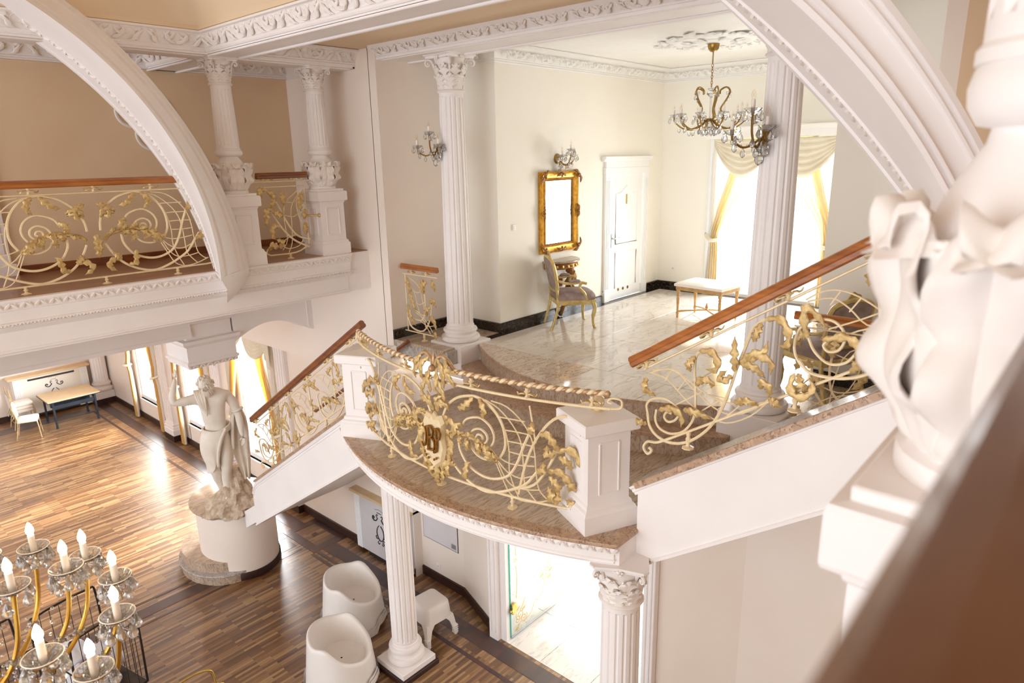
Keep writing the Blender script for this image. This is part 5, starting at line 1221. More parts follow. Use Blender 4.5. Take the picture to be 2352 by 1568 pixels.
# railings of the two side niches beside the hall columns
def niche_rail(x, y0, y1, lab, leafmat='leaf_gold'):
    r_ = thing('niche_railing', lab, 'railing', (x, (y0+y1)/2, HALL))
    s_ = 1 if y1 > y0 else -1
    R_ = Rail(r_, lambda a, v: V((x, y0+s_*a, HALL+v)), lambda a, v: V((-1, 0, 0)))
    L = abs(y1-y0)
    ob('handrail', MB().sweep3(RAILP, [(x, y0, HALL+0.985), (x, y1, HALL+0.985)], (1, 0, 0)), 'rail_wood', r_, 30)
    R_.bar([(0, 0.90), (L, 0.90)], 0.009, 'top_bar', n=1); R_.bar([(0, 0.10), (L, 0.10)], 0.009, 'bottom_bar', n=1); R_.bar([(L-0.06, 0.9), (L-0.06, 0.1)], 0.009, 'side_bar', n=1)
    f = L/0.75
    for st_, r in (([(0.3, 0.85), (0.28, 0.5), (0.35, 0.3), (0.55, 0.28)], 0.011), ([(0.15, 0.6), (0.18, 0.35), (0.35, 0.14), (0.6, 0.16), (0.68, 0.3)], 0.011)):
        R_.bar([(a*f, v) for a, v in st_], r)
    for st_ in ([(0.62, 0.86), (0.4, 0.74), (0.32, 0.5), (0.30, 0.2)], [(0.66, 0.84), (0.5, 0.65), (0.42, 0.4), (0.2, 0.12)], [(0.3, 0.7), (0.45, 0.66), (0.58, 0.7)], [(0.28, 0.55), (0.4, 0.5), (0.5, 0.52)], [(0.2, 0.4), (0.35, 0.36), (0.5, 0.42), (0.6, 0.5)], [(0.15, 0.15), (0.3, 0.3), (0.5, 0.38)], [(0.1, 0.25), (0.25, 0.22), (0.42, 0.28)]):
        R_.bar([(a*f, v) for a, v in st_], 0.0055, 'lattice_bar', n=3, k=5)
    for st_ in ([(0.64, 0.86), (0.58, 0.74), (0.55, 0.66)], [(0.62, 0.66), (0.55, 0.62), (0.48, 0.46), (0.44, 0.42)], [(0.66, 0.48), (0.6, 0.4), (0.55, 0.28), (0.5, 0.2)], [(0.3, 0.86), (0.3, 0.74), (0.28, 0.66)], [(0.2, 0.84), (0.26, 0.78), (0.27, 0.68)], [(0.12, 0.86), (0.04, 0.8), (0.06, 0.72)], [(0.16, 0.55), (0.08, 0.6), (0.04, 0.5)], [(0.16, 0.5), (0.22, 0.44), (0.24, 0.36)], [(0.2, 0.34), (0.08, 0.34), (0.06, 0.2)], [(0.1, 0.16), (0.05, 0.12), (0.08, 0.06)]):
        R_.leafs([(a*f, v) for a, v in st_], 0.045)
    for a in (L*0.3, L*0.72): R_.bracket(a, 0.90, 0.97)
    R_.foot(L*0.45, 0.0, 0.10)
niche_rail(5.85, 6.56, 7.27, 'small iron railing with wooden top in the niche left of the hall column')
niche_rail(6.05, 2.06, 1.16, 'small iron railing with wooden top in the niche right of the hall column')
# ---------------------------------------------------------------- the statue
def skin_figure(name, verts, edges, radii, mat, parent, levels=2, root=0):
    me = bpy.data.meshes.new(name+'_skeleton'); me.from_pydata([tuple(v) for v in verts], edges, [])
    o = bpy.data.objects.new(name, me); COL.objects.link(o)
    md = o.modifiers.new('skin', 'SKIN'); md.branch_smoothing = 0.4
    sv = me.skin_vertices[0].data
    for i, r in enumerate(radii):
        sv[i].radius = (r, r) if not isinstance(r, (tuple, list)) else r
        sv[i].use_root = (i == root)
    s2 = o.modifiers.new('subsurf', 'SUBSURF'); s2.levels = levels; s2.render_levels = levels
    dg = bpy.context.evaluated_depsgraph_get()
    m2 = bpy.data.meshes.new_from_object(o.evaluated_get(dg)); m2.name = name
    bpy.data.objects.remove(o); bpy.data.meshes.remove(me)
    m2.materials.clear(); m2.materials.append(MATS[mat])
    m2.polygons.foreach_set('use_smooth', [True]*len(m2.polygons))
    q = link(name, m2, parent); q.location = -WLOC.get(parent.name, V((0, 0, 0))); WLOC[q.name] = V((0, 0, 0))
    return q
SB = V((4.10, 9.72, 1.155))            # foot of the statue on the pedestal
sR = V((0.92, -0.39, 0)); sF = V((-0.39, -0.92, 0))   # to its left hand side in the picture's right; towards the room
def S(a, d, z): return SB+sR*a+sF*d+V((0, 0, z-1.155))
stt = thing('statue', 'pale stone statue of a bearded man in a loincloth, arm raised to the block', 'statue', SB)
vs = []; es = []; rr = []
def jv(p, r, prev=None):
    vs.append(p); rr.append(r)
    if prev is not None: es.append((prev, len(vs)-1))
    return len(vs)-1
pel = jv(S(0.0, 0.0, 2.40), (0.175, 0.14))
wst = jv(S(-0.005, 0.02, 2.60), (0.170, 0.125), pel)
abd = jv(S(-0.02, 0.02, 2.76), (0.182, 0.13), wst)
che = jv(S(-0.02, 0.03, 2.93), (0.222, 0.145), abd)
ucl = jv(S(-0.01, 0.0, 3.06), (0.200, 0.12), che)
nek = jv(S(-0.02, 0.04, 3.17), 0.0772, ucl)
n2 = jv(S(-0.045, 0.10, 3.24), 0.0725, nek)
# raised right arm (left in the picture)
sh = jv(S(-0.22, 0.02, 3.07), 0.0913, ucl); ua = jv(S(-0.36, 0.06, 3.055), 0.0725, sh); el = jv(S(-0.53, 0.08, 3.06), 0.0562, ua)
fa = jv(S(-0.52, 0.06, 3.17), 0.0608, el); wr = jv(S(-0.47, 0.04, 3.34), 0.0374, fa); hp = jv(S(-0.455, 0.03, 3.42), (0.040, 0.022), wr)
# lowered left arm
s2 = jv(S(0.20, 0.0, 3.06), 0.0959, ucl); u2 = jv(S(0.27, 0.0, 2.92), 0.0796, s2); e2 = jv(S(0.32, 0.02, 2.74), 0.0585, u2)
f2 = jv(S(0.33, 0.07, 2.63), 0.0585, e2); w2 = jv(S(0.33, 0.12, 2.47), 0.0386, f2); h2 = jv(S(0.345, 0.15, 2.40), (0.042, 0.026), w2)
# standing leg (right in the picture) and relaxed leg
hl = jv(S(0.075, 0.0, 2.30), 0.1288, pel); tl = jv(S(0.075, 0.05, 2.10), 0.12777, hl); kl = jv(S(0.055, 0.08, 1.89), 0.0772, tl); cl = jv(S(0.04, 0.02, 1.72), 0.0796, kl); al = jv(S(0.03, 0.0, 1.50), 0.0468, cl); fl_ = jv(S(0.03, 0.03, 1.44), 0.0526, al); tl_ = jv(S(-0.0, 0.16, 1.42), 0.0410, fl_)
hr = jv(S(-0.09, 0.0, 2.30), 0.1288, pel); tr_ = jv(S(-0.115, 0.03, 2.08), 0.12431, hr); kr = jv(S(-0.10, 0.03, 1.86), 0.0749, tr_); crr = jv(S(-0.075, -0.06, 1.70), 0.0725, kr); ar = jv(S(-0.05, -0.12, 1.50), 0.0445, crr); fr = jv(S(-0.05, -0.10, 1.42), 0.0491, ar); tr2 = jv(S(-0.10, 0.02, 1.40), 0.0398, fr)
body = skin_figure('body', vs, es, rr, 'statue_stone', stt, 2, pel)
# hands with separate fingers
def fingers(palm, dirv, side, curl, L=0.085, name='hand', parent=body):
    v_, e_, r_ = [], [], []
    d = dirv.normalized(); s_ = side.normalized(); nn = d.cross(s_).normalized()*curl
    p0 = len(v_); v_.append(palm-d*0.045); r_.append((0.03, 0.02)); v_.append(palm); r_.append((0.036, 0.018)); e_.append((0, 1))
    for k, (o_, l_) in enumerate(((-0.030, 0.82), (-0.010, 1.0), (0.011, 0.95), (0.031, 0.74))):
        b = palm+s_*o_+d*0.02; v_.append(b); r_.append(0.0125); i0 = len(v_)-1; e_.append((1, i0))
        p = b; dd = d
        for q in range(3):
            dd = (dd+nn*(0.28 if q else 0.12)).normalized(); p = p+dd*L*l_*(0.40, 0.33, 0.27)[q]
            v_.append(p); r_.append(0.0115-0.0018*q); e_.append((len(v_)-2, len(v_)-1))
    b = palm-d*0.02-s_*0.032; v_.append(b); r_.append(0.014); e_.append((0, len(v_)-1))
    dd = (d*0.6-s_*0.7+nn*0.3).normalized(); v_.append(b+dd*0.035); r_.append(0.0125); e_.append((len(v_)-2, len(v_)-1))
    v_.append(b+dd*0.035+(d+nn*0.4-s_*0.1).normalized()*0.03); r_.append(0.010); e_.append((len(v_)-2, len(v_)-1))
    return skin_figure(name, v_, e_, r_, 'statue_stone', parent, 1, 0)
fingers(S(-0.445, 0.03, 3.45), V((0, 0, 1))+sR*0.25, sR*0.3+sF*0.9, -0.6)
fingers(S(0.352, 0.17, 2.36), V((0, 0, -1))+sF*0.3-sR*0.2, sR*0.4+sF*0.8, 1.2)
# head bowed to its right, with face, hair and beard
HC = S(-0.075, 0.19, 3.32)
fwd = (sF*0.72-sR*0.42-V((0, 0, 0.62))).normalized(); upv = (V((0, 0, 1))-fwd*fwd.z); upv = upv.normalized(); rgt = fwd.cross(upv).normalized()
def Hd(x, y, z): return HC+rgt*x+fwd*y+upv*z
hm = MB()
rings = []
for i in range(1, 12):
    t = pi*i/12; zz = math.cos(t)
    ring = []
    for j in range(18):
        a = 2*pi*j/18; cx = math.sin(a); cyy = math.cos(a)
        rx = 0.078*math.sin(t)**0.8; ry = 0.098*math.sin(t)**0.8
        x = rx*cx; y = ry*cyy; z = 0.125*zz
        if zz < 0: x *= 1-0.28*(-zz); y = y*(1-0.12*(-zz))+0.012*(-zz)
        if cyy > 0.3 and abs(zz-0.05) < 0.2: y -= 0.008*abs(cx)*2     # eye hollows
        ring.append(Hd(x, y, z))
    rings.append(ring)
hm.loft(rings)
hm.loft([[Hd(-0.012, 0.088, 0.035), Hd(0.012, 0.088, 0.035), Hd(0.010, 0.092, 0.03), Hd(-0.010, 0.092, 0.03)], [Hd(-0.012, 0.09, 0.0), Hd(0.012, 0.09, 0.0), Hd(0.010, 0.112, 0.0), Hd(-0.010, 0.112, 0.0)], [Hd(-0.020, 0.088, -0.03), Hd(0.020, 0.088, -0.03), Hd(0.014, 0.124, -0.026), Hd(-0.014, 0.124, -0.026)], [Hd(-0.014, 0.086, -0.04), Hd(0.014, 0.086, -0.04), Hd(0.008, 0.108, -0.038), Hd(-0.008, 0.108, -0.038)]])
hm.tube([Hd(-0.05, 0.075, 0.035), Hd(-0.03, 0.092, 0.043), Hd(-0.008, 0.094, 0.036), Hd(0.008, 0.094, 0.036), Hd(0.03, 0.092, 0.043), Hd(0.05, 0.075, 0.035)], 0.010, 6)
for sx in (-1, 1):
    hm.ball(Hd(sx*0.032, 0.080, 0.015), 0.013, 8, 5)
    hm.ball(Hd(sx*0.079, -0.005, 0.0), 0.024, 8, 5, sx=0.6)
hm.tube([Hd(-0.024, 0.092, -0.062), Hd(0.0, 0.100, -0.060), Hd(0.024, 0.092, -0.062)], [0.006, 0.009, 0.006], 6)
ob('head', hm, 'statue_stone', stt, 60)
hair = MB(); rnd = random.Random(4)
for k in range(70):
    a = rnd.uniform(0.6, 5.7); el_ = rnd.uniform(-0.25, 1.45)
    d = (math.sin(a)*math.cos(el_), math.cos(a)*math.cos(el_), math.sin(el_))
    if d[1] > 0.55 and el_ < 0.7: continue
    p = Hd(d[0]*0.085, d[1]*0.10, 0.01+d[2]*0.125); q = Hd(d[0]*0.10+rnd.uniform(-.015, .015), d[1]*0.115, d[2]*0.125-0.045)
    r_ = Hd(d[0]*0.104, d[1]*0.117-0.01, d[2]*0.12-0.085)
    hair.tube(catmull([p, p.lerp(q, 0.5)+(p-HC)*0.12, q, r_], 2), [0.012, 0.016, 0.017, 0.015, 0.014, 0.010, 0.007], 5)
ob('hair', hair, 'statue_stone', stt, 60)
beard = MB()
for k in range(34):
    a = rnd.uniform(-1.35, 1.35); z0 = -0.055-0.035*math.cos(a)
    p = Hd(0.07*math.sin(a), 0.088*math.cos(a), z0+rnd.uniform(-.02, .02)); q = p+(-upv*0.06+fwd*0.015*math.cos(a)+rgt*rnd.uniform(-.015, .015)); r_ = q-upv*0.045+rgt*rnd.uniform(-.012, .012)
    beard.tube(catmull([p, q, r_], 2), [0.012, 0.015, 0.014, 0.010, 0.005], 5)
ob('beard', beard, 'statue_stone', stt, 60)
# drapery: cloth round the hips, over the shoulder, over the left arm
def drape_ring(spec, n=40, fold=0.010, kf=9):
    R = []
    for i, (a, d, z, rx, ry) in enumerate(spec):
        ring = []
        for j in range(n):
            t = 2*pi*j/n
            f = 1+fold/0.15*math.sin(kf*t+0.7*i+math.sin(t*2)*1.5)*(0.5+0.12*i)
            ring.append(S(a+rx*f*math.cos(t), d+ry*f*math.sin(t), z+0.035*math.sin(t+2.4)*(1 if i < 3 else 0.6)+(0.14*math.cos(t) if i > 4 else 0.0)*(i-4)*0.5))
        R.append(ring)
    return R
lcm = MB()
def hip_cloth(u, v):
    # u runs round the body from the front opening, v down
    t = 1.25+u*5.0
    ln = 0.62+0.10*math.sin((t-1.2)*0.6)
    z = 2.585-v*ln*(1.0-0.30*math.exp(-((t-1.25)/0.5)**2))
    gx = 0.195+0.055*math.sin(pi*min(1, v*1.2))-0.05*v; gy = 0.165+0.02*math.sin(pi*v)
    f = 1+0.055*math.sin(t*6+2.5*v)*min(1, v*2)+0.03*math.sin(t*13+4*v)*v
    lean = -0.055*v
    return S(lean+gx*f*math.cos(t), 0.01+gy*f*math.sin(t), z+0.035*math.sin(t+2.4)*(1-v)), S(lean+math.cos(t), math.sin(t), z)-S(lean, 0, z)
ob('loincloth', lcm.slab(hip_cloth, 54, 16, 0.014), 'statue_stone', stt, 70)
belt = MB()
for k in range(3):
    belt.tube([S(0.200*math.cos(t), 0.168*math.sin(t), 2.58-0.022*k+0.03*math.sin(t+2.4)+0.012*math.sin(3*t+k)) for t in [2*pi*j/36 for j in range(36)]], 0.017, 6, closed=True)
belt.tube(catmull([S(0.12, 0.15, 2.57), S(0.05, 0.19, 2.45), S(-0.01, 0.20, 2.28), S(-0.04, 0.18, 2.12), S(-0.05, 0.16, 2.0)], 5), [0.026]*21, 6)
ob('cloth_roll', belt, 'statue_stone', stt, 70)
sc_ = MB()
for k in range(6):
    o_ = -0.035+k*0.022
    sc_.tube(catmull([S(-0.20+o_, -0.13, 2.98), S(-0.20+o_, -0.06, 3.15), S(-0.19+o_, 0.07, 3.165), S(-0.165+o_*0.85, 0.16, 3.05+0.01*(k % 2)), S(-0.14+o_*0.5, 0.172, 2.96-0.012*k), S(-0.13+o_*0.3, 0.165, 2.92-0.02*k)], 5), [0.015]*25+[0.012], 6)
ob('shoulder_cloth', sc_, 'statue_stone', stt, 70)
def arm_cloth(u, v):
    z = 2.80-v*1.18
    wv = (0.09+0.05*math.sin(pi*min(1, v*1.1)))*(1-0.45*v**3)
    x = 0.30+0.02*v+(u-0.5)*2*wv
    return S(x+0.012*math.sin(v*9), 0.02-0.06*math.sin(pi*v)+0.022*math.sin(u*15+v*3)*(0.4+v), z+0.05*math.sin(u*pi)), sF
ob('arm_cloth', MB().slab(arm_cloth, 18, 20, 0.022), 'statue_stone', stt, 70)
ob('arm_cloth_roll', MB().tube(catmull([S(0.25, 0.02, 2.78), S(0.30, 0.09, 2.80), S(0.37, 0.06, 2.82), S(0.38, -0.02, 2.80), S(0.30, -0.05, 2.76), S(0.25, 0.02, 2.72), S(0.22, 0.06, 2.55), S(0.20, 0.08, 2.35), S(0.19, 0.06, 2.2)], 4), 0.024, 7), 'statue_stone', stt, 70)
# rock and tree stump
rk = MB(); rg = []
prof = [(0.37, 0.0), (0.385, 0.05), (0.375, 0.12), (0.34, 0.20), (0.29, 0.27), (0.235, 0.34), (0.19, 0.42), (0.155, 0.50), (0.13, 0.60), (0.10, 0.70), (0.04, 0.74)]
for i, (r, z) in enumerate(prof):
    ring = []
    for j in range(44):
        t = 2*pi*j/44
        nz = 1+0.10*math.sin(5*t+i*1.3)+0.07*math.sin(11*t-i*0.9)+rnd.uniform(-.05, .05)
        cxo = 0.10*min(1, z/0.3)
        ring.append(S(cxo+0.04+r*nz*math.cos(t)*1.0, -0.02-0.05*min(1, z/0.3)+r*nz*math.sin(t)*0.9, 1.155+z))
    rg.append(ring)
ob('rock', rk.loft(rg), 'rock', stt, 25)

# ---------------------------------------------------------------- crystal lights
DROP = mesh('crystal_drop', MB().lathe([(0.0, 0.0), (0.010, 0.006), (0.016, 0.018), (0.014, 0.030), (0.006, 0.046), (0.002, 0.052)], 7), 'crystal', 20)
BEAD = mesh('crystal_bead', MB().ball((0, 0, 0), 0.009, 6, 4), 'crystal', 20)
def bobeche_mesh():
    m = MB(); n = 20
    m.lathe([(0.014, 0.0), (0.03, 0.006), (0.055, 0.022), (0.070, 0.040), (0.068, 0.042), (0.052, 0.026), (0.028, 0.010), (0.014, 0.006)], n, cap=False)
    return m
BOB = mesh('glass_dish', bobeche_mesh(), 'crystal', 20)
def dish_net():
    m = MB()
    for sg in (1, -1):
        for k in range(14):
            a = 2*pi*k/14
            m.tube([((0.02+0.05*t)*math.cos(a+sg*t*0.9), (0.02+0.05*t)*math.sin(a+sg*t*0.9), 0.003+0.038*t**1.3) for t in (0, 0.35, 0.7, 1)], 0.0013, 3)
    m.tube([(0.070*math.cos(2*pi*k/24), 0.070*math.sin(2*pi*k/24), 0.041) for k in range(24)], 0.0025, 4, closed=True)
    return m
NET = mesh('cut_glass_net', dish_net(), 'candle', 30)
CAND = mesh('candle_sleeve', MB().lathe([(0.0155, 0.0), (0.0155, 0.098), (0.013, 0.10), (0.0, 0.10)], 14), 'candle', 40)
BULBP = [(0.009, 0.0), (0.013, 0.008), (0.0185, 0.024), (0.0180, 0.036), (0.012, 0.054), (0.006, 0.068), (0.0, 0.076)]
BULBL = mesh('lit_bulb', MB().lathe(BULBP, 14), 'bulb_lit', 50)
BULBC = mesh('clear_bulb', MB().lathe(BULBP, 12), 'bulb_glass', 50)
FIL = mesh('filament', MB().tube([(-0.004, 0, 0.02), (0, 0, 0.045), (0.004, 0, 0.02)], 0.001, 4), 'brass', 0)
CLUST = mesh('crystal_rosette', MB().ball((0, 0, 0), 0.013, 6, 4).ball((0.014, 0, 0), 0.008, 5, 4).ball((-0.014, 0, 0), 0.008, 5, 4).ball((0, 0.014, 0), 0.008, 5, 4).ball((0, -0.014, 0), 0.008, 5, 4), 'crystal', 20)
def candle_on(arm, pos, s=1.0, lit=True, drops=7, fine=True):
    """candle, glass dish and pendants on the end of an arm (arm-local position)"""
    p = V(pos)
    d = link('glass_dish', BOB, arm, p, (0, 0, 0), (s,)*3)
    link('candle_sleeve', CAND, arm, p+V((0, 0, 0.008*s)), (0, 0, 0), (s,)*3)
    link('light_bulb', BULBL if lit else BULBC, arm, p+V((0, 0, 0.106*s)), (0, 0, 0), (s,)*3)
    if not lit: link('filament', FIL, arm, p+V((0, 0, 0.106*s)), (0, 0, 0), (s,)*3)
    if fine: link('cut_glass_net', NET, arm, p, (0, 0, 0), (s,)*3)
    for k in range(drops):
        a = 2*pi*k/drops+0.3
        q = p+V((0.066*s*math.cos(a), 0.066*s*math.sin(a), 0.036*s))
        link('crystal_bead', BEAD, arm, q+V((0, 0, -0.012*s)), (0, 0, 0), (s*0.9,)*3)
        link('crystal_drop', DROP, arm, q+V((0, 0, -(0.092+0.02*(k % 2))*s)), (0, 0, a), (s*1.4,)*3)

# large lit chandelier in the void, lower left
HX, HY = 0.0, 3.4
ch = thing('chandelier', 'large lit candle chandelier with gold arms and crystal drops, lower left corner', 'chandelier', (HX, HY, 4.3))
ob('chandelier_stem', MB().lathe([(0.02, -0.35), (0.07, -0.30), (0.10, -0.22), (0.05, -0.15), (0.03, -0.05), (0.05, 0.05), (0.03, 0.2), (0.025, 0.9), (0.012, 1.0), (0.012, 3.44)], 16), 'chandelier_gold', ch, 50, local=True)
def ch_arm(ang, r, z, drops, s=1.0, z_in=-0.25):
    a = math.radians(ang); d = V((math.cos(a), math.sin(a), 0)); zt = z-0.125
    P = catmull([d*0.04+V((0, 0, z_in+0.02)), d*r*0.35+V((0, 0, z_in-0.05)), d*r*0.72+V((0, 0, z_in-0.02)), d*r*0.93+V((0, 0, z_in+(zt-4.3-z_in)*0.35)), d*r+V((0, 0, zt-4.3-0.01))], 6)
    m = MB()
    sd = V((-d.y, d.x, 0))
    m.tube(P, 0.011, 8)
    for o_ in (-0.007, 0.007): m.tube([p+sd*o_+V((0, 0, 0.006)) for p in P], 0.0055, 5)
    arm = ob('chandelier_arm', m, 'chandelier_gold', ch, 50, local=True)
    candle_on(arm, d*r+V((0, 0, zt-4.3)), s, True, drops)
    for t in (6, 11, 16):
        link('crystal_rosette', CLUST, arm, P[t]+V((0, 0, 0.004)), (0, 0, a), (1.5,)*3)
    # bead chain hanging below the arm
    q = P[11]
    for k in range(7): link('crystal_bead', BEAD, arm, q+V((0, 0, -0.03-0.022*k)), (0, 0, 0), (1.0,)*3)
    link('crystal_drop', DROP, arm, q+V((0, 0, -0.245)), (0, 0, a), (1.5,)*3)
    # bead swag from the dish back to the arm
    e0 = d*(r-0.06)+V((0, 0, zt-4.28)); e1 = P[13]
    for k in range(1, 7):
        t = k/7; w_ = e0.lerp(e1, t)+V((0, 0, -0.05*math.sin(pi*t)))
        link('crystal_bead', BEAD, arm, w_, (0, 0, 0), (0.9,)*3)
ch_arm(-51, 0.87, 4.59, 9)
for ang in (-28.5, -6, 16.5, 39, 61.5): ch_arm(ang, 0.83, 4.6, 9)
for ang in (-73.5, -96, 84, 106.5, 129, 151.5, 174, 196.5, 219, 241.5): ch_arm(ang, 0.83, 4.6, 0)
for ang, r, z in ((3, 0.67, 4.68), (-54, 0.71, 4.68), (48, 0.66, 4.66)): ch_arm(ang, r, z, 9, 1.0, -0.12)
for ang, r, z in ((-3, 0.45, 4.72), (-115, 0.66, 4.68), (170, 0.66, 4.68)): ch_arm(ang, r, z, 5, 1.0, -0.10)

# chandelier of the upper hall (unlit)
hc = thing('chandelier', 'unlit crystal chandelier hanging on a chain in the upper hall', 'chandelier', (8.65, 4.26, 7.73))
ob('ceiling_cup', MB().lathe([(0.075, 0.0), (0.075, -0.02), (0.065, -0.06), (0.035, -0.09), (0.012, -0.095)], 20), 'brass', hc, 50, local=True)
ob('chandelier_rod', MB().lathe([(0.008, -0.09), (0.008, -0.24)], 8), 'brass', hc, 50, local=True)
for k in range(8):
    z = -0.255-k*0.034
    ob('chain_link', MB().tube([((0.012*math.cos(t) if k % 2 else 0), (0 if k % 2 else 0.012*math.cos(t)), z+0.022*math.sin(t)) for t in [2*pi*j/10 for j in range(10)]], 0.004, 5, closed=True), 'brass', hc, 50, local=True)
ob('glass_stem', MB().lathe([(0.03, -0.52), (0.05, -0.535), (0.02, -0.55), (0.05, -0.58), (0.055, -0.60), (0.02, -0.63), (0.012, -0.66), (0.012, -0.90), (0.04, -0.93), (0.06, -0.97), (0.03, -1.01), (0.0, -1.03)], 14), 'crystal', hc, 40, local=True)
for k in range(10):
    a = 2*pi*k/10+0.2; d = V((math.cos(a), math.sin(a), 0))
    P = catmull([d*0.03+V((0, 0, -0.90)), d*0.13+V((0, 0, -0.99)), d*0.28+V((0, 0, -1.03)), d*0.40+V((0, 0, -0.97)), d*0.455+V((0, 0, -0.88))], 5)
    arm = ob('chandelier_arm', MB().tube(P, 0.010, 6), 'brass', hc, 50, local=True)
    candle_on(arm, d*0.455+V((0, 0, -0.88)), 0.95, False, 5, False)
    for t in (4, 9, 14): link('crystal_drop', DROP, arm, P[t]+V((0, 0, -0.085)), (0, 0, a), (1.3,)*3)
    if k % 2 == 0:
        P = catmull([d*0.05+V((0, 0, -0.93)), d*0.17+V((0, 0, -0.88)), d*0.13+V((0, 0, -0.78)), d*0.20+V((0, 0, -0.66)), d*0.235+V((0, 0, -0.57)), d*0.19+V((0, 0, -0.52)), d*0.12+V((0, 0, -0.55)), d*0.11+V((0, 0, -0.60))], 5)
        cw = ob('crown_arm', MB().tube(P, 0.011, 6), 'brass', hc, 50, local=True)
        for t in range(4, 34, 5): link('crystal_bead', BEAD, cw, P[t]+d*0.012, (0, 0, 0), (1.2,)*3)
        for t in (20, 24): link('crystal_drop', DROP, cw, P[t]+V((0, 0, -0.09)), (0, 0, a), (1.2,)*3)
for k in range(14):
    a = 2*pi*k/14; link('crystal_drop', DROP, hc, (0.13*math.cos(a), 0.13*math.sin(a), -1.10), (0, 0, a), (1.5,)*3)
for k in range(8):
    a = 2*pi*k/8; link('crystal_drop', DROP, hc, (0.07*math.cos(a), 0.07*math.sin(a), -1.12), (0, 0, a), (1.5,)*3)

# wall and column sconces
def sconce(x, y, z, ang, lab, arms, s=1.0, plate=0.075):
    """arms: (turn from the outward direction, reach, rise)"""
    c_ = thing('wall_sconce', lab, 'sconce', (x, y, z), math.radians(ang))
    ob('back_plate', MB().lathe([(plate, -0.0), (plate, 0.008), (plate*0.8, 0.02), (plate*0.3, 0.03), (0.0, 0.034)], 18).xf(Matrix.Rotation(pi/2, 4, 'Y')), 'brass', c_, 50, local=True)
    for (ta, reach, rise) in arms:
        a = math.radians(ta); d = V((math.cos(a), math.sin(a), 0))
        P = catmull([V((0.02, 0, 0)), V((0.02, 0, 0))+d*reach*0.25+V((0, 0, -0.07*s)), d*reach*0.65+V((0, 0, -0.10*s)), d*reach*0.95+V((0, 0, -0.04*s+rise*0.3)), d*reach+V((0, 0, 0.02+rise))], 5)
        arm = ob('sconce_arm', MB().tube(P, 0.009*s, 6), 'brass', c_, 50, local=True)
        candle_on(arm, d*reach+V((0, 0, 0.02+rise)), s, False, 5, False)
        for t in (5, 10, 14): link('crystal_drop', DROP, arm, P[t]+V((0, 0, -0.08*s)), (0, 0, 0), (1.4*s,)*3)
        for t in range(2, 18, 3): link('crystal_bead', BEAD, arm, P[t]+V((0, 0, 0.012)), (0, 0, 0), (1.1*s,)*3)
    for k in range(5): link('crystal_bead', BEAD, c_, (0.05, 0.0, -0.04-0.025*k), (0, 0, 0), (1.2*s,)*3)
    link('crystal_drop', DROP, c_, (0.05, 0, -0.24*s), (0, 0, 0), (2.2*s,)*3)
sconce(6.02, 6.60, 6.53, 150, 'crystal candle sconce with brass plate on the left hall column', [(-10, 0.27, -0.03), (35, 0.17, 0.13), (75, 0.15, -0.02)], 0.95)
sconce(6.02, 2.44, 6.55, 140, 'crystal candle sconce with brass plate on the right hall column', [(-8, 0.29, -0.03), (25, 0.19, 0.14), (65, 0.14, 0.0)], 1.1, 0.085)
sconce(8.13, 6.368, 6.36, -90, 'crystal candle sconce above the gilt mirror', [(-35, 0.24, 0.0), (35, 0.24, 0.0), (0, 0.25, 0.08)], 0.9)
sconce(5.94, 16.3, 2.55, 180, 'small crystal sconce on the pilaster between the two far curtained windows', [(-35, 0.22, 0.0), (35, 0.22, 0.0)], 1.0)
sconce(5.94, 13.5, 2.55, 180, 'small crystal sconce on the pilaster beside the raised arm of the statue', [(-35, 0.22, 0.0), (35, 0.22, 0.0)], 1.0)

# ---------------------------------------------------------------- hall furniture
mr = thing('wall_mirror', 'tall mirror in a carved gilt frame on the hall wall', 'mirror', (8.14, 6.37, 5.0))
mx0, mx1, mz0, mz1 = 7.69, 8.60, 5.01, 6.18
def frame_ring(o_, y, wob=0.0):
    pts = []
    for (a, b) in (((mx0+o_, mz0+o_), (mx1-o_, mz0+o_)), ((mx1-o_, mz0+o_), (mx1-o_, mz1-o_)), ((mx1-o_, mz1-o_), (mx0+o_, mz1-o_)), ((mx0+o_, mz1-o_), (mx0+o_, mz0+o_))):
        d = (V(b)-V(a)); L = d.length; d = d/L; nn = V((d.y, -d.x))
        for k in range(12):
            t = k/12; q = V(a)+d*L*t+nn*wob*abs(math.sin(3*pi*t))
            pts.append((q.x, y, q.y))
    return pts
ob('mirror_frame', MB().loft([frame_ring(0.0, 6.37), frame_ring(0.0, 6.345, 0.0), frame_ring(0.0, 6.33, 0.012), frame_ring(0.03, 6.315, 0.008), frame_ring(0.06, 6.335), frame_ring(0.085, 6.34), frame_ring(0.10, 6.325), frame_ring(0.115, 6.345), frame_ring(0.125, 6.36)], True, False), 'frame_gold', mr, 40)
ob('mirror_glass', MB().box((mx0+0.11, 6.356, mz0+0.11), (mx1-0.11, 6.362, mz1-0.11)), 'mirror', mr, 0)
ob('bead_edge', MB().tube([p for p in frame_ring(0.122, 6.343)], 0.007, 5, closed=True), 'frame_bronze', mr, 50)
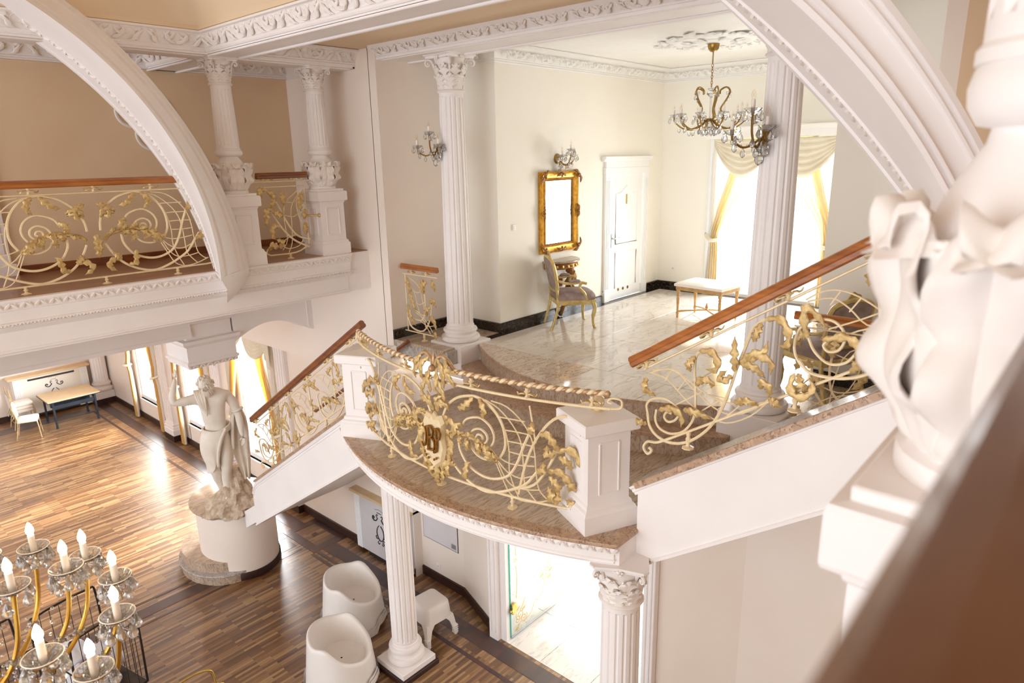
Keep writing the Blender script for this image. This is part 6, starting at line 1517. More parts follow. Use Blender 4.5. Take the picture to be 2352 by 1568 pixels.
def frame_orn(x, z, ang, s):
    m = MB(); c = V((x, 6.312, z))
    def q(a, b, d=0): return c+V((a*math.cos(ang)-b*math.sin(ang), -d, a*math.sin(ang)+b*math.cos(ang)))*s
    for sg in (1, -1):
        m.leaf([q(0, 0, 0.02), q(sg*0.06, 0.02, 0.05), q(sg*0.13, 0.0, 0.03), q(sg*0.17, -0.03, 0.01)], 0.035*s, V((0, -1, 0)), 8, 2.5, 0.012, 0.5)
        m.tube([q(sg*(0.03+0.03*math.cos(t)), 0.035+0.03*math.sin(t), 0.03) for t in [k*0.6 for k in range(9)]], 0.009*s, 5)
    m.leaf([q(0, -0.05, 0.02), q(0, 0.0, 0.05), q(0, 0.06, 0.03)], 0.03*s, V((0, -1, 0)), 6, 2.5, 0.012, 0.5)
    ob('frame_ornament', m, 'frame_bronze', mr, 55)
cxm, czm = (mx0+mx1)/2, (mz0+mz1)/2
for x, z, a in ((cxm, mz1-0.05, 0), (cxm, mz0+0.05, pi), (mx0+0.05, czm, pi/2), (mx1-0.05, czm, -pi/2)): frame_orn(x, z, a, 0.62)
for x, z, a in ((mx0+0.06, mz1-0.06, pi/4), (mx1-0.06, mz1-0.06, -pi/4), (mx0+0.06, mz0+0.06, 3*pi/4), (mx1-0.06, mz0+0.06, -3*pi/4)): frame_orn(x, z, a, 0.78)
cs = thing('console_table', 'small carved gilt console table with pink marble top below the mirror', 'table', (8.14, 6.37, HALL))
def half(rx, ry, z, y=6.368, n=14): return [(8.14+rx*math.cos(pi*k/n), y-ry*math.sin(pi*k/n), z) for k in range(n+1)]
ob('console_top', MB().loft([half(0.36, 0.30, HALL+0.86), half(0.375, 0.315, HALL+0.87), half(0.375, 0.315, HALL+0.885), half(0.36, 0.30, HALL+0.895)]), 'marble_beige', cs, 30)
ob('console_frieze', MB().loft([half(0.30, 0.24, HALL+0.76), half(0.335, 0.275, HALL+0.78), half(0.335, 0.275, HALL+0.84), half(0.35, 0.29, HALL+0.86)]), 'frame_bronze', cs, 30)
m = MB()
for k in range(11):
    a = pi*(k+0.5)/11; m.ball((8.14+0.34*math.cos(a), 6.368-0.28*math.sin(a), HALL+0.81), 0.024, 6, 4)
ob('console_beads', m, 'frame_gold', cs, 50)
def sp3(cx, cz, r, turns, sg, a0, y, n=20): return [(cx+r*(1-0.8*k/n)*math.cos(a0+sg*2*pi*turns*k/n), y, cz+r*(1-0.8*k/n)*math.sin(a0+sg*2*pi*turns*k/n)) for k in range(n+1)]
leg = catmull([(8.14, 6.32, HALL+0.02), (8.14, 6.26, HALL+0.18), (8.14, 6.22, HALL+0.36), (8.14, 6.14, HALL+0.55), (8.14, 6.10, HALL+0.68), (8.14, 6.16, HALL+0.76)], 5)
ob('console_scroll', MB().tube(leg, [0.028+0.035*(k/25) for k in range(26)], 8), 'frame_bronze', cs, 50)
m = MB()
for sg in (1, -1): m.tube(catmull([(8.14+sg*0.05, 6.28, HALL+0.5), (8.14+sg*0.12, 6.22, HALL+0.62), (8.14+sg*0.2, 6.2, HALL+0.64), (8.14+sg*0.2, 6.2, HALL+0.54), (8.14+sg*0.14, 6.2, HALL+0.54)], 4), 0.028, 6).tube(catmull([(8.14+sg*0.27, 6.3, HALL+0.78), (8.14+sg*0.27, 6.28, HALL+0.62), (8.14+sg*0.2, 6.3, HALL+0.48), (8.14+sg*0.08, 6.32, HALL+0.40)], 4), 0.02, 6)
m.leaf([(8.14, 6.20, HALL+0.30), (8.14, 6.12, HALL+0.5), (8.14, 6.07, HALL+0.66), (8.14, 6.05, HALL+0.74)], 0.09, V((0, -1, 0.2)), 9, 3.5, 0.015, 0.3)
ob('console_carving', m, 'frame_bronze', cs, 50)

def armchair(x, y, rz, lab):
    c_ = thing('armchair', lab, 'chair', (x, y, HALL), rz)   # faces local -Y... front = -y
    def L(name, mb_, mat, sm=50): return ob(name, mb_, mat, c_, sm, local=True)
    for sx in (-1, 1):
        L('leg', MB().tube(catmull([(sx*0.26, -0.25, 0.40), (sx*0.285, -0.275, 0.30), (sx*0.265, -0.255, 0.15), (sx*0.275, -0.265, 0.04), (sx*0.285, -0.285, 0.0)], 4), [0.032]*4+[0.030]*4+[0.020]*4+[0.020]*4+[0.026], 8), 'armchair_gold')
        L('leg', MB().tube(catmull([(sx*0.23, 0.24, 0.40), (sx*0.235, 0.27, 0.25), (sx*0.24, 0.32, 0.08), (sx*0.24, 0.35, 0.0)], 4), 0.022, 8), 'armchair_gold')
        L('arm_post', MB().tube(catmull([(sx*0.27, -0.16, 0.42), (sx*0.285, -0.12, 0.52), (sx*0.275, -0.05, 0.60), (sx*0.28, -0.07, 0.66)], 4), 0.02, 7), 'armchair_gold')
        L('arm', MB().tube(catmull([(sx*0.275, -0.15, 0.655), (sx*0.285, -0.05, 0.675), (sx*0.275, 0.12, 0.665), (sx*0.24, 0.245, 0.70)], 4), 0.02, 7), 'armchair_gold')
        L('arm_pad', MB().tube(catmull([(sx*0.285, -0.06, 0.69), (sx*0.283, 0.02, 0.70), (sx*0.276, 0.10, 0.69)], 4), [0.012]+[0.026]*7+[0.012], 8), 'armchair_velvet')
    L('seat_rail', MB().loft([[(q*a, q*b, z) for a, b in ((-0.29, -0.29), (-0.15, -0.315), (0.15, -0.315), (0.29, -0.29), (0.25, 0.27), (-0.25, 0.27))] for q, z in ((0.97, 0.35), (1.0, 0.37), (1.0, 0.41), (0.97, 0.42))]), 'armchair_gold', 30)
    L('seat', MB().loft([[(q*a, q*b, z) for a, b in ((-0.285, -0.20), (-0.26, -0.285), (-0.13, -0.31), (0.13, -0.31), (0.26, -0.285), (0.285, -0.2), (0.25, 0.25), (-0.25, 0.25))] for q, z in ((0.97, 0.41), (1.02, 0.44), (1.01, 0.48), (0.92, 0.515), (0.6, 0.535), (0.2, 0.54))]), 'armchair_velvet')
    out = [(-0.19, 0.56), (-0.235, 0.66), (-0.255, 0.82), (-0.235, 0.95), (-0.15, 1.0), (0.0, 1.025), (0.15, 1.0), (0.235, 0.95), (0.255, 0.82), (0.235, 0.66), (0.19, 0.56)]
    def bk_(x, z, o_=0): return (x, 0.25+(z-0.5)*0.20+o_-0.06*(x/0.25)**2*0.3, z)
    P = catmull([bk_(x, z) for x, z in out+[(0.0, 0.545)]], 4, True)
    L('back_frame', MB().tube(P, 0.026, 7, closed=True), 'armchair_gold')
    cen = V(bk_(0, 0.78)); P2 = catmull([bk_(x*0.92, 0.78+(z-0.78)*0.92) for x, z in out+[(0.0, 0.545)]], 3, True)
    L('backrest', MB().loft([[p+V((0, 0.022, 0)) for p in P2], [p+V((0, -0.02, 0)) for p in P2], [cen.lerp(p, 0.8)+V((0, -0.045, 0)) for p in P2], [cen.lerp(p, 0.3)+V((0, -0.055, 0)) for p in P2]]), 'armchair_velvet')
    for sx in (-1, 1): L('back_stile', MB().tube([(sx*0.235, 0.25, 0.40), (sx*0.215, 0.268, 0.62)], 0.022, 7), 'armchair_gold')
    L('back_crest', MB().leaf([bk_(-0.09, 1.03, -0.02), bk_(0, 1.07, -0.03), bk_(0.09, 1.03, -0.02)], 0.035, V((0, -1, 0)), 8, 2.5, 0.015, 0.4), 'armchair_gold')
    return c_
armchair(7.80, 5.86, math.radians(52), 'gilt armchair with mauve velvet seat standing before the mirror')
armchair(7.05, 2.10, math.radians(150), 'gilt armchair with mauve velvet, half hidden behind the right stair railing')

bn = thing('bench', 'small wooden bench with turned legs and ivory cushion near the hall window', 'bench', (9.35, 4.49, HALL), math.radians(-4))
for sx, sy in ((-1, -1), (1, -1), (1, 1), (-1, 1)):
    ob('leg', MB().lathe([(0.010, 0.0), (0.018, 0.02), (0.014, 0.05), (0.022, 0.06), (0.022, 0.09), (0.014, 0.10), (0.017, 0.18), (0.024, 0.30), (0.016, 0.33), (0.026, 0.345), (0.018, 0.36), (0.028, 0.40), (0.024, 0.44), (0.026, 0.46)], 12, (sx*0.245, sy*0.345, 0)), 'bench_wood', bn, 40, local=True)
ob('bench_apron', MB().box((-0.275, -0.375, 0.43), (0.275, 0.375, 0.49), 0.008), 'bench_wood', bn, 0, local=True)
ob('seat_cushion', MB().loft([[(a*q, b*q2, z) for a, b in ((-0.29, -0.39), (0, -0.40), (0.29, -0.39), (0.29, 0.39), (0, 0.40), (-0.29, 0.39))] for q, q2, z in ((1.0, 1.0, 0.49), (1.02, 1.01, 0.505), (1.0, 1.0, 0.53), (0.85, 0.9, 0.55), (0.4, 0.5, 0.56))]), 'seat_ivory', bn, 50, local=True)
ob('stretcher', MB().tube(catmull([(-0.245, -0.345, 0.10), (-0.10, -0.12, 0.125), (0, 0, 0.13), (0.10, 0.12, 0.125), (0.245, 0.345, 0.10)], 4), 0.013, 6).tube(catmull([(0.245, -0.345, 0.10), (0.10, -0.12, 0.125), (0, 0, 0.13), (-0.10, 0.12, 0.125), (-0.245, 0.345, 0.10)], 4), 0.013, 6), 'bench_wood', bn, 50, local=True)
ob('stretcher_finial', MB().lathe([(0.02, 0.13), (0.012, 0.15), (0.025, 0.165), (0.02, 0.18), (0.008, 0.23), (0.0, 0.24)], 10), 'bench_wood', bn, 50, local=True)
lsw = thing('light_switch', 'white light switch on the hall wall left of the mirror', 'switch', (7.15, 6.37, 5.45))
ob('switch_plate', MB().box((7.115, 6.355, 5.41), (7.185, 6.371, 5.49), 0.004), 'switch', lsw, 0); ob('switch_rocker', MB().box((7.13, 6.35, 5.425), (7.17, 6.357, 5.475), 0.002), 'switch', lsw, 0)
so = thing('wall_socket', 'white socket low on the hall wall left of the window', 'socket', (11.15, 6.05, 4.38))
ob('socket_plate', MB().box((11.135, 6.01, 4.34), (11.15, 6.09, 4.42), 0.004), 'switch', so, 0); ob('socket_hole', MB().lathe([(0.02, 0), (0.02, 0.004), (0, 0.004)], 12).xf(Matrix.Translation((11.134, 6.05, 4.38)) @ Matrix.Rotation(-pi/2, 4, 'Y')), 'grey_panel', so, 0)

# ---------------------------------------------------------------- windows and curtains
def window(name, X, yc, half_w, z0, z1, sgn=1, mull=True):
    w_ = root_struct(name, (X, yc, z0))
    m = MB(); f = 0.06
    m.box((X+0.04, yc-half_w, z0), (X+0.12, yc-half_w+f, z1), 0.005).box((X+0.04, yc+half_w-f, z0), (X+0.12, yc+half_w, z1), 0.005)
    m.box((X+0.04, yc-half_w+f, z1-f), (X+0.12, yc+half_w-f, z1), 0.005).box((X+0.04, yc-half_w+f, z0), (X+0.12, yc+half_w-f, z0+f+0.04), 0.005)
    if mull: m.box((X+0.05, yc-0.045, z0+f), (X+0.11, yc+0.045, z1-f), 0.005)
    ob('window_frame', m, 'door_white', w_, 0)
    for a, b in (((yc-half_w+f, yc-0.045), (yc+0.045, yc+half_w-f)) if mull else ((yc-half_w+f, yc+half_w-f),)):
        ob('window_pane', MB().box((X+0.078, a, z0+f), (X+0.084, b, z1-f)), 'window_glass', w_, 0)
    ob('window_sill', MB().box((X-0.03, yc-half_w, z0-0.03), (X+0.13, yc+half_w, z0), 0.006), 'door_white', w_, 0)
    return w_
window('window_1', 11.15, 4.305, 0.975, 4.08, 6.62)
for k, yc in enumerate((17.725, 14.9, 12.1)): window('window_%d' % (k+2), 5.95, yc, 0.68, 0.55, 3.25, mull=False)
def drape(cu, X, y_in, y_out, y_tie, z_top, z_tie, z_bot, mat, ph=0.0, name='drape', folds=7, d=0.10, w_tie=0.16, w_bot=0.22):
    """hangs in the plane x = X-d from y_in..y_out, gathered to y_tie at z_tie"""
    def fn(u, v):
        z = z_top+(z_bot-z_top)*v; vt = (z_top-z_tie)/(z_top-z_bot)
        if v < vt:
            t = v/vt; e = t*t*(3-2*t); a = y_in+(y_tie+(w_tie/2)*(1 if y_in > y_out else -1)-y_in)*(e**1.3); b = y_out+(y_tie-(w_tie/2)*(1 if y_in > y_out else -1)-y_out)*e
        else:
            t = (v-vt)/(1-vt); ww = w_tie+(w_bot-w_tie)*min(1, t*1.6); sg = 1 if y_in > y_out else -1
            a = y_tie+ww/2*sg; b = y_tie-ww/2*sg
        y = a+(b-a)*u; wd = abs(a-b)
        amp = 0.030*(0.35+0.65*min(1, 0.5/max(0.15, wd)))*(0.5 if v < 0.02 else 1)
        return V((X-d-amp*math.sin(folds*2*pi*u+ph)-0.02*(1 if abs(v-vt) < 0.05 else 0), y, z)), V((-1, 0, 0))
    return ob(name, MB().slab(fn, folds*6, 22, 0.006), mat, cu, 60)
def tieback(cu, X, y, z, sg, mat='swag_cream'):
    m = MB().tube(catmull([(X-0.02, y-sg*0.16, z+0.06), (X-0.10, y-sg*0.10, z+0.02), (X-0.19, y, z-0.02), (X-0.12, y+sg*0.11, z+0.0), (X-0.06, y+sg*0.10, z+0.01)], 5), 0.028, 7, squash=1.6)
    ob('tieback', m, mat, cu, 60)
    ob('tieback_hook', MB().ball((X-0.02, y-sg*0.18, z+0.07), 0.022, 8, 5), 'brass', cu, 60)
def swag(cu, X, y0, y1, z, drop, mat='swag_cream', d=0.14, nf=6):
    def fn(u, v):
        y = y0+(y1-y0)*u; s_ = math.sin(pi*u)
        zz = z-0.02-v*(0.10+drop*s_**0.8)-0.02*math.sin(v*nf*2*pi)*s_*0.3
        return V((X-d-0.035*abs(math.sin(v*nf*pi))*(0.3+s_)-0.05*s_*v, y, zz)), V((-1, 0, 0))
    return ob('swag', MB().slab(fn, 28, nf*5, 0.006), mat, cu, 65)
def cascade(cu, X, y, z, ln, sg, mat='swag_cream', d=0.16):
    def fn(u, v):
        return V((X-d-0.03*math.sin(u*5*pi), y+sg*(u-0.5)*0.26*(1-0.2*v), z-v*ln*(0.35+0.65*u))), V((-1, 0, 0))
    return ob('cascade', MB().slab(fn, 24, 8, 0.006), mat, cu, 65)
def ydrapes(cu, X, yc, hw, zt, ztie, zb, ytie_off, mat='curtain_yellow', reach=0.12):
    for sg in (1, -1):
        yo = yc+sg*hw
        drape(cu, X, yc+sg*(hw*0.52), yo, yc+sg*ytie_off, zt, ztie, zb, 'curtain_white', 0.3, folds=4, d=0.09, w_tie=0.15, w_bot=0.25)
        drape(cu, X, yc+sg*reach, yc+sg*(hw*0.62), yc+sg*(ytie_off-0.03), zt, ztie, zb, mat, 0.0, folds=4, d=0.115, w_tie=0.13, w_bot=0.16)
        tieback(cu, X-0.02, yc+sg*ytie_off, ztie, -sg)
cu = thing('curtains', 'cream swags and yellow striped drapes at the tall window of the upper hall', 'curtain', (11.1, 4.3, 6.65))
ydrapes(cu, 11.15, 4.305, 1.03, 6.62, 4.98, 4.02, 0.94, 'curtain_hall')
swag(cu, 11.15, 5.30, 4.28, 6.63, 0.50); swag(cu, 11.15, 4.36, 3.33, 6.63, 0.50)
ob('pelmet', MB().box((10.98, 3.18, 6.62), (11.15, 5.42, 6.74), 0.01).sweep([(0, 6.73), (0.02, 6.73), (0.03, 6.76), (0.05, 6.78), (0.05, 6.80), (0, 6.80)], [(10.98, 5.44), (10.98, 3.16)]), 'plaster_hall', cu, 20)
carved = MB()
wt = struct('trim_15', MB().box((11.09, 5.28, HALL), (11.15, 5.42, 6.62), 0.006).box((11.08, 5.27, HALL), (11.15, 5.43, HALL+0.2), 0.006).box((11.075, 5.31, HALL+0.3), (11.095, 5.335, 6.4), 0.004).box((11.075, 5.36, HALL+0.3), (11.095, 5.385, 6.4), 0.004).box((11.09, 3.19, HALL), (11.15, 3.33, 6.62), 0.006), 'door_white', 0)
labs = ('yellow and cream curtains at the far left ground-floor window', 'yellow and cream curtains behind the statue', 'yellow and cream swagged curtains at the window behind the left stair')
for k, yc in enumerate((17.725, 14.9, 12.1)):
    cu = thing('curtains', labs[k], 'curtain', (5.9, yc, 3.3), group=None)
    ydrapes(cu, 5.95, yc, 0.98, 3.36, 1.45, 0.03, 0.86, reach=0.34)
    swag(cu, 5.95, yc+0.98, yc+0.02, 3.36, 0.36); swag(cu, 5.95, yc+0.02, yc-0.94, 3.36, 0.36)
    cascade(cu, 5.95, yc-0.86, 3.36, 0.6, -1); cascade(cu, 5.95, yc+0.86, 3.36, 0.6, 1)
    ob('curtain_rail', MB().tube([(5.84, yc-1.0, 3.38), (5.84, yc+1.0, 3.38)], 0.014, 6), 'brass', cu, 50)
# pilasters between the lower windows, half column in the corner
def pilaster(y, wd, lab, ionic=False, hgt=3.5):
    p = thing('pilaster', lab, 'pilaster', (5.95, y, 0))
    x0 = 5.80 if not ionic else 5.88
    ob('pilaster_foot', MB().box((x0-0.06, y-wd/2-0.06, 0), (5.95, y+wd/2+0.06, 0.15), 0.004), 'plinth_wood', p, 0)
    ob('pilaster_base', MB().loft([[(x0-q, y-wd/2-q, z), (5.95, y-wd/2-q, z), (5.95, y+wd/2+q, z), (x0-q, y+wd/2+q, z)] for q, z in ((0.05, 0.15), (0.05, 0.28), (0.03, 0.30), (0.04, 0.34), (0.02, 0.38), (0.03, 0.41), (0.0, 0.43))]), 'plaster', p, 0)
    m = MB().box((x0, y-wd/2, 0.42), (5.95, y+wd/2, hgt-0.22))
    nf = 5 if not ionic else 4
    for k in range(nf):
        yy = y-wd/2+wd*(k+0.5)/nf
        m.box((x0-0.012, yy-wd/nf*0.28, 0.5), (x0+0.002, yy+wd/nf*0.28, hgt-0.3), 0.004)
    ob('pilaster_shaft', m, 'plaster', p, 0)
    m = MB().box((x0-0.05, y-wd/2-0.05, hgt-0.08), (5.95, y+wd/2+0.05, hgt-0.01), 0.006).box((x0-0.02, y-wd/2-0.02, hgt-0.24), (5.95, y+wd/2+0.02, hgt-0.2), 0.006)
    for sg in (-1, 1):
        m.tube(catmull([(x0-0.02, y+sg*(wd/2+0.01+0.05*math.cos(t)*(1-t/14)), hgt-0.13+0.05*math.sin(t)*(1-t/14)) for t in [k*0.7 for k in range(14)]], 2), 0.016, 5)
    ob('pilaster_capital', m, 'plaster_relief', p, 40)
pilaster(16.31, 0.42, 'white fluted pilaster between the two far windows')
pilaster(13.5, 0.42, 'white fluted pilaster behind the raised arm of the statue')
pilaster(10.95, 0.34, 'white Ionic pilaster at the wall above the left stair railing', True)
hc2 = thing('half_column', 'white fluted corner column on a dark foot at the far end of the great hall', 'column', (5.72, 20.62, 0))
ob('plinth_foot', MB().box((-0.30, -0.28, 0), (0.22, 0.27, 0.15), 0.004), 'plinth_wood', hc2, 0, local=True)
ob('plinth', MB().box((-0.27, -0.25, 0.15), (0.22, 0.27, 0.34), 0.006), 'plaster', hc2, 0, local=True)
attic_base(hc2, 0.34, 0.185, 0.26); shaft(hc2, 0.60, 3.9, 0.19, 0.17, 16)
# pilaster at the back of the gallery and the oval wall moulding
gp = thing('gallery_pilaster', 'white fluted pilaster on the gallery back wall at the left edge', 'pilaster', (1.72, 9.4, BAL))
m = MB().box((1.50, 9.34, BAL), (1.93, 9.402, 7.3), 0.004)
for k in range(4): m.box((1.545+k*0.095, 9.328, BAL+0.25), (1.60+k*0.095, 9.345, 7.2), 0.006)
ob('pilaster_shaft', m, 'plaster', gp, 0); ob('pilaster_base', MB().box((1.46, 9.31, BAL), (1.97, 9.402, BAL+0.14), 0.006), 'plaster', gp, 0)
wm = thing('wall_moulding', 'white scrolled plaster moulding on the gallery back wall, mostly hidden by the arch', 'moulding', (3.5, 9.4, 6.8))
m = MB()
for cx, cz, r, a0, a1 in ((3.46, 7.02, 0.17, 2.6, 4.9), (3.66, 6.75, 0.17, 2.6, 4.9), (3.8, 7.02, 0.19, -0.8, 1.6), (3.95, 6.78, 0.16, -0.8, 1.6)):
    P = [(cx+r*math.cos(a0+(a1-a0)*k/12), 9.392, cz+r*math.sin(a0+(a1-a0)*k/12)) for k in range(13)]
    m.tube(P, 0.014, 6); m.tube([(p[0]*0.9+cx*0.1, p[1], p[2]*0.9+cz*0.1) for p in P], 0.007, 5); m.ball(P[-1], 0.025, 6, 4); m.ball(P[0], 0.02, 6, 4)
ob('moulding_scroll', m, 'plaster', wm, 50)
# plaster capital fragment on the wall below the near gallery
fp = thing('wall_bracket', 'leafy white plaster bracket on the lower wall, just left of the near handrail', 'bracket', (6.1, 1.28, 2.55))
m = MB()
for k in range(5):
    a = -1.0+k*0.5
    m.leaf([(6.09, 1.25, 2.50), (6.05, 1.25+0.07*math.sin(a), 2.56), (6.03, 1.25+0.14*math.sin(a), 2.60+0.05*math.cos(a)), (6.06, 1.25+0.17*math.sin(a), 2.62+0.08*math.cos(a))], 0.04, V((-1, 0, 0)), 8, 2.5, 0.015, 0.3)
ob('bracket_leaf', m, 'plaster_relief', fp, 50)

# ---------------------------------------------------------------- great hall furniture
tb = thing('folding_table', 'folding table with pale top and dark blue legs by the far wall', 'table', (4.67, 19.68, 0))
ob('tabletop', MB().box((4.08, 19.20, 0.715), (5.26, 20.18, 0.74), 0.005), 'laminate', tb, 0)
ob('table_edge', MB().box((4.075, 19.195, 0.70), (5.265, 20.185, 0.716)), 'dark_metal', tb, 0)
for x in (4.20, 5.14):
    for y in (19.28, 20.09): ob('leg', MB().box((x-0.022, y-0.022, 0), (x+0.022, y+0.022, 0.70), 0.004), 'dark_metal', tb, 0)
    ob('leg_brace', MB().box((x-0.015, 19.3, 0.60), (x+0.015, 20.07, 0.64), 0.003), 'dark_metal', tb, 0)
ob('table_beam', MB().box((4.22, 19.62, 0.46), (5.12, 19.70, 0.56), 0.006).box((4.22, 19.28, 0.50), (5.12, 19.31, 0.60), 0.004), 'dark_metal', tb, 0)
rc = thing('radiator_cover', 'low white cabinet with black scroll ornament behind the folding table', 'cabinet', (4.7, 20.75, 0))
ob('cover_body', MB().box((3.72, 20.62, 0.06), (5.42, 20.9, 1.12)), 'wall_cream', rc, 0)
ob('cover_top', MB().box((3.62, 20.56, 1.12), (5.50, 20.9, 1.17), 0.008), 'laminate', rc, 0)
for x in (3.72, 5.26):
    m2 = MB().lathe([(0.05, 0), (0.05, 0.012), (0.03, 0.018), (0, 0.018)], 14).xf(Matrix.Translation((x+0.085, 20.60, 1.0)) @ Matrix.Rotation(pi/2, 4, 'X'))
    ob('cover_pilaster', MB().box((x, 20.60, 0.06), (x+0.17, 20.63, 1.12), 0.004).box((x+0.035, 20.592, 0.15), (x+0.055, 20.603, 0.88), 0.003).box((x+0.075, 20.592, 0.15), (x+0.095, 20.603, 0.88), 0.003).box((x+0.115, 20.592, 0.15), (x+0.135, 20.603, 0.88), 0.003), 'door_white', rc, 0)
    ob('cover_rosette', m2, 'door_white', rc, 40)
ob('air_slot', MB().box((4.05, 20.605, 1.02), (5.12, 20.622, 1.065)).box((4.05, 20.605, 0.06), (5.12, 20.622, 0.11)), 'black_print', rc, 0)
def scroll_orn(parent, M, mat='black_print', s=1.0):
    """crown and lyre scrolls, about 0.36 m wide"""
    m = MB()
    def st(pts, r=0.009): m.tube([M(p.x*s, p.y*s) for p in catmull([V((a, b, 0)) for a, b in pts], 4)], [r*s]*((len(pts)-1)*4+1), 5)
    for sg in (1, -1):
        st([(sg*a, b) for a, b in ((0.05, 0.10), (0.09, 0.05), (0.14, 0.04), (0.18, 0.07), (0.17, 0.11), (0.14, 0.10), (0.145, 0.075))], 0.010)
        st([(sg*a, b) for a, b in ((0.05, 0.10), (0.08, 0.14), (0.06, 0.17), (0.04, 0.15))], 0.006)
        st([(sg*a, b) for a, b in ((0.02, -0.02), (0.07, -0.08), (0.09, -0.18), (0.05, -0.27), (0.0, -0.30))], 0.008)
        st([(sg*a, b) for a, b in ((0.05, -0.27), (0.10, -0.28), (0.12, -0.24), (0.09, -0.22))], 0.007)
        st([(sg*a, b) for a, b in ((0.04, -0.30), (0.08, -0.34), (0.05, -0.37), (0.03, -0.34))], 0.006)
    for k in range(7):
        a = -0.09+k*0.03; q = M(a*s, (0.25+0.02*(1-abs(k-3)/3))*s); m.ball(q, 0.006*s, 5, 4)
    for k in range(5):
        a = -0.05+k*0.025; q = M(a*s, 0.205*s); m.ball(q, 0.008*s, 5, 4)
    return ob('scroll_ornament', m, mat, parent, 50)
scroll_orn(rc, lambda a, b: V((4.62+a, 20.615, 0.72+b)), s=1.1)
def banquet_chair(x, y, rz, lab, stack=1):
    c_ = thing('banquet_chair', lab, 'chair', (x, y, 0), rz)
    def L(n_, mb_, mt, sm=50): return ob(n_, mb_, mt, c_, sm, local=True)
    for k in range(stack):
        o_ = k*0.085
        for sx in (-1, 1):
            L('leg', MB().tube(catmull([(sx*0.19, -0.17, 0.44+o_), (sx*0.20, -0.21, 0.40+o_), (sx*0.215, -0.24, 0.0 if k == 0 else 0.2+o_)], 3), 0.013, 6), 'chair_frame')
            L('leg', MB().tube(catmull([(sx*0.175, 0.23, 0.90+o_), (sx*0.185, 0.20, 0.62+o_), (sx*0.19, 0.18, 0.42+o_), (sx*0.20, 0.26, 0.0 if k == 0 else 0.2+o_)], 3), 0.013, 6), 'chair_frame')
        L('seat', MB().loft([[(q*a, q*b-0.01, z+o_) for a, b in ((-0.21, -0.19), (-0.17, -0.22), (0.17, -0.22), (0.21, -0.19), (0.20, 0.19), (0.16, 0.21), (-0.16, 0.21), (-0.20, 0.19))] for q, z in ((0.97, 0.42), (1.02, 0.44), (1.0, 0.48), (0.85, 0.50), (0.4, 0.51))]), 'seat_ivory')
        if k == 0 or stack == 1:
            pts = [(-0.17, 0.52), (-0.18, 0.75), (-0.15, 0.87), (-0.08, 0.92), (0.08, 0.92), (0.15, 0.87), (0.18, 0.75), (0.17, 0.52)]
            L('backrest', MB().loft([[(x_*q, 0.20+(z_-0.5)*0.10+dy, 0.72+(z_-0.72)*q+o_) for x_, z_ in pts] for q, dy in ((1.0, 0.02), (1.0, -0.01), (0.85, -0.03), (0.4, -0.035))]), 'seat_ivory')
            L('back_frame', MB().tube([(p.x*1.04, 0.205+(p.y-0.5)*0.10, 0.72+(p.y-0.72)*1.03+o_) for p in catmull([V((a, b, 0)) for a, b in pts], 3)], 0.012, 6), 'chair_frame')
    L('crossbar', MB().tube([(-0.205, -0.22, 0.20), (0.205, -0.22, 0.20)], 0.008, 6).tube([(-0.195, 0.235, 0.20), (0.195, 0.235, 0.20)], 0.008, 6), 'chair_frame')
    return c_
banquet_chair(3.62, 19.28, math.radians(72), 'ivory padded banquet chair with bronze frame left of the folding table')
banquet_chair(3.72, 20.18, math.radians(90), 'stacked ivory banquet chairs against the far wall, behind the single chair', 3)

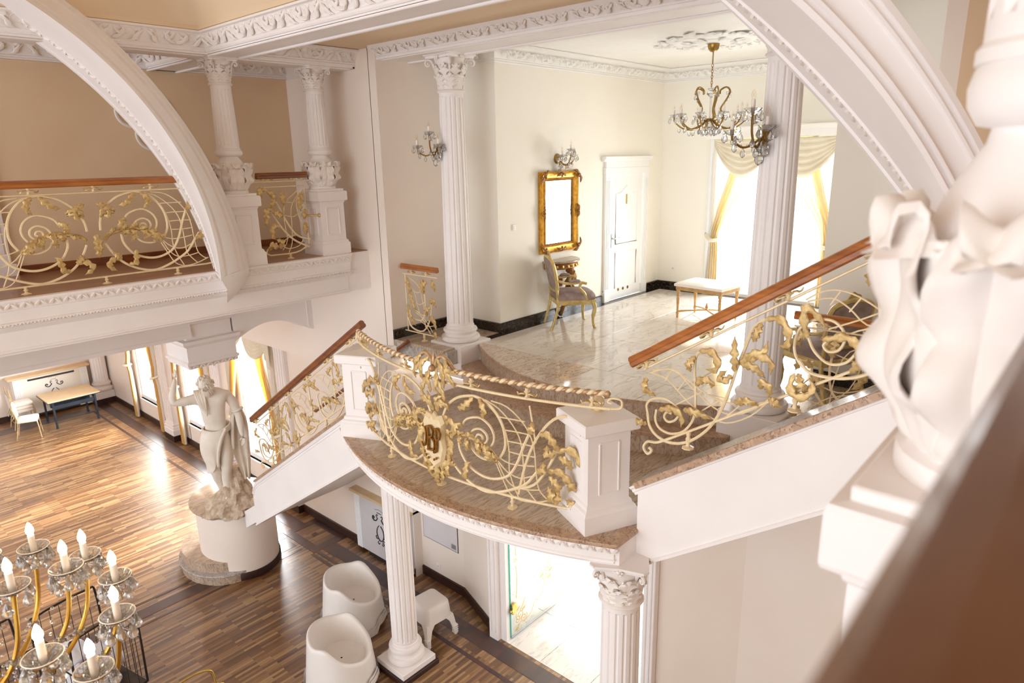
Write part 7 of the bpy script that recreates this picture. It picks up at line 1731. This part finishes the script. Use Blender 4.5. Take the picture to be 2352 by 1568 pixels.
# white plastic tub chairs and stool below the landing
def tub(x, y, rz, lab, stack, hgt=0.70):
    c_ = thing('tub_chair', lab, 'chair', (x, y, 0), rz)
    def rim(a):   # a = 0 at the front
        b = 0.5-0.5*math.cos(a)
        return 0.44+(hgt-0.44)*b**0.75+0.10*math.exp(-((abs(((a+pi) % (2*pi))-pi)-1.55)/0.38)**2)
    def outer(a, t, z): 
        r = 0.315+0.075*t
        sx = 1.06+0.0*t
        return (r*math.sin(a)*sx, -r*math.cos(a)*(1.0 if math.cos(a) > 0 else 1.05), z)
    n = 48
    for k in range(stack):
        o_ = 0.0 if k == 0 else 0.0
    m = MB(); R = []
    for t in (0.0, 0.02, 0.2, 0.4, 0.6, 0.8, 0.93, 1.0):
        ring = []
        for j in range(n):
            a = 2*pi*j/n; top = rim(a)
            z0 = 0.0 if abs(math.sin(2*a)) > 0.55 else 0.10*(1-abs(math.sin(2*a))/0.55)**0.6
            z = z0+(top-z0)*t
            tt = z/0.75
            fl_ = 0.03*max(0, t-0.8)*0
            rr_ = 1.10*(0.40-0.055*tt+0.02*abs(math.sin(2*a))*(1-tt))
            ring.append((rr_*math.sin(a)*1.0, -rr_*math.cos(a)*0.98, z))
        R.append(ring)
    for q, dz in ((0.955, 0.012), (0.90, 0.006), (0.86, -0.03), (0.80, -0.12)):
        ring = []
        for j in range(n):
            a = 2*pi*j/n; top = rim(a); tt = top/0.75; rr_ = 1.10*(0.40-0.055*tt)*q
            ring.append((rr_*math.sin(a), -rr_*math.cos(a)*0.98, max(0.385, top+dz)))
        R.append(ring)
    for q, z in ((0.68, 0.40), (0.5, 0.38), (0.25, 0.372), (0.03, 0.37)):
        R.append([((0.41*q)*math.sin(2*pi*j/n), -(0.41*q)*math.cos(2*pi*j/n)-0.02, z) for j in range(n)])
    m.loft(R, True, False)
    ob('tub_shell', m, 'plastic_white', c_, 60, local=True)
    ob('drain_hole', MB().lathe([(0.006, 0.0), (0.006, 0.004), (0, 0.004)], 8, (0, -0.02, 0.372)), 'black_print', c_, 0, local=True)
    for k in range(1, stack):
        m = MB(); R = []
        for t in (0, 1):
            R.append([(1.1*(0.408+0.012*k+0.004*t)*math.sin(2*pi*j/n), -1.1*(0.408+0.012*k)*math.cos(2*pi*j/n)*0.98, (0.0 if abs(math.sin(2*(2*pi*j/n))) > 0.55 else 0.09)+t*(0.16-0.035*k)) for j in range(n)])
        m.loft(R, True, False)
        ob('stacked_shell_edge', m, 'plastic_white', c_, 60, local=True)
    return c_
t1 = tub(3.86, 6.50, math.radians(30), 'white plastic tub chair nearest the bottom edge, below the landing', 3, 0.78)
t2 = tub(4.66, 7.36, math.radians(30), 'white plastic tub chair behind the first, partly hidden by the fluted column', 3, 0.78)
sl_ = thing('plastic_stool', 'white square plastic stool right of the fluted column', 'stool', (5.22, 6.33, 0), math.radians(-5))
def sq(h, z, r=0.35, n=6):
    out = []
    for k in range(4):
        cx, cy = (h-h*r)*(1 if k in (0, 3) else -1), (h-h*r)*(1 if k in (0, 1) else -1)
        for i in range(n+1):
            a = k*pi/2+i*(pi/2)/n; out.append((cx+h*r*math.cos(a), cy+h*r*math.sin(a), z))
    return out
ob('stool_top', MB().loft([sq(0.222, 0.30), sq(0.21, 0.44), sq(0.20, 0.52), sq(0.185, 0.545), sq(0.15, 0.552)]), 'plastic_white', sl_, 50, local=True)
for sx, sy in ((1, 1), (-1, 1), (-1, -1), (1, -1)):
    m = MB().loft([[(sx*(q-w_), sy*q, z), (sx*q, sy*q, z), (sx*q, sy*(q-w_), z), (sx*(q-0.02), sy*(q-w_), z), (sx*(q-0.02), sy*(q-0.02), z), (sx*(q-w_), sy*(q-0.02), z)] for q, w_, z in ((0.262, 0.05, 0.0), (0.25, 0.06, 0.12), (0.235, 0.085, 0.24), (0.222, 0.14, 0.32))])
    ob('leg', m, 'plastic_white', sl_, 40, local=True)
    m = MB()
    for k in range(4): m.box((sx*0.268, sy*0.268, 0.02+k*0.035), (sx*0.20, sy*0.20, 0.042+k*0.035), 0.004)
    ob('stacking_rib', m, 'plastic_white', sl_, 30, local=True)

# cabinet, access panel and socket under the landing
cb = thing('wall_cabinet', 'low white cabinet with black lyre ornament and beige top behind the column', 'cabinet', (5.95, 8.2, 0))
ob('cabinet_body', MB().box((5.86, 7.52, 0.06), (6.1, 8.92, 1.08)), 'grey_panel', cb, 0)
ob('cabinet_top', MB().box((5.80, 7.50, 1.08), (6.1, 8.97, 1.13), 0.006), 'laminate', cb, 0)
for y in (8.77, 7.55):
    m = MB().box((5.845, y, 0.06), (5.865, y+0.14, 1.08), 0.004)
    for k in range(3): m.box((5.838, y+0.03+k*0.033, 0.15), (5.848, y+0.046+k*0.033, 0.92), 0.003)
    ob('cabinet_pilaster', m, 'door_white', cb, 0)
ob('air_slot', MB().box((5.852, 7.8, 0.0), (5.87, 8.6, 0.06)), 'black_print', cb, 0)
scroll_orn(cb, lambda a, b: V((5.853, 8.25-a, 0.68+b)))
ap = thing('access_panel', 'grey wall access panel with a small vent, under the landing', 'panel', (6.1, 7.05, 0.9))
ob('panel_door', MB().box((6.088, 6.67, 0.70), (6.1, 7.43, 1.45), 0.003), 'grey_panel', ap, 0)
ob('panel_gap', MB().box((6.094, 6.66, 0.69), (6.1, 7.44, 1.46)), 'black_print', ap, 0)
m = MB()
for k in range(5): m.box((6.080, 6.70, 0.735+k*0.016), (6.09, 6.80, 0.743+k*0.016), 0.002)
ob('vent_slat', m, 'steel', ap, 0)
so = thing('wall_socket', 'white socket near the skirting under the landing', 'socket', (6.1, 7.13, 0.28))
ob('socket_plate', MB().box((6.086, 7.09, 0.24), (6.1, 7.17, 0.32), 0.004), 'switch', so, 0); ob('socket_hole', MB().lathe([(0.02, 0), (0.02, 0.004), (0, 0.004)], 12).xf(Matrix.Translation((6.086, 7.13, 0.28)) @ Matrix.Rotation(-pi/2, 4, 'Y')), 'grey_panel', so, 0)

# laundry cages and a brass cart on the great hall floor
def cage(x, y, rz, lab, linen=True):
    c_ = thing('roll_cage', lab, 'cart', (x, y, 0), rz)
    def L(n_, mb_, mt, sm=50): return ob(n_, mb_, mt, c_, sm, local=True)
    W2, D2, H = 0.38, 0.42, 1.25
    L('cage_base', MB().box((-W2, -D2, 0.14), (W2, D2, 0.18), 0.006), 'cage_metal', 0)
    for sy in (-1, 1):
        P = catmull([(-W2, sy*D2, 0.16), (-W2, sy*D2, H-0.12), (-W2+0.10, sy*D2, H), (W2-0.10, sy*D2, H), (W2, sy*D2, H-0.12), (W2, sy*D2, 0.16)], 5)
        L('end_hoop', MB().tube(P, 0.014, 7), 'cage_metal')
        for k in range(6): L('cage_wire', MB().tube([(-W2+0.11*(k+1), sy*D2, 0.18), (-W2+0.11*(k+1), sy*D2, H-0.01)], 0.0045, 5), 'cage_metal')
    for sx in (-1, 1):
        L('side_bar', MB().tube([(sx*W2, -D2, 0.80), (sx*W2, D2, 0.80)], 0.010, 6), 'cage_metal')
        for k in range(6): L('cage_wire', MB().tube([(sx*W2, -D2+0.12*(k+1), 0.18), (sx*W2, -D2+0.12*(k+1), 0.80)], 0.0045, 5), 'cage_metal')
    for sx in (-1, 1):
        for sy in (-1, 1): L('castor', MB().lathe([(0.055, -0.015), (0.06, 0), (0.055, 0.015)], 14).xf(Matrix.Translation((sx*W2*0.9, sy*D2*0.9, 0.06)) @ Matrix.Rotation(pi/2, 4, 'X')), 'black_print', 40)
    return c_
cage(1.72, 8.55, math.radians(12), 'dark wire roll cage with white linen, seen through the lit chandelier')
cage(0.84, 8.62, math.radians(12), 'dark wire roll cage at the left edge, below the lit chandelier')
rl = random.Random(11)
for k, (x, y, z, s_, lab) in enumerate(((1.60, 8.40, 0.42, 0.30, 'crumpled white linen heap at the bottom of the roll cage'), (1.88, 8.75, 0.40, 0.24, 'bundled cream linen at the right side of the roll cage'), (1.55, 8.80, 0.62, 0.20, 'folded pale cloth on top of the linen heap'))):
    R = []
    for i in range(1, 10):
        t = pi*i/10; R.append([(x+s_*math.sin(t)*math.cos(2*pi*j/22)*(1+0.12*math.sin(3*2*pi*j/22+i)+rl.uniform(-.06, .06)), y+s_*math.sin(t)*math.sin(2*pi*j/22)*(1+0.12*math.sin(4*2*pi*j/22-i)), z-0.8*s_*math.cos(t)+rl.uniform(-.02, .02)) for j in range(22)])
    tag(ob('linen_bundle', MB().loft(R), 'linen', None, 60), lab, 'linen')
gc = thing('luggage_cart', 'shiny brass hoop of a cart at the bottom edge', 'cart', (2.25, 6.75, 0))
for dy in (-0.15, 0.15):
    ob('cart_hoop', MB().tube(catmull([(1.85, 6.78+dy, 0.12), (1.85, 6.78+dy, 0.70), (1.95, 6.78+dy, 0.86), (2.2, 6.78+dy, 0.91), (2.42, 6.78+dy, 0.88), (2.5, 6.78+dy, 0.74), (2.5, 6.78+dy, 0.12)], 5), 0.013, 8), 'bright_brass', gc, 50)
ob('cart_deck', MB().box((1.82, 6.58, 0.10), (2.53, 6.98, 0.14), 0.01), 'bright_brass', gc, 0)
for sx in (1.9, 2.45):
    for sy in (6.64, 6.92): ob('castor', MB().lathe([(0.045, -0.012), (0.05, 0), (0.045, 0.012)], 12).xf(Matrix.Translation((sx, sy, 0.05)) @ Matrix.Rotation(pi/2, 4, 'X')), 'black_print', gc, 40)

# ---------------------------------------------------------------- repeats share a group
GROUPS = {'fluted_column': 'tall fluted white columns', 'pedestal_column': 'gallery columns on pedestals', 'newel_pillar': 'pillars at the ends of the landing railing', 'staircase': 'stair flights from the landing', 'gallery_railing': 'railings of the left gallery', 'stair_railing': 'railings of the stair flights', 'niche_railing': 'railings beside the hall columns', 'wall_sconce': 'crystal candle sconces', 'armchair': 'gilt armchairs of the hall', 'curtains': 'curtained tall windows', 'pilaster': 'pilasters of the great hall window wall', 'banquet_chair': 'banquet chairs by the far wall', 'tub_chair': 'white plastic tub chairs', 'roll_cage': 'laundry roll cages', 'linen_bundle': 'linen in the roll cage', 'wall_socket': 'white wall sockets', 'chandelier': 'crystal chandeliers'}
for o in list(sc.objects):
    if o.parent is None and o.get('label'):
        g = GROUPS.get(o.name.split('.')[0])
        if g: o['group'] = g
